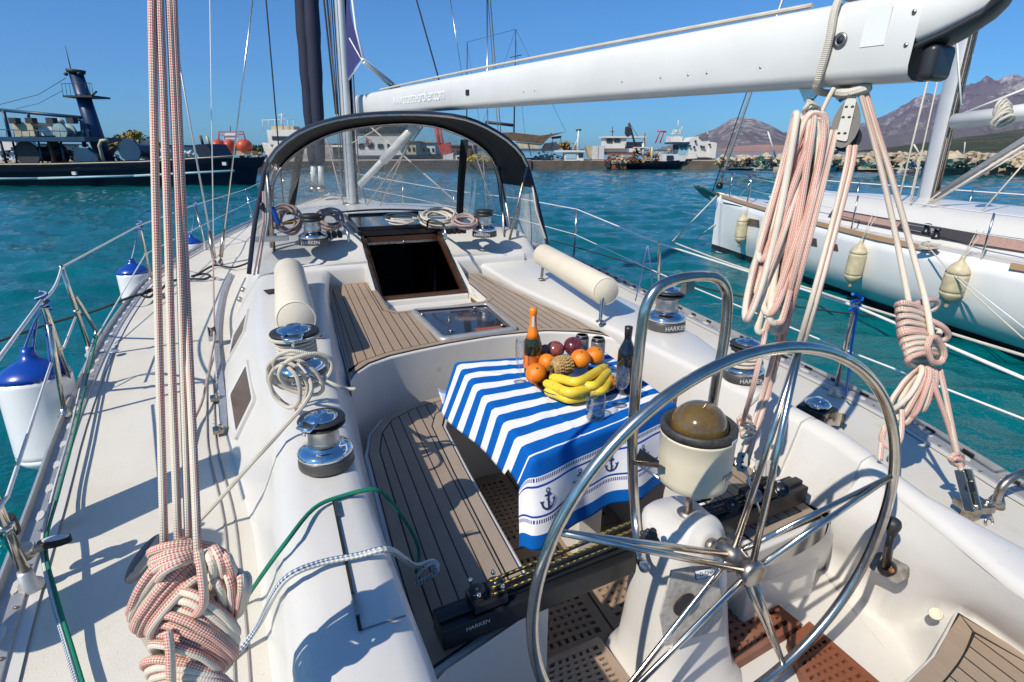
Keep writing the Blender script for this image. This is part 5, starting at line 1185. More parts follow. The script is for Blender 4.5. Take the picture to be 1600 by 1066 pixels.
def fruit(name, label, cat, c, r, mat, axis, kind):
    F_ = thing(name, label, cat, c, group=kind); q = V(axis).normalized().to_track_quat('Z', 'Y').to_matrix()
    m = MB(); m.ball(c, r, (1, 1, .93 if cat == 'orange' else .90), 30, 20, rot=q, dent=(lambda p: 1 - .03 * math.exp(-((p.x ** 2 + p.y ** 2) / .02))) if cat == 'orange' else dent_top); m.build('skin', mat, F_)
    a = V(axis).normalized(); m = MB()
    if cat == 'orange': m.lathe([(0, .002), (.0045, .0015), (.006, -.001)], c + a * r * .905, a, 8)
    else: m.tube([c + a * r * .70, c + a * r * 1.02 + V((.004, 0, 0))], .0016, 6)
    m.build('stem', stemm, F_)
tzf = lambda u, v, z: P(u, v, z=z)
fruit('orange', 'largest orange, at the left rim of the fruit bowl', 'orange', tzf(838, 584, TZ + .062), .049, om, (-.15, -.55, .8), 'oranges in the fruit bowl')
fruit('orange', 'orange half hidden between bottle and pineapple', 'orange', tzf(855, 567, TZ + .075), .044, om, (.6, .2, .5), 'oranges in the fruit bowl')
fruit('orange', 'orange perched above the bananas, left of the highest orange', 'orange', tzf(907, 561, TZ + .105), .047, om, (-.1, -.35, .9), 'oranges in the fruit bowl')
fruit('orange', 'orange at the right beneath the two black cans', 'orange', tzf(929, 556, TZ + .098), .045, om, (.3, -.4, .8), 'oranges in the fruit bowl')
fruit('orange', 'orange on the right rim of the bowl behind the banana tips', 'orange', tzf(951, 598, TZ + .050), .036, om, (.3, -.4, .8), 'oranges in the fruit bowl')
am = simple('dark_apple_skin', (.085, .012, .02), .22, coat=.4, col2=(.16, .03, .035), vscale=40)
am2 = simple('red_apple_skin', (.20, .03, .035), .22, coat=.4, col2=(.32, .10, .06), vscale=45)
fruit('apple', 'dark red apple at the top right of the fruit, below the cans', 'apple', tzf(896, 541, TZ + .108), .0475, am, (-.1, -.5, .8), 'apples in the fruit bowl')
fruit('apple', 'shiny red apple in the middle behind the pineapple', 'apple', tzf(868, 546, TZ + .098), .044, am2, (.2, -.3, .9), 'apples in the fruit bowl')
fruit('apple', 'red apple nearest the champagne bottle', 'apple', tzf(852, 550, TZ + .082), .039, am2, (-.4, -.2, .8), 'apples in the fruit bowl')
# pineapple
pc, pd_ = tzf(863, 575, TZ + .092), (V((.95, .18, -.02))).normalized(); PA = thing('pineapple', 'small brown pineapple lying between the oranges', 'pineapple', pc)
pm = simple('pineapple_rind', (.52, .33, .12), .6, col2=(.26, .15, .05), vscale=70)
m = MB(); qm = pd_.to_track_quat('Z', 'Y').to_matrix(); 
m.lathe([(0, 0), (.026, .003), (.041, .02), (.0435, .05), (.041, .085), (.026, .103), (0, .106)], pc, pd_, 28)
for row in range(9):
    z = .008 + row * .0112; rr = interp([(0, .017), (.02, .0405), (.05, .0435), (.085, .041), (.106, .018)], z); k = max(8, int(2 * math.pi * rr / .0135))
    for i in range(k):
        a = 2 * math.pi * (i + .5 * (row % 2)) / k; c = pc + qm @ V((rr * math.cos(a), rr * math.sin(a), z)); nn = (qm @ V((math.cos(a), math.sin(a), 0))); t1 = pd_; t2 = nn.cross(pd_)
        rim_ = [c + t1 * .0068 * math.cos(g) + t2 * .0070 * math.sin(g) for g in [2 * math.pi * q / 6 for q in range(6)]]
        inn = [c + nn * .0035 + t1 * .0040 * math.cos(g) + t2 * .0042 * math.sin(g) for g in [2 * math.pi * q / 6 for q in range(6)]]
        tip = c + nn * .0062 + t1 * .002
        m.add(rim_ + inn + [tip], [(q, (q + 1) % 6, 6 + (q + 1) % 6, 6 + q) for q in range(6)] + [(6 + q, 6 + (q + 1) % 6, 12) for q in range(6)], 0)
m.build('rind', pm, PA)
m = MB(); random.seed(4)
for i in range(26):
    a = random.random() * 6.28; e = random.uniform(.25, .9); d = (qm @ V((math.cos(a) * e, math.sin(a) * e, -1))).normalized(); c = pc + qm @ V((.008 * math.cos(a), .008 * math.sin(a), .002)); s_ = d.cross(V((0, 0, 1))).normalized(); L = random.uniform(.02, .04)
    m.add([c + s_ * .004, c - s_ * .004, c + d * L], [(0, 1, 2)])
m.build('crown_leaves', simple('dry_leaf', (.16, .13, .05), .7), PA)
# bananas
def banana_mat():
    m, nt, b = newmat('banana_skin'); uv = coord(nt, 'UV'); sp = nt.nodes.new('ShaderNodeSeparateXYZ'); nt.links.new(uv, sp.inputs[0]); p = geo(nt)
    c = mixc(nt, ramp(nt, noise_(nt, 12, 4, p), .4, .7), (.82, .60, .045), (.74, .50, .03)); sc = nt.nodes.new('ShaderNodeMapping'); nt.links.new(p, sc.inputs[0]); sc.inputs['Scale'].default_value = (1, 3, 1)
    f = ramp(nt, noise_(nt, 45, 4, sc.outputs[0], .7), .60, .68); c = mixc(nt, f, c, (.10, .05, .02)); nt.links.new(c, b.inputs['Base Color']); b.inputs['Roughness'].default_value = .42; return m
bm_ = banana_mat(); BH = thing('banana_bunch', 'bunch of five ripe bananas at the near side of the fruit bowl', 'bananas', tzf(905, 600, TZ + .05), None)
def banana(a, mid, e, r=.0185):
    pts = spline([a, a.lerp(mid, .35).lerp(mid, .18), mid, e.lerp(mid, .35), e], 5); n = len(pts); rr = []
    for i in range(n):
        t = i / (n - 1); rr.append(r * 1.12 * (min(1, .32 + 2.3 * (1 - abs(2 * t - 1)) ** .8) if 0 < t < 1 else .25) if t < .9 else r * 1.12 * max(.22, (1 - t) * 7))
    m = MB(); m.tube(pts, rr, 7, flat=1.0); o = m.build('banana', bm_, BH, subd=1)
    m = MB(); m.tube([pts[-1], pts[-1] + (pts[-1] - pts[-2]).normalized() * .006], r * .22, 6); m.build('tip', stemm, BH)
q = tzf
stem = q(955, 568, TZ + .085)
banana(q(858, 590, TZ + .088), q(903, 597, TZ + .108), q(950, 571, TZ + .098), .0195)
banana(q(849, 598, TZ + .060), q(892, 614, TZ + .076), q(940, 602, TZ + .068), .0205)
banana(q(850, 610, TZ + .040), q(890, 624, TZ + .040), q(938, 615, TZ + .042), .0185)
banana(q(893, 604, TZ + .078), q(930, 602, TZ + .088), q(954, 578, TZ + .080), .0185)
banana(q(905, 616, TZ + .050), q(942, 610, TZ + .062), q(957, 586, TZ + .062), .0180)
# cans
for (u, v, lab) in ((908, 553, 'left black drinks can behind the fruit'), (933, 558, 'right black drinks can behind the fruit')):
    b = onT(u, v + 8); C_ = thing('drinks_can', lab, 'can', b, group='black cans behind the fruit')
    m = MB(); m.lathe([(0, .004), (.022, 0), (.026, .002), (.0345, .012), (.0348, .108), (.0345, .112)], b, n=32); m.build('body', simple('can_print', (.10, .10, .11), .3, .3, col2=(.4, .4, .4), vscale=30), C_)
    m = MB(); m.lathe([(.0350, .108), (.0315, .120), (.028, .127)], b, n=32); m.build('neck', blackm, C_)
    m = MB(); m.lathe([(.028, .127), (.029, .129), (.0278, .1305), (.026, .1245), (0, .1245)], b, n=32); m.lathe([(0, .002), (.007, .0015), (.007, 0)], b + V((0, -.006, .1248)), n=12); m.build('lid', alum, C_)
# ------------------------------------------------------------ ropes
rnd = random.Random(7)
def W_(u, v, w): return P(u, v, w=w)
def vloop(cu, cv, a, b, ang, w, dep=.03, ph=0, n=22, jit=1.5, frac=1.0):
    """a loop of rope hanging at depth w: ellipse of a x b pixels turned by ang, front half nearer"""
    pts = []; ca, sa = math.cos(ang), math.sin(ang); k = int(n * frac)
    for i in range(k):
        t = 2 * math.pi * i / n + ph; x, y = a * math.cos(t), b * math.sin(t); j = 1 + .03 * math.sin(3 * t + ph * 7)
        pts.append(W_(cu + (x * ca - y * sa) * j + rnd.uniform(-jit, jit) * .4, cv + (x * sa + y * ca) * j + rnd.uniform(-jit, jit) * .4, w + dep * math.sin(t + .6)))
    return pts
def rope(mb, pts, r, k=4, closed=False, n=9): mb.tube(spline(pts, k, closed), r, n, closed=closed)
def one(name, label, mat, pts, r, group=None, k=5, cat='rope'):
    m = MB(); rope(m, pts, r, k); return tag(m.build(name, mat, None), label, cat, group)
# --- left tackle falls and the big knot
LT = thing('rope_tackle_fall', 'four taut red-flecked rope falls at the left ending in a big knotted coil', 'rope', W_(285, 850, .85))
wL = .85; rL = .0059
for (a, b, c, d) in (((236, -60), (243, 300), (249, 560), (257, 868)), ((247, -60), (261, 300), (268, 560), (279, 862)), ((262, -60), (278, 300), (286, 560), (295, 862)), ((268, -60), (284, 300), (296, 560), (310, 880))):
    m = MB(); dd = .006 * (a[0] - 250) / 10; rope(m, [W_(*a, wL + dd), W_(*b, wL + dd), W_(*c, wL + dd), W_(*d, wL + (dd if a[0] < 265 else -.045))], rL, 3); m.build('fall', ropeR, LT)
R2 = .0066
kn = MB()
# collar across the top
for i in range(4):
    rope(kn, vloop(287, 862 + i * 9, 52 - i * 3, 11, R_(-3 - i * 7), wL - .005 * i, .045, i * .7), R2, 3, True)
# diagonal body from top right to lower left
for i in range(7):
    o = (i - 3) * 8.6; rope(kn, vloop(268 + o * .80, 922 + o * .72, 84 - abs(i - 3) * 4, 15, R_(-49 + (i - 3) * 1.5), wL - .018 + .004 * (i % 3), .035, i * 1.3), R2, 3, True)
# second bundle sweeping down to the lower right
for i in range(7):
    rope(kn, vloop(326 - i * 6, 958 + i * 12, 64 - abs(i - 3) * 3, 13, R_(36 - i * 2.5), wL - .018 + .006 * (i % 3), .035, i), R2, 3, True)
# turns rising from the bottom on the left
for i in range(6):
    rope(kn, vloop(246 + i * 11, 1004 + i * 7, 56 - i, 12, R_(54 - i * 4), wL - .006 + .005 * (i % 2), .03, i * .8), R2, 3, True)
for i in range(4):
    rope(kn, vloop(290 + i * 6, 1052 + i * 10, 66, 15, R_(14 - i * 3), wL - .01, .03, i), R2, 3, True)
kn.build('knotted_coil', ropeR, LT)
m = MB()
for i in range(5): rope(m, vloop(326 + i * 7.5, 890 + abs(i - 2) * 2, 34 - abs(i - 2) * 2, 8, R_(86 - i * 3), wL - .012 + .004 * (i % 2), .05, i), R2, 3, True)
m.build('upper_lobe', ropeR, LT)
m = MB()
for i in range(6): rope(m, vloop(340 + i * 7.0, 928 + abs(i - 3) * 1.5, 40 - abs(i - 2.5) * 3, 9, R_(70 + i * 7), wL + .014 * (i % 2), .05, i * .5), R2, 3, True)
m.build('lower_lobe', ropeR, LT)
m = MB(); rope(m, [W_(310, 860, wL - .06), W_(316, 900, wL - .065), W_(318, 945, wL - .06), W_(300, 965, wL - .03)], R2, 4); rope(m, [W_(262, 985, wL - .06), W_(266, 1020, wL - .065), W_(268, 1090, wL - .06)], R2, 4); m.build('crossing_turn', ropeR, LT)
# --- coil hung from the boom
wR = 1.88; CL = thing('hanging_rope_coil', 'long bunch of red-flecked rope loops hanging from the forward boom lug', 'rope', lugA)
bot = [(1168, 500), (1178, 478), (1190, 520), (1203, 470), (1215, 485), (1228, 455), (1196, 430), (1236, 430), (1182, 440), (1210, 505), (1222, 410), (1185, 405), (1200, 450), (1232, 380), (1216, 520), (1174, 455), (1243, 420), (1206, 390), (1199, 490), (1225, 470), (1188, 460), (1248, 400), (1212, 440)]
for i, (bu_, bv_) in enumerate(bot):
    tu, tv = 1250 + (i * 37 % 38) - 4, 178 + (i % 3) * 5; m = MB(); cu, cv = (tu + bu_) / 2, (tv + bv_) / 2; a = math.hypot(tu - bu_, tv - bv_) / 2; ang = math.atan2(bv_ - tv, bu_ - tu)
    pts = []; n = 30; wb = 7 + (i % 5) * 3.2; ww = wR + .011 * ((i * 5) % 9 - 4)
    for j in range(n):
        t = 2 * math.pi * j / n; x = a * math.cos(t); s_ = math.sin(t); y = wb * (abs(s_) ** .6) * (1 if s_ > 0 else -1) + 3.5 * math.sin(2.2 * t + i)
        pts.append(W_(cu + x * math.cos(ang) - y * math.sin(ang), cv + x * math.sin(ang) + y * math.cos(ang), ww + .018 * s_ + .01 * math.sin(3 * t + i)))
    rope(m, pts, .0116, 3, True, 10); m.build('loop', ropeR2, CL)
m = MB(); 
for i in range(3): rope(m, [lugA, W_(1262 + i * 6, 166, 1.87), W_(1256 + i * 8, 176, 1.86), W_(1258 + i * 8, 196, 1.85)], .0065, 4)
rope(m, vloop(1268, 172, 12, 9, 0, 1.85, .02), .006, 3, True); m.build('hanger_cord', ropeW, CL)
# --- mainsheet block and falls
MS = thing('mainsheet', 'red-flecked mainsheet running from the black boom block down to the cockpit traveller', 'rope', P(1325, 190, w=1.86))
bc_ = W_(1322, 192, 1.86); vd = (CAM_POS - bc_).normalized(); rg = vd.cross(V((0, 0, 1))).normalized() * -1; dn = vd.cross(rg) ; dn = dn if dn.z < 0 else -dn
rg = _Rt; dn = -_U
tilt = (dn * .97 - rg * .20).normalized(); acr = tilt.cross(vd).normalized()
BK = part('boom_block', MS, bc_)
def ovalplate(c, L, wd, nrm, k=20, taper=.75):
    r = []
    for i in range(k):
        a = 2 * math.pi * i / k; x = math.cos(a); y = math.sin(a); f = 1 + (1 - taper) * .5 * -1 * (-y if y < 0 else 0)
        r.append(c + acr * wd * x * (1 if y > 0 else taper + (1 - taper) * (1 + y)) + tilt * L * y)
    return r
m = MB()
for k in (-.028, .010): m.prism(ovalplate(bc_ + vd * k + vd * .011, .088, .043, vd), .010, up=vd)
m.lathe([(.040, -.02), (.034, 0), (.040, .010)], bc_ + tilt * .02 - vd * .004, vd, 28); m.lathe([(.044, -.03), (.038, -.01), (.044, .004)], bc_ + tilt * .055 - acr * .012 - vd * .01, vd, 24); m.build('cheek', simple('black_block_plastic', (.012, .012, .014), .45), BK)
m = MB(); pl = [bc_ + vd * .028 + acr * x + tilt * y for x, y in ((-.017, -.085), (.015, -.085), (.022, .058), (-.014, .066))]; m.prism(rounded(pl, .01), .004, up=vd)
for i in range(3):
    for k in (-1, 1): m.lathe([(.0, .0015), (.0048, .0015), (.005, 0)], bc_ + vd * .028 + acr * (k * .009 + .003 * i) + tilt * (-.055 + i * .036 + (.02 if i == 2 else 0)), vd, 10, mi=1)
m.build('steel_strap', [simple('grey_steel_strap', (.30, .30, .28), .5, .2), blackm], BK)
m = MB(); m.tube([bc_ - tilt * .085 + acr * x for x in (-.012, -.014, 0, .014, .012)], .007, 8); m.tube([lugB + V((0, 0, -.005)), bc_ - tilt * .11, bc_ - tilt * .082], .008, 8); m.lathe([(.016, -.012), (.016, .012)], bc_ - tilt * .095, acr, 12); m.build('shackle', steel, BK)
wc = lambda u, v, z: (P(u, v, z=z) - CAM_POS).dot(_F)
we = wc(1165, 690, 1.55)
def fall(pts, r=.0092): m = MB(); rope(m, pts, r, 4, n=10); m.build('fall', ropeR2, MS)
for du in (0, 9.5):
    fall([W_(1298 + du * .9, 205, 1.86), W_(1284 + du, 260, 1.84), W_(1242 + du, 425, 1.78), W_(1198 + du * .9, 594, we + .09), W_(1160 + du * .9, 718, we + .01)])
    fall([W_(1327 + du, 228, 1.84), W_(1318 + du * .9, 280, 1.83), W_(1268 + du * .8, 470, 1.78), W_(1222 + du * .8, 620, we + .10), W_(1182 + du * .8, 748, we + .02)], .0088)
m = MB(); kk = W_(1166, 668, we - .01)
for i in range(4): rope(m, vloop(1163 + i * 1.5, 655 + i * 8, 9, 5, R_(-10), we - .02, .02, i), .0075, 3, True)
rope(m, [W_(1196, 520, 1.80), W_(1178, 600, 1.72), W_(1158, 670, we)], .0085); m.build('becket_knot', ropeR2, MS)
# strand from the coil to the lug at the far side
one('tail_rope', 'short dark-shaded rope strand between the coil and the boom block', ropeR2, [W_(1303, 138, 1.90), W_(1291, 160, 1.91), W_(1281, 182, 1.92)], .008)
# --- rope strop round the boom
sb = s_at(1303); c = lambda a, b: BL0 + bd * (bl * sb) + bs * a + bu * b
pts = [c(vis * .098, .02), c(vis * .102, .13), c(vis * .09, .24), c(vis * .02, .282), c(-vis * .09, .25), c(-vis * .1, .13), c(-vis * .09, .0), c(0, -.02), c(vis * .07, -.012)]
m = MB(); rope(m, [p + bd * (.015 * math.sin(i * 1.4)) for i, p in enumerate(pts)], .0125, 5, True)
rope(m, [c(vis * .03, -.02) + bd * .03, c(vis * .05, -.028) + bd * .09, c(vis * .03, -.012) + bd * .14, c(vis * .0, -.02) + bd * .09, c(0, -.015) + bd * .02], .0165, 4)
rope(m, [c(vis * .03, .285), c(vis * .02, .33) + bd * .015, c(0, .6) + bd * .03], .009, 4); rope(m, [c(vis * .03, .285) + bd * .02, c(vis * .02, .33) + bd * .03, c(0, .6) + bd * .05], .009, 4)
tag(m.build('boom_strop', ropeW, None), 'thick cream rope strop wrapped round the boom end', 'rope')
# --- starboard preventer tackle with the second knot
PV = thing('preventer_rope', 'red-flecked rope from the boom end down to the starboard deck eye, knotted halfway', 'rope', W_(1345, 140, 1.82))
wk = 1.90; wp = wc(1518, 795, 1.40)
for p in ([W_(1342, 136, 1.84), W_(1356, 185, 1.85), W_(1378, 270, 1.87), W_(1402, 380, wk), W_(1423, 488, wk - .03)], [W_(1350, 136, 1.84), W_(1366, 190, 1.85), W_(1391, 270, 1.87), W_(1422, 380, wk), W_(1446, 470, wk - .04), W_(1456, 530, wk - .05)]):
    m = MB(); rope(m, p, .0098, 4, n=10); m.build('fall', ropeR2, PV)
m = MB(); rk = .0098
for i in range(5): rope(m, vloop(1427 + i * 1.2, 487 + i * 9.5, 27, 10, R_(24 - i * 3), wk, .05, i * .6), rk, 3, True)
for i in range(5): rope(m, vloop(1438 + i * 1, 530 + i * 8, 32 - i * 2, 10, R_(10 - i * 5), wk - .01, .05, i), rk, 3, True)
rope(m, vloop(1462, 548, 12, 20, R_(-15), wk - .05, .02), rk, 3, True); rope(m, vloop(1444, 480, 22, 9, R_(-20), wk + .03, .03), rk, 3, True)
rope(m, [W_(1452, 500, wk - .04), W_(1472, 510, wk - .04), W_(1482, 522, wk - .02), W_(1476, 531, wk), W_(1466, 528, wk + .02), W_(1470, 515, wk + .02)], rk, 4); m.build('knot', ropeR2, PV)
m = MB()
for i, (bu_, bv_) in enumerate(((1392, 640), (1402, 655), (1415, 660), (1424, 648), (1440, 640), (1452, 622))):
    tu, tv = 1440 + i * 3, 575; cu, cv = (tu + bu_) / 2, (tv + bv_) / 2; a = math.hypot(tu - bu_, tv - bv_) / 2; rope(m, vloop(cu, cv, a, 9, math.atan2(bv_ - tv, bu_ - tu), wk + .01 * (i % 3), .03, i), rk * .95, 3, True)
m.build('hanging_loops', ropeR2, PV)
m = MB(); rope(m, [W_(1410, 640, wk), W_(1409, 670, wk), W_(1405, 690, wk - .01), W_(1390, 700, wk - .01), W_(1377, 686, wk), W_(1383, 668, wk)], rk * .9); rope(m, [W_(1383, 665, wk), W_(1378, 690, wk), W_(1375, 720, wk)], rk * .9); m.build('loose_tail', ropeR2, PV)
for p in ([W_(1450, 575, wk - .02), W_(1462, 610, wk - .02), W_(1482, 665, wk), W_(1496, 715, wp + .0), W_(1508, 755, wp)], [W_(1468, 575, wk), W_(1478, 620, wk), W_(1490, 680, wk), W_(1498, 715, wp), W_(1502, 735, wp)]):
    m = MB(); rope(m, p, rk * .92, 4); m.build('fall', ropeR2, PV)
m = MB(); rope(m, vloop(1494, 716, 10, 6, R_(-15), wp, .02), .008, 3, True); rope(m, vloop(1496, 722, 9, 5, R_(15), wp, .02), .008, 3, True); m.build('eye_splice', ropeR2, PV)
m = MB(); m.bar(W_(1499, 735, wp), W_(1515, 800, wp), .010, .030); m.bar(W_(1511, 733, wp), W_(1527, 798, wp), .010, .030); m.build('snap_shackle', steel, PV, bevel=.003); m = MB(); m.lathe([(.02, -.012), (.016, 0), (.02, .012)], W_(1512, 760, wp), _F, 16); m.build('sheave', blackm, PV)
# --- cream rope on the port winch
wp1 = P(470, 590, z=1.69); WRP = thing('winch_rope', 'cream rope wound round the large port winch with loose loops and a long tail', 'rope', wp1)
m = MB(); pts = []
for i in range(60): a = i * .42; pts.append(wp1 + V((.074 * math.cos(a), .074 * math.sin(a), .105 + .0011 * i)))
rope(m, pts, .0075, 2); rope(m, [wp1 + V((.095 * math.cos(a), .095 * math.sin(a), .188 - .004 * math.sin(a))) for a in [2 * math.pi * k / 20 for k in range(20)]], .0075, 2, True); m.build('turns', ropeW, WRP)
ww = wc(465, 600, 1.78); m = MB()
for i, (cu, cv, a, b, an) in enumerate(((450, 600, 38, 27, 55), (462, 588, 46, 24, 25), (470, 572, 44, 22, 8), (446, 604, 34, 22, 70), (478, 580, 42, 26, -15))):
    rope(m, vloop(cu, cv, a, b, R_(an), ww - .08 - .01 * i, .05, i), .0072, 3, True)
m.build('loose_loops', ropeW, WRP)
m = MB(); rope(m, [wp1 + V((-.03, -.09, .1)), P(520, 600, z=1.74), P(540, 607, z=1.705), P(556, 608, z=1.70)], .0072)
rope(m, [wp1 + V((.0, -.1, .10)), W_(487, 610, ww - .2), W_(440, 672, wc(440, 672, 1.72)), W_(392, 725, wc(400, 720, 1.66)), P(325, 800, z=1.42), P(262, 862, z=1.38), P(238, 880, z=1.40)], .0075, 6); m.build('tail', ropeW, WRP)
# deck snatch block behind the knot
SB = thing('deck_block', 'grey block with dark round face on the port deck behind the knot', 'block', P(225, 905, z=1.34)); c0 = P(230, 874, z=1.44); ax_ = V((-.62, -.05, .72)).normalized()
m = MB(); m.lathe([(.02, -.07), (.045, -.05), (.062, -.02), (.070, .0)], c0, ax_, 28); m.build('cup', simple('grey_cup', (.32, .30, .27), .5), SB)
m = MB(); m.lathe([(.070, 0), (.074, .004), (.074, .012), (.066, .016), (.02, .018), (0, .018)], c0, ax_, 28); m.build('face', simple('slate_face', (.05, .055, .065), .5), SB)
# rope on the small starboard winch
w2 = P(1160, 590, z=1.61); m = MB(); pts = [w2 + V(((.066 + .012 * math.sin(i * .11)) * math.cos(i * .42), (.066) * math.sin(i * .42), .062 + .0012 * i)) for i in range(56)]; rope(m, pts, .0075, 2)
rope(m, [w2 + V((.07, 0, .12)), w2 + V((.10, -.05, .10)), w2 + V((.06, -.12, .02)), P(1165, 640, z=1.60), P(1148, 672, z=1.5)], .0075); tag(m.build('winch_rope', ropeW, None), 'cream rope wound on the small starboard winch', 'rope')
# --- green and blue-flecked lines
zc = 1.697
one('green_rope', 'thin green rope curving over the port locker lid', ropeG, [P(352, 985, z=1.345), P(385, 935, z=1.36), P(412, 895, z=1.60), P(445, 850, z=zc), P(490, 795, z=zc), P(535, 775, z=zc), P(585, 765, z=zc + .004), P(612, 785, z=1.62), P(640, 825, z=1.48), P(655, 862, z=1.38), P(650, 895, z=1.35)], .0058)
one('blue_flecked_rope', 'white rope with blue flecks lying across the port locker lid into the cockpit', ropeB, [P(340, 1050, z=1.345), P(378, 1012, z=1.35), P(405, 975, z=1.42), P(425, 935, z=1.62), P(452, 900, z=zc + .005), P(500, 880, z=zc + .008), P(560, 868, z=zc + .008), P(605, 858, z=zc + .01), P(630, 872, z=1.60), P(650, 884, z=1.46), P(676, 877, z=1.40), P(683, 888, z=1.39), P(668, 905, z=1.36), P(648, 912, z=1.355)], .0078)
one('green_rope', 'thin green rope running down the port rail past the gate', ropeG, [P(152, 525, z=1.40), P(140, 575, z=1.38), P(116, 680, z=1.37), P(92, 770, z=1.37), P(72, 850, z=1.40), P(88, 930, z=1.38), P(112, 1010, z=1.36), P(133, 1080, z=1.36)], .0052)
one('blue_flecked_rope', 'white rope with blue flecks along the port rail beside the green one', ropeB, [P(146, 530, z=1.40), P(132, 580, z=1.38), P(108, 680, z=1.37), P(82, 775, z=1.37), P(66, 850, z=1.40), P(80, 930, z=1.38), P(103, 1010, z=1.36), P(124, 1080, z=1.36)], .0056)
rb = thing('rail_block', 'black and white furling-line block clamped to the port rail post', 'block', P(70, 850, z=1.42)); c = P(80, 848, z=1.43)
m = MB(); m.prism(ovalplate(c, .02, .02, V((0, 0, 1))) if False else [c + V((.045 * math.cos(a) + .01, .022 * math.sin(a), .012)) for a in [2 * math.pi * k / 18 for k in range(18)]], .02); m.build('cheek', blackm, rb, bevel=.004)
m = MB(); m.prism([c + V((.036 * math.cos(a) + .014, .013 * math.sin(a), .016)) for a in [2 * math.pi * k / 18 for k in range(18)]], .004); m.build('sheave', pale_letter, rb)
m = MB(); m.lathe([(.022, -.02), (.024, .0), (.022, .02)], P(40, 862, z=1.43), (b0 - t0), 16); m.bar(P(44, 862, z=1.43), c, .02, .02); m.build('clamp', dullsteel, rb)
m = MB(); m.lathe([(.024, -.03), (.026, .0), (.024, .03)], P(12, 822, z=1.55), (b0 - t0), 18); m.build('rubber_band', rubber, Y)
# --- thin sheet on the port side deck, black mooring line
one('genoa_sheet', 'thin grey sheet led aft from the genoa car on the port deck', ropeDull, [P(333, 400, z=1.60), P(334, 470, z=1.45), P(335, 525, z=1.43), P(332, 545, z=1.42), P(318, 620, z=1.38), P(300, 665, z=1.36), P(286, 735, z=1.355)], .007)
one('mooring_rope', 'black mooring rope across the port deck with a coil at the rail', ropeBlk, [P(-20, 540, z=1.0), P(80, 505, z=1.15), P(150, 485, z=1.28), P(200, 466, z=1.40), P(228, 458, z=1.375), P(244, 452, z=1.36), P(235, 464, z=1.37), P(222, 461, z=1.38), P(236, 452, z=1.39), P(246, 458, z=1.375), P(266, 440, z=1.355), P(295, 436, z=1.355), P(320, 436, z=1.36), P(328, 431, z=1.37), P(318, 428, z=1.37), P(300, 432, z=1.37), P(310, 428, z=1.36), P(335, 415, z=1.36), P(365, 418, z=1.37), P(390, 410, z=1.38)], .011, k=6)
# --- traveller control lines
for i in range(5):
    a = ta.lerp(tb, .11) + V((0, .012 * (i - 2), .075 + .012 * (i % 2))); b = ta.lerp(tb, .84 - .05 * i) + V((0, .018 * (i - 2), .075 + .012 * (i % 2))); 
    one('traveller_line', ('foremost', 'second', 'middle', 'fourth', 'aftmost')[4 - i] + ' black and yellow control line stretched along the traveller', ropeK, [a, a.lerp(b, .33) + V((0, .02, -.012)), a.lerp(b, .66) + V((0, .01, .008)), b], .0052, group='traveller control lines', k=4)
one('cleated_rope_end', 'loose end of the blue-flecked rope at the traveller end', ropeB, [P(650, 905, z=1.36), P(660, 890, z=1.42), P(676, 880, z=1.42), P(684, 892, z=1.40), P(672, 902, z=1.38)], .0065)
# --- coils on the cabin top
def coil(name, label, mat, c, n, rr, r, tilt_=0, seed=1, flat=.5):
    q = random.Random(seed); m = MB()
    for i in range(n):
        cc = c + V((q.uniform(-1, 1) * rr * .25, q.uniform(-1, 1) * rr * .2, r * 1.3 * (i * .6))); a0 = q.uniform(0, 6.3); e = q.uniform(.7, 1.05); tx_ = q.uniform(-.35, .35)
        pts = [cc + V((rr * e * math.cos(a), rr * flat * math.sin(a) * 1.5, rr * (tilt_ * math.sin(a) + tx_ * .3 * math.cos(a + a0)) + abs(rr * tilt_))) for a in [2 * math.pi * k / 14 + a0 for k in range(14)]]
        rope(m, pts, r, 3, True, 8)
    return tag(m.build(name, mat, None), label, 'rope', None)
coil('rope_coil', 'pinkish rope coil under the yellow winch handle', ropeDull, P(452, 366, z=1.93), 7, .105, .011, .9, 2, .4)
coil('rope_coil', 'grey rope coil between the port winch and the grab rail', ropeDull, P(518, 358, z=1.93), 7, .10, .011, .6, 3)
coil('rope_coil', 'thin rope coil lying on the olive sliding hatch', ropeW, P(630, 346, z=1.97), 5, .16, .007, .1, 4)
coil('rope_coil', 'cream rope coil right of the sliding hatch', ropeW, P(683, 352, z=1.93), 8, .16, .011, .25, 5)
coil('rope_coil', 'small grey rope coil beside the starboard cabin winch', ropeDull, P(725, 356, z=1.95), 6, .11, .010, .3, 6)
# --- fenders
def fender(name, label, top, bot, r, mb_, mc, cord, group, neck=.05, cordm=ropeBlue, cone=1.0):
    top, bot = V(top), V(bot); F_ = thing(name, label, 'fender', (top + bot) / 2, group); d = (bot - top); L = d.length; d.normalize()
    m = MB(); m.lathe([(r * .995, r * .62 * cone), (r, r * .8 * cone), (r, L - r * .8 * cone), (r * .995, L - r * .62 * cone)], top, d, 36); m.build('body', mb_, F_)
    for o, e, s_ in ((top, d, 1), (bot, -d, 1)):
        m = MB()
        m.lathe([(.0, -neck), (r * .17, -neck), (r * .20, -neck * .5), (r * .26, 0), (r * .48, r * .12 * cone), (r * .78, r * .30 * cone), (r * .95, r * .48 * cone), (r * 1.004, r * .64 * cone)], o, e, 32)
        m.build('end_cap', mc if o is top else mb_, F_)
    for c_ in cord or []: m = MB(); rope(m, c_, .0062, 4); m.build('cord', cordm, F_)
    return F_
T_ = P(46, 560, x=-2.30); t2 = T_ + V((0, 0, .11)); 
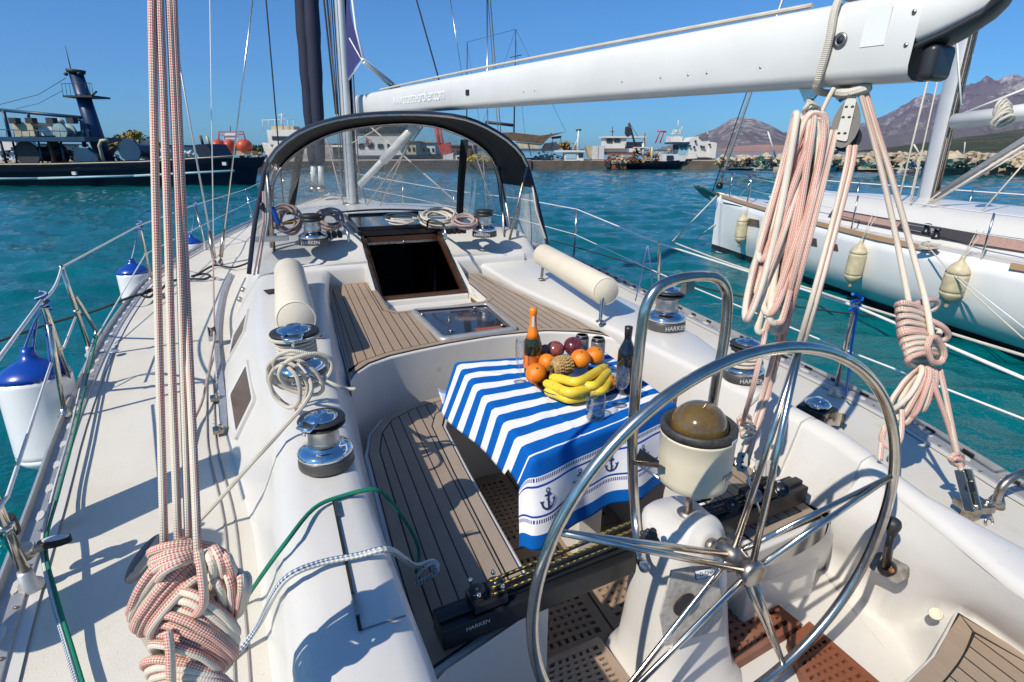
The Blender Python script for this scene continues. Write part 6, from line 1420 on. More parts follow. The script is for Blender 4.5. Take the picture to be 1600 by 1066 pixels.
fender('fender', 'large white fender with blue cap hung at the port gate, nearest the camera', T_, T_ + V((-.0, -.06, -.63)), .162, fenderw, fenderb, [[P1[1] + V((0, 0, -.02)), P(58, 500, x=-2.22), T_ + V((.02, 0, .03))], [P1[1], P(72, 510, x=-2.2), P(78, 560, x=-2.2), P(84, 580, x=-2.2)], [P1[1] + V((.02, 0, -.01)), P(54, 505, x=-2.23), T_ + V((-.02, 0, .03))]], 'fenders hung along the port rail', .06)
T_ = P(206, 412, x=-2.56); fender('fender', 'white fender with blue cap at the third port stanchion', T_, T_ + V((0, -.03, -.62)), .158, fenderw, fenderb, [[P3[1], P(212, 380, x=-2.52), T_ + V((0, 0, .03))]], 'fenders hung along the port rail', .05)
T_ = P(298, 371, x=-2.45); fender('fender', 'smallest-looking white fender with blue cap, farthest forward on the port side', T_, T_ + V((0, -.03, -.6)), .15, fenderw, fenderb, [[P4[1], P(302, 350, x=-2.4), T_ + V((0, 0, .03))]], 'fenders hung along the port rail', .05)
# blue cord wraps on the rail posts
for i, (c, lab) in enumerate(((P1[1], 'blue and white cord knotted round the port gate post'), (P3[1], 'blue cord turns on the third port stanchion'), (P4[1], 'blue cord turns on the fourth port stanchion'), (S1[1], 'bright blue cord wound round the starboard stanchion top'))):
    m = MB(); rope(m, [c + V((.02 * math.cos(a), .02 * math.sin(a), -.05 + .004 * k)) for k, a in enumerate([.7 * j for j in range(22)])], .007, 2)
    if i == 3: rope(m, [c + V((.02, 0, -.05)), P(1332, 530, y=c.y), P(1326, 580, y=c.y), P(1322, 618, z=1.36)], .006)
    tag(m.build('cord_wrap', simple('bright_blue_cord', (.0, .13, .55), .5) if i == 3 else ropeBlue, None), lab, 'cord')
m = MB(); rope(m, [P(1012, 384, z=1.93), P(1004, 420, z=1.7), P(993, 470, z=1.40)], .005); rope(m, [P(1012, 384, z=1.93), P(1018, 430, z=1.7), P(1021, 470, z=1.40)], .005); tag(m.build('lanyard', ropeBlue, None), 'two thin blue cords hanging from the starboard lifeline', 'cord')
# two spare fenders lashed upright outside the port quarter rail (they cast the rounded shadows on the deck)
for y_, lab in ((1.93, 'spare fender standing in the quarter rail, forward one'), (1.45, 'spare fender standing in the quarter rail, after one')):
    zt = 2.27 if y_ > 1.7 else 2.14; xx = -2.12 if y_ > 1.7 else -2.08
    fender('fender', lab, V((xx, y_, zt)), V((xx, y_, 1.66)), .122, fenderw, fenderb, None, 'spare fenders outside the quarter rail', .04)
# ------------------------------------------------------------ white yacht moored to starboard
NB = thing('neighbour_yacht', 'white sailing yacht moored to starboard with tan rubbing strip and brown-curtained cabin windows', 'yacht', (9.4, 6, 0))
nbC = lambda y: 9.25 + .062 * (y - 2)                   # centreline
def nbH(y, lvl=1):                                      # near-side half beam at sheer / waterline
    sh = interp([(-3, 1.9), (0, 2.05), (2, 2.1), (4, 2.02), (6, 1.72), (8, 1.22), (9.5, .78), (10.8, .38), (11.6, .12), (12.0, .015)], y)
    wl = interp([(-3, 1.5), (0, 1.7), (2, 1.62), (4, 1.42), (6, 1.15), (8, .72), (9.5, .42), (10.8, .18), (11.6, .05), (12.0, .01)], y)
    return wl + (sh - wl) * lvl
nbZ = lambda y: 1.22 + .0022 * max(0, y - 1) ** 2 * .9
def nbs(y, h, lvl, sd=-1): return V((nbC(y) + sd * nbH(y, lvl), y, h))
ny = [-3 + .4 * i for i in range(37)] + [11.6, 11.85, 12.0]
prof = [(-.35, -.45), (-.02, .0), (.10, .12), (.14, .18), (.24, .62), (.5, .93), (.85, 1.0), (1.0, 1.0)]
def row(y): return [nbs(y, (nbZ(y) * f if f > .2 else f), l, -1) for f, l in prof] + [nbs(y, (nbZ(y) * f if f > .2 else f), l, 1) for f, l in prof[::-1]]
m = MB(); rw = [row(y) for y in ny]; m.loft(rw, flip=False)
for k, f in enumerate(m.f):
    c_ = k % (len(rw[0]) - 1)
    if c_ in (1, 2) or c_ in (12, 13): m.mi[k] = 1
m.build('hull', [simple('yacht_topsides', (.84, .83, .81), .18, var=.05, vscale=1.5, coat=.5), simple('dark_boot_stripe', (.02, .022, .025), .4)], NB)
m = MB(); dk = []
for y in ny:
    z = nbZ(y) - .005; dk.append([nbs(y, z, 1, -1), V((nbC(y) - nbH(y) * .5, y, z + .05)), V((nbC(y), y, z + .07)), V((nbC(y) + nbH(y) * .5, y, z + .05)), nbs(y, z, 1, 1)])
m.loft(dk, flip=True); m.build('deck', gel, NB)
tan = simple('tan_rubbing_strip', (.48, .30, .16), .5)
for (y0, y1) in ((9.2, 11.7), (4.9, 9.0), (-3, 3.9)):
    m = MB(); pts = [nbs(y0 + (y1 - y0) * i / 16, nbZ(y0 + (y1 - y0) * i / 16) + .008, 1) + V((-.012, 0, 0)) for i in range(17)]
    for a, b in zip(pts, pts[1:]): m.bar(a, b, .03, .075)
    m.build('rubbing_strip', tan, NB)
for y0, y1, h in ((10.5, 11.6, .93), (-3, 7.3, .82)):
    m = MB(); pts = [nbs(y0 + (y1 - y0) * i / 16, nbZ(y0) * h, .84) + V((-.03, 0, 0)) for i in range(17)]; m.tube(pts, .012, 6); m.build('hull_line', dark, NB)
hullwin = simple('hull_window', (.10, .07, .055), .2)
for (u0, v0, u1, v1) in ((1170, 341, 1187, 355), (1262, 370, 1277, 385), (1298, 379, 1309, 392)):
    def hp(u, v):
        best = None
        for i in range(200):
            y = 3 + i * .045; z = P(u, v, y=y).z; x = P(u, v, y=y).x; f = z / nbZ(y); l = interp([(a, b) for a, b in prof], f); d = abs(x - (nbC(y) - nbH(y, l)))
            if best is None or d < best[0]: best = (d, V((nbC(y) - nbH(y, l) - .018, y, z)))
        return best[1]
    m = MB(); q = [hp(u0, v0), hp(u1, v0 + 3), hp(u1, v1), hp(u0, v1 - 3)]; m.prism(q, .02, up=(-1, 0, 0)); m.build('hull_window', hullwin, NB)
# coachroof: long low moulding
m = MB(); cr = []; cyv = [10.2, 9.8, 9.2, 8.6, 7.8, 7.0, 6.2, 5.2, 4.2, 3.2, 2, 1, 0, -1, -3]
def crs(y):
    f = interp([(-3, 1), (7.2, 1), (8.6, .82), (9.4, .45), (10.2, .02)], y); hw = interp([(-3, 1.45), (2, 1.5), (5, 1.42), (7, 1.1), (8.6, .72), (10.2, .3)], y); z = nbZ(y); c = nbC(y); h = .50 * f
    return [V((c - hw - .03, y, z)), V((c - hw, y, z + .07 * f)), V((c - hw + .10, y, z + h * .40)), V((c - hw + .17, y, z + h * .66)), V((c - hw * .72, y, z + h * .90)), V((c - hw * .4, y, z + h)), V((c, y, z + h * 1.06)), V((c + hw * .4, y, z + h)), V((c + hw, y, z))]
m.loft([crs(y) for y in cyv]); m.build('coachroof', gel, NB)
# long dark window with pink-brown curtains
def onc(y, t):
    a, b = crs(y)[1], crs(y)[2]; b2 = crs(y)[3]; p = a.lerp(b, t) if t <= 1 else b.lerp(b2, t - 1); return p + V((-.012, 0, .006))
def winstrip(name, y0, y1, t0, t1, mat, off=0, n=14):
    m = MB(); r0 = []; r1 = []
    for i in range(n + 1):
        y = y0 + (y1 - y0) * i / n; r0.append(onc(y, t0 + .0) + V((-off, 0, off))); r1.append(onc(y, t1) + V((-off, 0, off)))
    m.loft([r0, [a.lerp(b, .5) for a, b in zip(r0, r1)], r1], sm=False); return m.build(name, mat, NB)
winstrip('cabin_window', 7.6, -3, .12, 1.35, simple('smoky_window', (.06, .05, .048), .12, coat=.4), .0, 26)
cur = simple('pink_brown_curtain', (.42, .26, .21), .6, var=.25, vscale=30, coat=.3)
winstrip('curtain', 7.3, 6.0, .3, 1.1, cur, .004); winstrip('curtain', 4.75, 3.3, .25, 1.15, cur, .004); winstrip('curtain', 2.9, 0, .25, 1.15, cur, .004)
for y0 in (5.65, 2.95):
    m = MB(); q = [onc(y0 + a, t) + V((-.008, 0, .008)) for a, t in ((.28, .4), (-.28, .4), (-.28, 1.0), (.28, 1.0))]; o = rounded(q, .05); i_ = [sum(q, V()) / 4 + (p - sum(q, V()) / 4) * .82 for p in o]; m.loft([o, i_], closed=True); m.build('opening_port', alum, NB)
# mast, boom, vang
nmb = P(1447, 312, x=9.55); nmt = P(1510, 46, x=9.62); d = nmt - nmb; NM = part('mast', NB, nmb); m = MB(); rows = []
for k in (0, 1, 4.5): c = nmb + d * k; rows.append([c + V((.095 * math.cos(a), .155 * math.sin(a), 0)) for a in [2 * math.pi * j / 24 for j in range(24)]])
m.loft(rows, closed=True); m.build('mast_section', mastm, NM)
m = MB()
for dy, dx in ((-.19, -.03), (-.17, -.06), (-.13, -.085)): m.tube([nmb + V((dx, dy, 0)), nmb + d * 3 + V((dx, dy, 0))], .016, 6)
m.build('sail_track', dullsteel, NM)
m = MB(); m.tube([P(1485, 192, x=9.5), P(1497, 186, x=9.5)], .05, 10); m.build('gooseneck', dullsteel, NM)
NBo = part('boom', NB); a, b = P(1493, 190, x=9.48), P(1780, 152, x=9.3); m = MB(); m.tube([a, b], .125, 18, flat=1.25); m.build('boom_section', boomwhite, NBo)
m = MB(); m.tube([P(1462, 305, x=9.5), P(1610, 212, x=9.45), P(1680, 168, x=9.4)], .045, 12); m.tube([P(1462, 312, x=9.45), P(1610, 224, x=9.4)], .02, 8); m.build('vang_strut', alum, NBo)
rnd.seed(3); m = MB()
for i in range(7): rope(m, vloop(1567 + rnd.uniform(-5, 5), 172 + i * 3, 9 - i * .5, 18, R_(15 + i * 8), 7.2, .08, i), .022, 2, True, 6)
tag(m.build('boom_rope_knot', ropeW, None), 'tangle of pale rope tied round the neighbour yacht boom', 'rope')
def nline(name, pts, r, mat=lifeline_m, par=NB): m = MB(); m.tube(pts, r, 6); return m.build(name, mat, par)
nline('topping_line', [P(1498, 180, x=9.5), P(1620, 132, x=9.45)], .018); nline('halyard', [P(1502, 165, x=9.5), P(1495, 60, x=9.5)], .015)
for a, b, r in (((1400, 330), (1470, 40), .016), ((1416, 350), (1486, 30), .012), ((1408, 372), (1440, 235), .012), ((1455, 318), (1620, 215), .02), ((1430, 330), (1620, 225), .014), ((1530, 335), (1640, 210), .012), ((1340, 395), (1470, 300), .010)):
    nline('rigging_line', [P(*a, x=8.6), P(*b, x=9.2)], r, ropeW)
# forestay to the bow with furler, from off the top of the frame
fs0, fs1 = P(1123, 292, x=9.86), P(1226, -10, x=9.86); fs1 = P(1226, -10, w=(fs0 - CAM_POS).dot(_F) * .93)
fs = (fs1 - fs0); m = MB(); m.tube([fs0, fs0 + fs * 1.6], .035, 10); m.build('forestay', alum, NB); nline('forestay_line', [P(1113, 300, x=9.8), P(1196, 60, w=12.3)], .012, ropeBlk)
m = MB(); m.lathe([(.05, 0), (.09, .03), (.09, .12), (.04, .16)], fs0 + V((0, 0, -.05)), fs, 14); m.build('furler_drum', blackm, NB)
# anchor on the bow
AN = part('anchor', NB, P(1100, 300, x=9.8)); p = lambda u, v, dx=0: P(u, v, x=9.85 + dx)
m = MB(); m.prism([p(1086, 291, -.1), p(1100, 293, -.15), p(1122, 303, -.05), p(1130, 310, 0), p(1112, 305, .1), p(1095, 302, .15)], .04); m.prism([p(1083, 291, -.05), p(1092, 290, -.05), p(1108, 305, 0), p(1112, 314, 0), p(1100, 308, .05)], .03, up=(-.6, -.7, .3)); m.build('fluke', dullsteel, AN)
m = MB(); m.tube([p(1095, 295), p(1135, 305)], .03, 8); m.build('shank', dullsteel, AN)
# pulpit, stanchions, lifelines
m = MB()
B1 = lambda y, h, sd=-1: nbs(y, nbZ(y) + h, .92, sd)
m.tube(spline([B1(10.3, 0), B1(10.3, .6), B1(11.2, .64), V((nbC(11.9), 12.1, nbZ(11.9) + .62)), B1(11.2, .64, 1), B1(10.3, .6, 1), B1(10.3, 0, 1)], 4), .02, 8)
m.tube([B1(10.3, .33), B1(11.3, .34), V((nbC(11.9), 12.0, nbZ(11.9) + .33))], .014, 6); m.tube([B1(11.3, 0), B1(11.3, .63)], .016, 8); m.tube([B1(11.2, .02, .0), B1(10.9, .4, .1)], .014, 6); m.build('pulpit', steel, NB)
ysn = [8.6, 6.6, 4.3, 3.55, 2.2, .2]
for y in ysn:
    m = MB(); m.tube([B1(y, 0), B1(y, .60)], .014, 8); m.build('stanchion', steel, NB)
    m = MB(); m.tube([B1(y, 0, 1), B1(y, .60, 1)], .014, 8); m.build('stanchion', steel, NB)
for sd in (-1, 1):
    for h in (.59, .32): nline('lifeline', [B1(10.3, h, sd)] + [B1(y, h, sd) for y in ysn], .0075 if sd < 0 else .011)
m = MB(); m.ball(P(1415, 312, x=9.7) + V((0, 0, -.05)), .17, (1.3, 1.3, .55), 20, 10); m.build('deck_dorade', gel, NB)
m = MB(); m.box((nbC(8.4), 8.4, nbZ(8.4) + .42), (.5, .55, .05)); m.build('deck_hatch', gel, NB, bevel=.02)
m = MB(); m.box((nbC(9.6), 9.7, nbZ(9.7) + .2), (.45, .45, .05)); m.build('deck_hatch', gel, NB, bevel=.02)
for u, v in ((1446, 362), (1462, 370)):
    m = MB(); m.lathe([(.06, 0), (.06, .04), (.04, .06), (.04, .12), (.055, .15), (0, .16)], P(u, v + 4, x=7.75), n=14); m.build('deck_winch', blackm, NB)
rnd.seed(9); m = MB()
for i in range(4): rope(m, [P(1452 + rnd.uniform(-8, 8) + 13 * math.cos(a), 384 + i * .6 + 4 * math.sin(a), x=7.45) for a in [2 * math.pi * k / 10 for k in range(10)]], .012, 2, True, 6)
tag(m.build('rope_coil', ropeW, None), 'small cream rope coil on the side deck of the neighbour yacht', 'rope')
# its fenders
for (u, v0, v1, lab, r) in ((1162, 330, 374, 'small cream fender near the bow of the neighbour yacht', .125), (1345, 375, 438, 'middle cream fender of the neighbour yacht, between the two rope falls', .130), (1503, 402, 470, 'largest-looking cream fender, at the right on the neighbour yacht', .140)):
    yy = 10.6 if u < 1200 else (6.15 if u < 1400 else 4.35); x0 = nbC(yy) - nbH(yy) - r - .03
    T = P(u, v0, x=x0) if u < 1200 else P(u, v0, y=yy - .2); T = P(u + 2, v0, y=yy)
    T = V((nbC(T.y) - nbH(T.y, .9) - r - .02, T.y, 0)); w_ = None
    # solve the point on the fender line that the top pixel sees
    for i in range(6): q = P(u, v0 + 6, x=T.x); T = V((nbC(q.y) - nbH(q.y, .9) - r - .02, q.y, q.z))
    ln = (v1 - v0) / FPX * (T - CAM_POS).dot(_F) * 1.02
    deckp = V((nbC(T.y) - nbH(T.y) * .94, T.y, nbZ(T.y) + .35 if u > 1200 else nbZ(T.y)))
    fender('fender', lab, T, T + V((.03, .05, -ln)), r, fendery, fendery, [[deckp + V((0, .04, 0)), T + V((0, 0, .05))], [deckp + V((0, -.04, 0)), T + V((0, 0, .05))]], 'fenders on the neighbour yacht', .08, ropeW, 1.9)
for f_, lab, pts, r, mt in (('mooring_rope', 'white mooring rope from the neighbour bow down to the left', [P(1120, 306, x=9.7), P(1050, 378, z=.25)], .018, ropeW), ('mooring_rope', 'second white mooring rope from the neighbour bow into the water', [P(1118, 350, x=9.8), P(1085, 375, z=.15)], .014, ropeW), ('mooring_rope', 'long pale mooring rope low over the water beside the neighbour yacht', [P(1050, 378, z=.3), P(1140, 412, z=.3), P(1260, 450, z=.3), P(1340, 476, z=.35), P(1600, 556, z=.4), P(1760, 600, z=.5)], .02, ropeW),
        ('mooring_rope', 'thin rope running down the neighbour hull past its right fender', [P(1452, 388, x=7.4), P(1500, 440, x=7.2), P(1600, 530, x=7.0)], .009, ropeW), ('mooring_rope', 'rope hanging from the neighbour rail across its right fender to the frame edge', [P(1496, 432, x=7.2), P(1610, 520, x=7.0)], .008, lifeline_m)):
    one(f_, lab, mt, pts, r, k=4)
one('mooring_rope', 'dark mooring rope crossing the water behind the steel guard', ropeBlk, [P(860, 375, z=.6), P(980, 410, z=.6), P(1100, 450, z=.5), P(1250, 480, z=.4), P(1420, 500, z=.3)], .012, k=4)
# ------------------------------------------------------------ far shore
Dh = V((math.sin(YAW), math.cos(YAW), 0)); Xh = _Rt.copy()
def PV(u, v, O, d=0):                                   # ray met with the upright plane through O (facing the yacht), d behind it
    dr = _F + _Rt * ((u - 800) / FPX) + _U * ((533 - v) / FPX); t = ((O + Dh * d) - CAM_POS).dot(Dh) / dr.dot(Dh); return CAM_POS + dr * t
def colr(name, c, rough=.6, var=.25, vs=1.2, metal=0): return MATS.get(name) or simple(name, c, rough, metal, var=var, vscale=vs)
WHT = colr('weathered_white_paint', (.66, .65, .62), .5, .15); NVY = colr('navy_hull_paint', (.003, .006, .035), .5, .4); LBL = colr('light_blue_paint', (.30, .50, .58), .5, .2)
RUST = colr('rusty_steel', (.20, .07, .03), .7, .5); RED = colr('red_paint', (.50, .05, .03), .5, .3); GRN = colr('green_net', (.02, .17, .13), .9, .5, 3); WNDW = colr('dark_window', (.02, .03, .04), .15, 0)
TLB = colr('teal_blue_paint', (.008, .05, .11), .45, .3); YEL = colr('ochre_net', (.50, .28, .03), .9, .5, 3); CRM = colr('cream_paint', (.55, .46, .30), .6, .3); STN = colr('pale_stone', (.46, .37, .26), .85, .35, .7); CONC = colr('quay_concrete', (.13, .10, .08), .9, .4, .8)
DRK = colr('dark_gear', (.03, .03, .035), .6, .4); ORG = colr('orange_tank', (.62, .09, .04), .45, .35, .8); BRN = colr('brown_timber', (.14, .08, .045), .8, .4, 2); NETR = colr('russet_net', (.28, .11, .06), .9, .5, 2)
class FB_:                                              # a thing on the far shore, drawn on its own upright plane with real depth
    def __init__(s, name, label, cat, u, v, z=0, group=None, dist=None):
        s.O = P(u, v, z=z) if dist is None else P(u, v, w=dist); s.t = thing(name, label, cat, s.O, group); s.k = (s.O - CAM_POS).dot(_F) / FPX; s.mb = {}
    def p(s, u, v, d=0): return PV(u, v, s.O, d)
    def _m(s, name, mat): return s.mb.setdefault((name, mat.name), (MB(), mat))[0]
    def box(s, name, mat, u0, v0, u1, v1, d0=0, dep=2):
        m = s._m(name, mat); uc = (u0 + u1) / 2; zb = s.p(uc, v1, d0).z; zt = s.p(uc, v0, d0).z; a = s.p(u0, (v0 + v1) / 2, d0); b = s.p(u1, (v0 + v1) / 2, d0); a.z = b.z = 0
        q = [a, b, b + Dh * dep, a + Dh * dep]; m.prism([x + V((0, 0, zt)) for x in q], zt - zb)
    def poly(s, name, mat, pts, d0=0, dep=1): s._m(name, mat).prism([s.p(u, v, d0) for u, v in pts], dep, up=-Dh)
    def tube(s, name, mat, pts, px, d=0, n=8): s._m(name, mat).tube([s.p(*q, d) for q in pts], [x * s.k / 2 for x in px] if isinstance(px, (list, tuple)) else px * s.k / 2, n)
    def drum(s, name, mat, u, v, rpx, dep, d=0): s._m(name, mat).lathe([(0, 0), (rpx * s.k, 0), (rpx * s.k, .15), (rpx * s.k * .6, .2), (rpx * s.k * .6, dep - .2), (rpx * s.k, dep - .15), (rpx * s.k, dep), (0, dep)], s.p(u, v, d), Dh, 22, sm=False)
    def ball(s, name, mat, u, v, ru, rv, d=0, ry=None): c = s.p(u, v, d); s._m(name, mat).ball(c, 1, (ru * s.k, (ry or ru) * s.k, rv * s.k), 14, 9, rot=Matrix((Xh, Dh, V((0, 0, 1)))).transposed())
    def heap(s, name, mat, u0, u1, v0, v1, seed=1, d=0, n=26, sz=1):   # lumpy pile of gear
        q = random.Random(seed); m = s._m(name, mat)
        for i in range(n):
            t = q.random(); u = u0 + (u1 - u0) * t; top = v0 + (v1 - v0) * (abs(2 * t - 1) ** 1.6) * .7; v = top + (v1 - top) * q.random(); r = q.uniform(1.2, 3.6) * s.k * sz
            c = s.p(u, v, d + q.uniform(0, 3)); ax_ = V((q.uniform(-1, 1), q.uniform(-1, 1), q.uniform(-.4, .4))).normalized(); rt = ax_.to_track_quat('X', 'Z').to_matrix()
            kd = q.random()
            if kd < .45: m.box(c, (r * 2, r * q.uniform(.5, 1.4), r * q.uniform(.5, 1.2)), rt)
            else: m.ball(c, r, (q.uniform(.8, 1.5), 1, q.uniform(.5, 1)), 8, 6, rot=rt)
    def hull(s, mat, u0, u1, vwl, vs0, vs1, beam, bow='r', deck=None, stripe=None, sheer=.5, name='hull', flare=.75, stern=.75):
        """boat hull between u0 and u1, waterline at vwl, deck height vs0 (left) to vs1 (right)"""
        m = MB(); rows = []; n = 22; L = (s.p(u1, vwl) - s.p(u0, vwl)).length
        for i in range(n + 1):
            t = i / n; tb = t if bow == 'r' else 1 - t; u = u0 + (u1 - u0) * t; vt = vs0 + (vs1 - vs0) * t + sheer * 4 * t * (1 - t) * (vwl - vs0) * .12
            hb = beam / 2 * (min(1, stern + tb * 1.2) if tb < .6 else max(.01, 1 - ((tb - .6) / .4) ** 2.2)); rake = (tb > .6) * ((tb - .6) / .4) ** 2 * (u1 - u0) * .045 * (1 if bow == 'r' else -1)
            zt = s.p(u, vt).z; zw = -.3; c = s.p(u, vwl) + Dh * (beam / 2); c.z = 0; rk = Xh * (rake * s.k); r = []
            for sd in (-1, 1):
                a = [c + rk + Dh * (sd * hb) + V((0, 0, zt + .0)), c + rk * .6 + Dh * (sd * hb * .97) + V((0, 0, zt * .66)), c + rk * .3 + Dh * (sd * hb * .9) + V((0, 0, zt * .58)), c + Dh * (sd * hb * flare) + V((0, 0, .12)), c + Dh * (sd * hb * flare * .8) + V((0, 0, zw))]
                r += a[::-1] if sd > 0 else a
            r = r[:5] + r[5:]; rows.append(r)
        m.loft(rows); 
        for k in range(len(m.f)):
            c_ = k % 9
            if stripe and c_ in (1, 7): m.mi[k] = 1
        m.add(rows[0], [tuple(range(10))]); m.build(name, [mat, stripe or mat], s.t)
        m = MB(); dz = V((0, 0, .35)); m.loft([[r[0] - dz, r[-1] - dz] for r in rows], sm=False); m.build('deck', deck or BRN, s.t)
    def done(s, bevel=0):
        for (name, _), (m, mat) in s.mb.items(): m.build(name, mat, s.t)
        return s.t
# quays as one stone structure each
def quay(name, pts, zt, mat, back=14, face=CONC):
    m = MB(); f = [P(u, v, z=0) for u, v in pts]; bk = [p + Dh * back for p in f]
    top = [V((p.x, p.y, zt)) for p in f]; tb_ = [V((p.x, p.y, zt)) for p in bk]
    m.loft([[V((p.x, p.y, -1)) for p in f], top], mi=1, sm=False); m.loft([top, tb_], mi=0, sm=False); m.loft([tb_, [V((p.x, p.y, -1)) for p in bk]], mi=0, sm=False)
    o = m.build(name, [mat, face], None); o['kind'] = 'structure'; return o
quay('quay', [(-420, 276), (0, 273), (300, 271), (430, 269), (600, 266), (830, 264.5)], 1.25, STN, 26)
quay('quay', [(830, 264.4), (985, 264), (1080, 264.6), (1190, 266)], 1.15, STN, 22)
quay('quay', [(1190, 266), (1300, 267.2), (1420, 269), (1620, 272.5), (1800, 276)], .85, STN, 16, STN)
# --- big blue fishing boat at the left
T = FB_('fishing_trawler', 'big dark blue fishing trawler with leaning blue tower moored at the left', 'boat', 180, 292)
T.hull(NVY, -150, 370, 292, 261, 246, 6.5, 'r', BRN, None, 0)
for (a, b) in (((-150, 281), (60, 279)), ((60, 279), (210, 275)), ((210, 275), (366, 267))): T.tube('pale_stripe', colr('pale_blue_stripe', (.30, .45, .52), .5, .1), [a, b], 3.6, -.12)
T.tube('rubbing_rail', CRM, [(-150, 258), (80, 256.5), (220, 253), (300, 248), (366, 243.5)], 1.8, -.1)
T.tube('tower', colr('tower_blue', (.004, .03, .10), .4, .3), [(169, 256), (150, 215), (118, 112)], [24, 23, 19], 2.5, 16); T.tube('tower_cap', DRK, [(119, 115), (118, 109)], [24, 26], 2.5, 14)
T.box('crows_nest', DRK, 98, 149, 146, 152, 1.5, 1.8); 
for u in (96, 102, 108, 133, 139, 143): T.tube('crows_nest_rail', DRK, [(u, 131), (u + 3, 150)], .7, 1.5)
T.tube('crows_nest_rail', DRK, [(95, 131), (143, 130)], .9, 1.5); T.tube('lamp_arm', DRK, [(143, 150), (151, 143)], 3, 1.5); T.tube('aerial', DRK, [(111, 110), (102, 72)], [1.6, .8], 2.5); T.ball('tower_lamp', DRK, 124, 115, 3, 2.5, 2); T.ball('tower_lamp', DRK, 103, 116, 3, 2.5, 2)
T.tube('net_gantry', TLB, [(-20, 170), (128, 184)], 5, 1.5); T.tube('net_gantry', TLB, [(5, 172), (16, 215)], 5, 1.5); T.tube('net_gantry', TLB, [(44, 176), (45, 184)], 4, 1.5); T.box('working_deck', TLB, -20, 214, 132, 221, 0, 4)
T.tube('net_gantry', TLB, [(120, 186), (128, 190), (132, 230)], 6, 1.5); T.tube('net_gantry', TLB, [(0, 220), (10, 255)], 4, 1); T.tube('net_gantry', BRN, [(76, 220), (86, 256)], 6, 1)
T.box('fish_crate', CRM, 20, 191, 52, 213, 1.2, 2); T.box('fish_crate', WHT, 60, 198, 82, 212, 1.5, 1.5); T.box('fish_crate', GRN, 52, 205, 128, 213, 2.5, 2)
for u in (18, 44, 76, 108): T.poly('floodlight', DRK, [(u - 6, 184), (u + 5, 184), (u + 7, 193), (u - 4, 193)], .8, .5)
T.drum('net_reel', colr('pale_reel', (.30, .42, .42), .5, .4), 93, 205, 11, 1.0, .6); T.ball('white_dome', WHT, 92, 191, 8, 6, 2.5)
T.drum('net_reel', DRK, 42, 241, 19, 3, .8); T.drum('net_reel', TLB, 202, 236, 17, 2.5, 1)
T.tube('gallows', CRM, [(163, 256), (155, 228), (158, 220), (168, 219)], 5, .6); T.poly('bulwark', TLB, [(115, 255), (115, 231), (135, 232), (150, 243), (156, 255)], .3, .5)
T.poly('bow_bulwark', NVY, [(312, 247), (303, 232), (306, 226), (322, 225), (333, 243), (333, 247)], .5, 3)
T.tube('bow_post', BRN, [(317, 226), (313, 212)], 4, 1); T.tube('bow_post', CRM, [(328, 229), (323, 213)], 4, 1)
T.heap('fishing_net', BRN, 160, 185, 222, 254, 3, 1.5, 22); T.heap('fishing_net', GRN, 215, 236, 232, 252, 4, 1.5, 14); T.heap('deck_gear', CRM, 60, 150, 225, 255, 5, 3, 26); T.heap('deck_gear', STN, 230, 300, 240, 250, 6, 1.5, 14, .7); T.heap('deck_gear', RUST, 80, 115, 228, 250, 7, 2.5, 16)
for (u, v) in ((115, 271), (350, 256)): T.box('hawse_plate', WHT, u - 3, v - 2.5, u + 3, v + 2.5, -.25, .2)
T.tube('stay_wire', DRK, [(103, 122), (60, 148), (-10, 166)], .8, 2); T.tube('stay_wire', DRK, [(97, 142), (60, 162), (25, 170)], .7, 2)
T.heap('deck_gear', DRK, 0, 60, 226, 256, 61, 1.5, 40, 1.1); T.heap('deck_gear', BRN, 100, 160, 222, 255, 62, 2, 40, 1.0); T.heap('deck_gear', GRN, 40, 130, 203, 214, 63, 2.5, 30, .8); T.heap('deck_gear', WHT, 130, 200, 236, 252, 64, 3, 20, .8)
for u in (20, 60, 95): T.tube('working_deck_leg', TLB, [(u, 221), (u + 7, 256)], 3, .8)
for u in range(-15, 130, 12): T.tube('working_deck_rail', TLB, [(u, 203), (u + 2, 215)], .9, .2)
T.tube('working_deck_rail', TLB, [(-20, 202), (128, 206)], 1.1, .2)
T.poly('white_cover', WHT, [(-10, 222), (20, 218), (30, 230), (10, 236), (-10, 236)], 4, 2); T.done()
# orange tanks with frame behind the bow
T = FB_('rescue_boat', 'orange twin-float workboat with a red tubular frame on the quay at the left', 'boat', 362, 250, 1.25)
for u, ru in ((342, 10), (360, 9), (382, 12)):
    T.ball('float', ORG, u, 228, ru * .95, 10, 1, 14)
    for k in (0,): T.tube('float_strap', DRK, [(u + k, 219 + abs(k) * .3), (u + k * 1.1, 227), (u + k, 236)], .9, .3)
T.tube('frame', RED, [(342, 222), (342, 206), (380, 206), (384, 220)], 2, 1); T.tube('frame', RED, [(342, 211), (382, 210)], 1.2, 2); T.tube('mast', DRK, [(360, 206), (360, 197)], 1, 1); T.box('keel', STN, 336, 236, 394, 243, .5, 2); T.poly('windscreen', WHT, [(348, 217), (372, 217), (370, 208), (352, 208)], 1.5, .1); T.done()
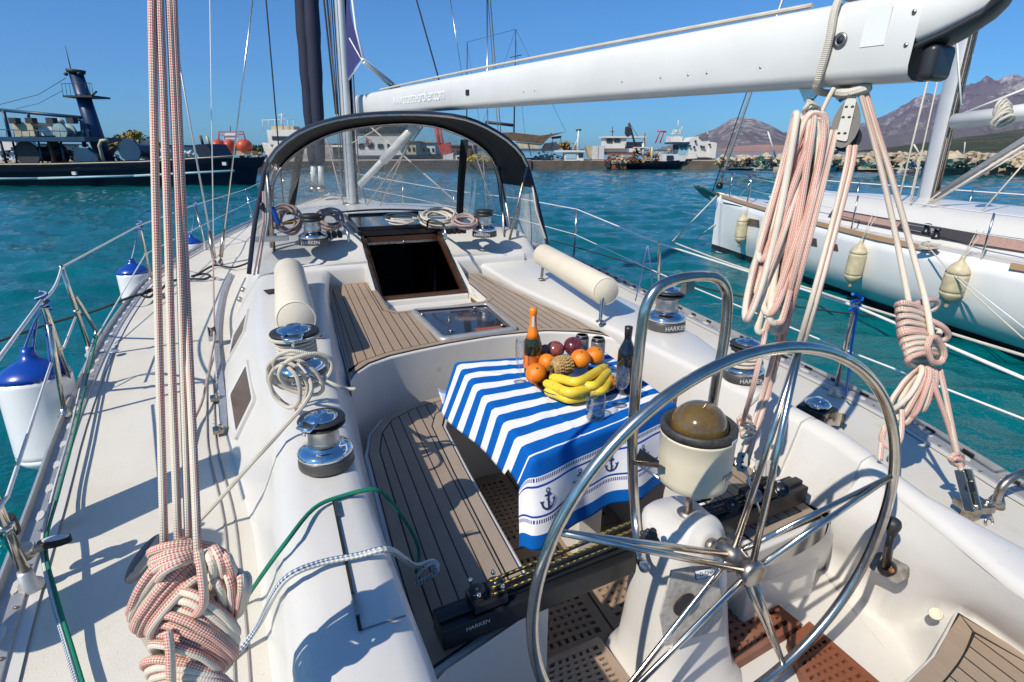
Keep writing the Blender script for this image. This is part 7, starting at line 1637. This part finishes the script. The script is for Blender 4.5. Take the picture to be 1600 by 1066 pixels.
# white wheelhouse behind the dodger's left edge
T = FB_('motor_yacht', 'white motor boat with railed flying bridge behind the left edge of the dodger', 'boat', 440, 262, 0, None)
T.hull(WHT, 405, 520, 262, 222, 226, 7, 'l', WHT); T.box('cabin', WHT, 418, 203, 490, 226, .5, 4); T.box('window_band', WNDW, 425, 213, 480, 219, .4, .3); T.box('bridge', CRM, 424, 197, 458, 204, 1, 3)
for u in (411, 420, 430, 440, 450, 459): T.tube('rail', WHT, [(u, 204), (u - 1, 188)], .8, .8)
T.tube('rail', WHT, [(409, 188), (460, 186)], 1, .8); T.tube('radar_mast', WHT, [(441, 198), (440, 177)], 1.6, 1.5); T.tube('radar_mast', WHT, [(434, 180), (447, 180)], 1.2, 1.5); T.done()
# ships seen through the dodger window
T = FB_('ferry', 'blue-hulled white ship seen through the dodger window right of the mast', 'ship', 620, 262)
T.hull(TLB, 520, 700, 264, 243, 240, 8, 'r', WHT); T.box('superstructure', WHT, 545, 213, 625, 243, 1, 5); T.box('upper_deck', colr('slate_paint', (.08, .10, .13), .6, .3), 556, 188, 632, 214, 1.5, 4); T.box('window_band', WNDW, 558, 198, 630, 206, 1.3, .4)
for u in (560, 575, 590, 605): T.box('window', WNDW, u, 225, u + 8, 232, .8, .4)
T.tube('lifebuoy', RED, [(576 + 4 * math.cos(a), 222 + 4 * math.sin(a)) for a in [2 * math.pi * k / 12 for k in range(13)]], 1.6, .6); T.box('deck_house', LBL, 560, 214, 572, 224, .6, 1); T.done()
T = FB_('harbour_crane', 'red harbour crane seen through the dodger window', 'crane', 690, 250, 1.2)
T.tube('jib', RED, [(681, 198), (688, 232)], 6, 1); T.tube('jib', RED, [(686, 198), (696, 240)], 4, 1); T.poly('house', RED, [(684, 228), (702, 222), (706, 240), (690, 243)], .5, 2); T.box('base', WHT, 692, 239, 708, 254, .5, 2); T.done()
T = FB_('net_heap', 'bright yellow heap of fishing nets on the quay behind the dodger', 'fishing nets', 747, 252, 1.2); T.heap('nets', colr('bright_yellow_net', (.62, .38, .02), .9, .4, 3), 730, 764, 240, 253, 2, 0, 60, .9); T.done()
T = FB_('work_boat', 'dark blue work boat against the quay behind the right of the dodger', 'boat', 730, 263); T.hull(TLB, 690, 790, 264, 252, 249, 5, 'r', BRN); T.box('cabin', WHT, 712, 243, 728, 252, 1, 2); T.box('window', WNDW, 714, 245, 726, 248, .8, .3); T.done()
def building(label, u0, u1, v0, v1, mat, roof, dist, wins=4, name='warehouse'):
    T = FB_(name, label, 'building', (u0 + u1) / 2, v1, 0, None, dist); T.box('wall', mat, u0, v0, u1, v1, 0, 10); T.box('roof', roof, u0 - 1, v0 - 1.6, u1 + 1, v0, -.4, 11)
    for i in range(wins): w_ = (u1 - u0) / wins; T.box('window', WNDW, u0 + w_ * (i + .3), v0 + (v1 - v0) * .35, u0 + w_ * (i + .7), v0 + (v1 - v0) * .6, -.15, .3)
    T.done()
ROOF = colr('terracotta_roof', (.30, .12, .06), .8, .3)
building('long low pale warehouse behind the ships, left of centre', 606, 650, 222, 246, CRM, ROOF, 105, 6)
building('white low building behind the red crane', 652, 680, 224, 246, WHT, ROOF, 112, 4); building('ochre shed behind the dodger at the right', 700, 742, 228, 248, BRN, ROOF, 118, 4)
building('pale boat shed at the far left behind the trawler', -60, 62, 226, 252, WHT, ROOF, 100, 8); building('ochre boathouse behind the dodger left pane', 455, 520, 226, 248, CRM, ROOF, 108, 6)
building('small pale store between trawler and white motor boat', 225, 262, 228, 248, WHT, BRN, 110, 3)
# gulet with brown awning
T = FB_('gulet', 'wooden sailing boat with two tall masts and a dark brown awning right of the dodger', 'boat', 800, 263)
T.hull(TLB, 740, 852, 264, 250, 246, 5.5, 'r', BRN); T.poly('awning', BRN, [(748, 208), (800, 207), (845, 212), (884, 206), (862, 213), (848, 224), (800, 219), (748, 220)], .5, 4); T.poly('awning_lining', CRM, [(806, 221), (848, 225), (840, 232), (812, 231)], .8, 3)
T.tube('mast', DRK, [(803, 212), (806, 46)], [2.6, 1.2], 2); T.tube('mast', DRK, [(729, 240), (730, 66)], [2.4, 1.2], 2); T.tube('spreader', DRK, [(797, 90), (815, 86)], 1.2, 2); T.tube('spreader', DRK, [(723, 112), (737, 110)], 1.2, 2); T.tube('boom', DRK, [(758, 191), (802, 196)], 4.5, 2)
for a, b in (((806, 46), (884, 206)), ((806, 46), (748, 210)), ((730, 66), (806, 46)), ((806, 60), (820, 212)), ((730, 70), (752, 210))): T.tube('stay', DRK, [a, b], .5, 2)
T.tube('awning_prop', BRN, [(847, 226), (862, 208)], 1.4, .6); T.heap('deck_gear', TLB, 830, 862, 236, 256, 8, .5, 22); T.tube('awning_prop', BRN, [(822, 214), (830, 244)], 1.4, .6); T.done()
T = FB_('awning_boat', 'small boat under a pinkish tarpaulin behind the light blue boat', 'boat', 865, 250, 1.2); T.poly('tarpaulin', colr('pink_tarp', (.45, .34, .33), .8, .2), [(846, 236), (852, 224), (868, 222), (882, 236)], 1, 3); T.poly('canopy', DRK, [(862, 214), (878, 212), (876, 216), (864, 217)], .8, 2); T.tube('post', DRK, [(864, 216), (862, 232)], 1, 1); T.tube('post', DRK, [(876, 215), (878, 232)], 1, 1); T.done()
# light blue boat
T = FB_('fishing_boat', 'light blue fishing boat with white cabin and tall white mast, right of the dodger', 'boat', 875, 264)
T.hull(LBL, 826, 924, 264.5, 255, 249, 5, 'r', WHT, None, .4); T.box('cabin', WHT, 882, 238, 912, 252, .6, 3); T.box('cabin_roof', WHT, 868, 235, 914, 238, .3, 3.5); T.box('window', WNDW, 904, 240, 911, 246, .5, .3); T.box('window', LBL, 884, 241, 900, 248, .5, .2)
T.tube('mast', WHT, [(903, 236), (904, 204)], [4, 3], 1.5); T.tube('mast_head', DRK, [(900, 204), (908, 203)], 3, 1.5); T.tube('stay', WHT, [(904, 214), (894, 236)], 1, 1.5); T.heap('deck_gear', TLB, 830, 872, 240, 256, 9, .8, 34, .9); T.heap('deck_gear', DRK, 838, 880, 238, 252, 10, 1.5, 20, .9); T.tube('rigger', DRK, [(848, 258), (862, 240), (880, 246)], 1.2, .4); T.done()
# container and wheelhouse
T = FB_('container', 'pale grey container standing on the quay right of the light blue boat', 'container', 935, 250, 1.15); T.box('shell', colr('grey_white_panel', (.52, .53, .54), .6, .1), 926, 228, 944, 249, 0, 3.5); T.box('door_seam', DRK, 934.6, 229, 935, 248, -.05, .1); T.poly('side_panel', STN, [(915, 229), (926, 228), (926, 249), (920, 246)], .5, 2); T.done()
T = FB_('harbour_boat', 'white boat with large wheelhouse and flat roof moored behind the quay', 'boat', 975, 250, 1.15)
T.box('wheelhouse', WHT, 945, 216, 977, 232, 0, 4); T.box('roof', WHT, 943, 213, 1010, 215.5, -.4, 5); T.box('window', WNDW, 948, 217, 957, 223, -.15, .3); T.box('window', WNDW, 959.5, 217, 969, 222, -.15, .3); T.box('lower_hull', WHT, 945, 232, 1000, 241, .6, 4); T.box('red_line', RUST, 945, 238, 996, 242, .5, .3); T.box('after_deck', colr('slate_paint2', (.12, .13, .17), .6, .3), 977, 222, 1008, 234, 1, 3)
T.tube('aerial', DRK, [(957, 213), (957, 198)], 1.2, 1); T.tube('aerial', DRK, [(954, 206), (960, 206)], 1, 1); T.tube('post', WHT, [(978, 216), (978, 230)], 1.4, 0); T.tube('post', WHT, [(1006, 216), (1006, 232)], 1.2, 0); T.done()
for i, (u0, u1, v0, v1, mt, lab) in enumerate(((944, 985, 239, 254, NETR, 'russet heap of nets and ropes on the quay under the white wheelhouse'), (962, 982, 243, 254, STN, 'pale heap of sacking among the russet nets'), (985, 1000, 236, 254, RUST, 'rusty gear piled beside the blue trawler'))):
    T = FB_('net_pile', lab, 'fishing gear', (u0 + u1) / 2, 252, 1.15); T.heap('gear', mt, u0, u1, v0, v1, 20 + i, 0, 60, .8); T.done()
# second trawler
T = FB_('small_trawler', 'dark blue trawler with black crane, red frame and rusty stern at centre right', 'boat', 1020, 265)
T.hull(NVY, 954, 1084, 265.5, 257, 249, 5.5, 'r', BRN, None, .3); T.box('stern_panel', RUST, 955, 254, 979, 264, -.15, .2); T.box('stern_panel', CRM, 956, 251, 978, 256, -.25, .2); T.drum('stern_tyre', DRK, 950, 257, 5, .5, -.3)
T.tube('crane', DRK, [(996, 240), (983, 192)], 3, 1); T.tube('crane', DRK, [(983, 192), (978, 212)], 2, 1); T.poly('grab', DRK, [(979, 198), (987, 200), (988, 210), (982, 214), (978, 208)], .8, 1); T.tube('crane_wire', DRK, [(984, 193), (997, 214)], .7, 1)
T.tube('gallows', CRM, [(991, 252), (990, 231), (1014, 231), (1019, 252)], 3, .8); T.tube('gallows', CRM, [(1018, 255), (1019, 230)], 3.5, .6); T.tube('derrick', RUST, [(1006, 236), (1008, 208)], 1.5, 1); T.tube('gallows_white', WHT, [(1005, 246), (1005, 224)], 4, 1)
T.tube('red_frame', RED, [(1024, 224), (1031, 206), (1041, 206)], 2, 1); T.tube('red_frame', RED, [(1031, 224), (1037, 207)], 2, 1); T.tube('red_frame', RED, [(1027, 205), (1041, 206)], 2.4, 1.4)
T.box('wheelhouse', LBL, 1061, 224, 1076, 243, .8, 3); T.box('wheelhouse_roof', TLB, 1050, 222, 1078, 225, .3, 4); T.box('window', WNDW, 1052, 226, 1060, 234, 1.2, .3); T.box('window', WNDW, 1063, 227, 1067, 232, .6, .3); T.box('window', WNDW, 1069, 227, 1073, 232, .6, .3)
T.box('after_house', WHT, 1035, 241, 1072, 252, .8, 3); T.box('window', WNDW, 1042, 243, 1052, 250, .6, .3); T.tube('bow_rail', WHT, [(1068, 246), (1074, 240), (1088, 239), (1090, 248)], 1, .4)
T.heap('deck_gear', RUST, 984, 1030, 228, 254, 11, .5, 46, .8); T.heap('deck_gear', YEL, 996, 1032, 238, 254, 12, .3, 16, .7); T.heap('deck_gear', CRM, 1018, 1050, 226, 242, 13, 1, 20, .7); T.done()
T = FB_('radar_boat', 'white superstructure with radar dome and rails behind the blue trawler', 'boat', 1056, 250, 1.15)
T.box('bridge', WHT, 1048, 213, 1066, 224, 3, 3); T.ball('radar_dome', WHT, 1057, 207, 3, 3.5, 3.5)
for a, b in (((1050, 214), (1052, 204)), ((1064, 214), (1062, 202)), ((1052, 204), (1063, 203)), ((1048, 209), (1066, 208)), ((1059, 203), (1060, 188)), ((1064, 206), (1066, 198))): T.tube('radar_mast', WHT, [a, b], 1.3, 3)
T.done()
# white blocky ship / building with portholes
T = FB_('white_ship', 'tall white steel superstructure with round portholes at the quay end', 'ship', 1100, 250, 1.15)
T.poly('superstructure', WHT, [(1074, 248), (1073, 222), (1081, 216), (1086, 214), (1095, 213), (1107, 214), (1109, 222), (1119, 223), (1118, 247)], 0, 5); T.box('deck_wall', WHT, 1108, 224, 1119, 247, -.3, 4)
for u, v in ((1085, 230), (1096, 229), (1100, 230), (1109, 226), (1087, 221), (1078, 228)): T.drum('porthole', DRK, u, v, 1.7, .2, -.4 if u < 1105 else -.6)
T.poly('boat_cradle', colr('slate_paint3', (.15, .15, .18), .6, .3), [(1092, 214), (1100, 210), (1106, 209), (1107, 216), (1096, 217)], -.3, 1); T.tube('mast', WHT, [(1104, 213), (1106, 206)], 1, 0); T.box('quay_base', DRK, 1090, 246, 1112, 249, -.3, 2); T.done()
# rocks: breakwater of large pale stones, each a lump of one rubble structure
def rocks():
    q = random.Random(12); m = MB()
    for i in range(760):
        u = 1120 + 700 * (i / 760) + q.uniform(-5, 5); k = min(1, (u - 1100) / 400); v = q.uniform(246 - 5 * k, 258); p_ = P(u, 262, z=.9); p_ = PV(u, v, p_, q.uniform(1, 8)); r = q.uniform(.22, .85) * (.9 + .5 * k) * .55
        rt = Matrix.Rotation(q.uniform(0, 6), 3, 'Z') @ Matrix.Rotation(q.uniform(-.5, .5), 3, 'X'); sx, sy, sz = q.uniform(.8, 1.6), q.uniform(.7, 1.2), q.uniform(.5, .95); vs = []
        o = q.uniform(0, 9)
        def dn(p, o=o): return 1 + .75 * noise.noise(p * 1.7 + V((o, o * 2, 0)))
        m.ball(p_, r, (sx, sy, sz), 7, 5, rot=rt, dent=dn)
    m.sm = [False] * len(m.f); o = m.build('breakwater_rocks', simple('breakwater_stone', (.50, .41, .29), .9, col2=(.36, .27, .18), vscale=.4), None); o['kind'] = 'stuff'; tag(o, 'pale tan boulders of the breakwater along the far shore at the right', 'rocks')
rocks()
T = FB_('red_boulder', 'single rust-red boulder on the breakwater', 'rock', 1399, 258, .9); T.poly('stone', RUST, [(1391, 255), (1397, 244), (1403, 247), (1409, 253), (1404, 257)], -.5, 2); T.done()
for i, (u0, u1, v0, v1, mt, lab) in enumerate(((1155, 1172, 247, 257, BRN, 'brown crates on the quay left of the hanging coil'), (1168, 1176, 246, 255, DRK, 'dark drum beside the brown crates'), (1182, 1196, 243, 256, GRN, 'green nets heaped on the quay by the small white boat'), (1345, 1392, 254, 262, GRN, 'long green net spread on the quay'), (1414, 1432, 250, 262, TLB, 'blue nets and buoys on the quay by the neighbour mast'), (1196, 1212, 250, 258, DRK, 'dark gear on the quay behind the hanging coil'), (1118, 1150, 251, 257, BRN, 'brown planks and crates by the white steel ship'))):
    T = FB_('net_pile', lab, 'fishing gear', (u0 + u1) / 2, 262, 1.0); T.heap('gear', mt, u0, u1, v0, v1, 40 + i, -.5, 34, .8); T.done()
def smallboat(name, label, u0, u1, vw, vt, mat, cab=None, bow='r', pole=None, beam=2.2, ctop=None):
    T = FB_(name, label, 'boat', (u0 + u1) / 2, vw); T.hull(mat, u0, u1, vw, vt, vt - .8, beam, bow, WHT)
    if cab: T.box('cabin', WHT, cab[0], cab[1], cab[2], vt, .3, 1.6); T.box('window', WNDW, cab[0] + 1, cab[1] + 1.5, cab[2] - 1, cab[1] + (vt - cab[1]) * .45, .15, .2)
    if ctop: T.box('roof', ctop, cab[0] - 2, cab[1] - 1.5, cab[2] + 2, cab[1], .1, 2)
    if pole: T.tube('mast', WHT, pole, 1.4, .8)
    return T
smallboat('dinghy', 'small white open boat left of the hanging coil', 1182, 1212, 266.5, 260, WHT).done(); smallboat('rowing_boat', 'flat dark rowing boat at the quay left of the small white boat', 1140, 1180, 266.5, 263.5, TLB, beam=1.6).done()
T = smallboat('cabin_boat', 'light blue cabin boat seen between the mainsheet falls', 1262, 1318, 268, 256, LBL, (1290, 236, 1310), 'r', [(1312, 252), (1326, 242)], 3, TLB); T.box('bridge', WHT, 1296, 229, 1312, 237, .4, 1.4); T.done()
smallboat('moored_skiff', 'long flat dark blue skiff under the rope triangle', 1345, 1403, 268.5, 265.5, NVY, beam=1.8).done(); smallboat('dark_boat', 'low black boat behind the mainsheet', 1318, 1346, 268, 262, DRK).done()
smallboat('white_skiff', 'small white skiff with blue gear left of the neighbour mast', 1411, 1445, 270.5, 265, WHT, (1420, 261, 1432), 'r').done()
T = smallboat('motor_cruiser', 'white motor boat with tall pole mast right of the neighbour mast', 1462, 1540, 272, 262, WHT, (1478, 243, 1515), 'r', [(1506, 243), (1508, 222)], 3.2); T.poly('bow_deck', LBL, [(1510, 262), (1550, 258), (1540, 268), (1514, 270)], -.2, 1); T.tube('hoist', WHT, [(1428, 226), (1442, 250)], 2.4, 1); T.done()
T = FB_('crane_arm', 'white slanted derrick standing behind the small boats near the hanging coil', 'crane', 1208, 262, 1); T.tube('arm', WHT, [(1200, 206), (1212, 246)], 2.4, 2); T.done()
# --- trees on the quay at the left
LEAF = simple('ochre_foliage', (.30, .20, .05), .9, col2=(.13, .12, .03), vscale=1.2); LEAFG = simple('olive_foliage', (.10, .13, .04), .9, col2=(.04, .06, .02), vscale=1.2)
def tree(label, u0, u1, v0, v1, dist, mat, seed, n=900):
    q = random.Random(seed); O = P((u0 + u1) / 2, v1, w=dist); t = thing('tree', label, 'tree', O, 'trees behind the trawler'); k = dist / FPX; cl = MB(); cs = []
    for i in range(9): cs.append((u0 + (u1 - u0) * q.uniform(.12, .88), v0 + (v1 - v0) * q.uniform(.25, .75), q.uniform(.16, .3) * (u1 - u0)))
    for i in range(n):
        cu, cv, cr = cs[i % 9]; a = q.uniform(0, 6.28); r = cr * q.random() ** .5; c = PV(cu + r * math.cos(a), min(v1 - 2, cv + r * .7 * math.sin(a)), O, q.uniform(-1, 1) * cr * k); s = q.uniform(.12, .34); d = V((q.uniform(-1, 1), q.uniform(-1, 1), q.uniform(-1, 1))).normalized(); e = d.orthogonal().normalized() * s
        cl.add([c - e, c + d * s * .8, c + e, c - d * s * .8], [(0, 1, 2, 3)])
    cl.build('crown', mat, t); m = MB(); m.tube([O - V((0, 0, 2)), PV((u0 + u1) / 2, (v0 + v1) / 2, O)], [.3, .12], 8)
    for i in range(5): m.tube([PV((u0 + u1) / 2, (v0 * .3 + v1 * .7), O), PV(cs[i][0], cs[i][1], O)], [.12, .04], 6)
    m.build('trunk', BRN, t)
tree('broad ochre-leaved tree behind the trawler tower', 170, 224, 203, 236, 95, LEAF, 1); tree('darker olive bush at the left of the ochre tree', 146, 180, 214, 238, 92, LEAFG, 2, 500); tree('olive tree between the two rope falls', 214, 250, 212, 238, 97, LEAFG, 3, 600); tree('low green bush left of the white motor boat', 392, 412, 226, 240, 98, LEAFG, 4, 300)
tree('ochre bush behind the light blue boat', 862, 900, 222, 236, 105, LEAF, 5, 500); tree('dry ochre tree at the far left edge', -30, 20, 216, 240, 100, LEAF, 6, 500)
T = FB_('gear_wall', 'low stone wall with stacked gear behind the orange workboat', 'wall', 330, 262, 0, None, 84); T.box('wall', STN, 392, 250, 425, 262, 0, 2); T.heap('gear', DRK, 372, 398, 238, 254, 31, -1, 30, .8); T.heap('gear', STN, 388, 428, 240, 258, 32, -.5, 30, 1); T.done()
T = FB_('tarpaulin_heap', 'white and blue tarpaulin bundles on the quay behind the trawler deck', 'tarpaulin', 200, 255, 1.2); T.heap('bundle', WHT, 232, 335, 228, 248, 51, 2, 40, .9); T.heap('bundle', GRN, 258, 300, 240, 250, 52, 1.5, 18, .8); T.heap('bundle', WHT, -40, 110, 212, 250, 53, 6, 60, 1); T.done()
# --- mountains
def ridge(name, pts, D0, D1, amp, mats, seed, foot=237, nu=260, nt_=34, zb=0, fr=1.0):
    m = MB(); us = [pts[0][0] + (pts[-1][0] - pts[0][0]) * i / nu for i in range(nu + 1)]; vs = []; o = V((seed * 7.3, seed * 3.1, 0))
    for j in range(nt_ + 1):
        t = j / nt_
        for u in us:
            vr = interp(pts, u); dr = _F + _Rt * ((u - 800) / FPX) + _U * ((533 - 235) / FPX); h = V((dr.x, dr.y, 0)).normalized(); D = D0 + (D1 - D0) * t
            drr = _F + _Rt * ((u - 800) / FPX) + _U * ((533 - vr) / FPX); hz = CAM_POS.z + drr.z / math.hypot(drr.x, drr.y) * D1
            p = V((CAM_POS.x, CAM_POS.y, 0)) + h * D; f = t ** .85 if t <= 1 else 1
            nn = 0; a = 1; fq = fr * 9 / D1 * 1.0
            for k in range(5): nn += a * (1 - abs(noise.noise(V((p.x, p.y * .6, 0)) * fq * 1.0 + o)) * 2.2); a *= .52; fq *= 2.05
            z = zb + (hz - zb) * f + amp * min(1, max(.15, (hz - 60) / (D1 * .07))) * (nn - 1.0) * (math.sin(math.pi * min(1, t)) ** .7 * .8 + .035) * (t > 0)
            vs.append(V((p.x, p.y, z)))
    w_ = nu + 1; fs = [(j * w_ + i, j * w_ + i + 1, (j + 1) * w_ + i + 1, (j + 1) * w_ + i) for j in range(nt_) for i in range(nu)]
    m.add(vs, fs, 0, True); o_ = m.build(name, mats, None); o_['kind'] = 'structure'; return o_
def mtn(name, rock, scrub, low, zlo, zhi, sc):
    m, nt, b = newmat(name); p = geo(nt); sp = nt.nodes.new('ShaderNodeSeparateXYZ'); nt.links.new(p, sp.inputs[0]); n1 = noise_(nt, sc, 7, p, .65); n2 = noise_(nt, sc * 6, 6, p, .7)
    z = ramp(nt, sp.outputs[2], zlo, zhi); f = math_(nt, 'ADD', math_(nt, 'MULTIPLY', z, .55), math_(nt, 'MULTIPLY', math_(nt, 'SUBTRACT', math_(nt, 'ADD', n1, math_(nt, 'MULTIPLY', n2, .5)), .75), 2.6))
    c = mixc(nt, ramp(nt, f, .15, .7), scrub, rock); g = ramp(nt, math_(nt, 'ADD', z, math_(nt, 'MULTIPLY', math_(nt, 'SUBTRACT', n2, .5), .5)), -.05, .16); c = mixc(nt, g, low, c); nt.links.new(c, b.inputs['Base Color']); b.inputs['Roughness'].default_value = 1; b.inputs['Specular IOR Level'].default_value = 0; bump(nt, b, n2, .9, .12 / sc); return m
ridge('mountain_hill', [(1020, 236), (1060, 222), (1085, 212), (1110, 203), (1125, 194), (1136, 186), (1148, 183), (1158, 184), (1170, 185), (1182, 190), (1196, 195), (1212, 203), (1230, 213), (1260, 226), (1300, 234)], 4300, 5600, 70, mtn('hill_rock', (.42, .38, .36), (.13, .105, .10), (.20, .16, .13), 20, 330, .012), 1, nu=160)
ridge('mountain', [(1150, 236), (1190, 222), (1216, 210), (1250, 204), (1290, 200), (1335, 196), (1372, 184), (1395, 172), (1412, 161), (1428, 156), (1440, 157), (1455, 150), (1475, 142), (1500, 133), (1525, 131), (1550, 129), (1575, 126), (1600, 119), (1640, 112), (1700, 120), (1800, 100), (1900, 130)], 6200, 9800, 330, mtn('mountain_rock', (.56, .50, .46), (.15, .115, .105), (.13, .11, .08), 150, 1250, .0035), 2, nu=300, nt_=60, fr=1.4)
ridge('hill', [(1320, 238), (1350, 234), (1400, 229), (1440, 223), (1470, 219), (1500, 214), (1530, 211), (1560, 206), (1600, 200), (1700, 186), (1850, 180)], 1500, 2600, 16, mtn('green_slope', (.17, .15, .09), (.06, .07, .035), (.045, .05, .025), -40, 260, .012), 3, nu=160)
ridge('shore_hill', [(1040, 238), (1110, 236), (1130, 233), (1150, 229), (1175, 227), (1200, 226), (1230, 228), (1290, 232), (1400, 236), (1700, 237)], 2300, 3000, 6, mtn('pink_earth', (.48, .28, .22), (.36, .21, .17), (.20, .15, .11), -10, 40, .02), 4, nu=120, nt_=16)
ridge('far_shore', [(-500, 233), (0, 232.5), (300, 233), (500, 233), (760, 232), (1000, 234), (1120, 236)], 2600, 3400, 5, mtn('low_shore_scrub', (.16, .14, .12), (.08, .08, .06), (.08, .08, .06), 0, 60, .01), 5, nu=160, nt_=10)
def village(u0, u1, v0, v1, D, n, seed, name, label):
    q = random.Random(seed); m = MB()
    for i in range(n):
        u = q.uniform(u0, u1); v = q.uniform(v0, v1); c = P(u, v, w=D * .985); s = q.uniform(.35, .8) * D / FPX; m.box(c, (s * 1.3, s, s * .8), Matrix.Rotation(q.uniform(0, 3), 3, 'Z'), 0); 
        m.prism([c + V((x * s, y * s, s * .55)) for x, y in ((-.75, -.6), (.75, -.6), (.75, .6), (-.75, .6))], s * .15, 1)
    o = m.build(name, [WHT, ROOF], None); o['kind'] = 'stuff'; tag(o, label, 'houses')
village(1095, 1180, 214, 226, 4700, 110, 1, 'village', 'scatter of tiny white houses on the left hill'); village(1385, 1470, 205, 222, 6300, 60, 2, 'village', 'line of tiny pale houses at the foot of the mountains'); village(1120, 1220, 225, 234, 2600, 40, 3, 'village', 'tiny pale houses along the far shore below the pink earth slope')
# ------------------------------------------------------------ air
m, nt, b = newmat('haze_air'); nt.nodes.remove(b); pv = nt.nodes.new('ShaderNodeVolumePrincipled'); pv.inputs['Color'].default_value = (.36, .52, 1, 1); pv.inputs['Density'].default_value = .000036; pv.inputs['Anisotropy'].default_value = .0
nt.links.new(pv.outputs[0], nt.nodes['Material Output'].inputs['Volume'])
m_ = MB(); m_.box((1500, 4500, 799), (15200, 15200, 1602)); o = m_.build('haze', m); o['kind'] = 'stuff'; tag(o, 'thin bluish air between the yacht and the distant mountains', 'haze')
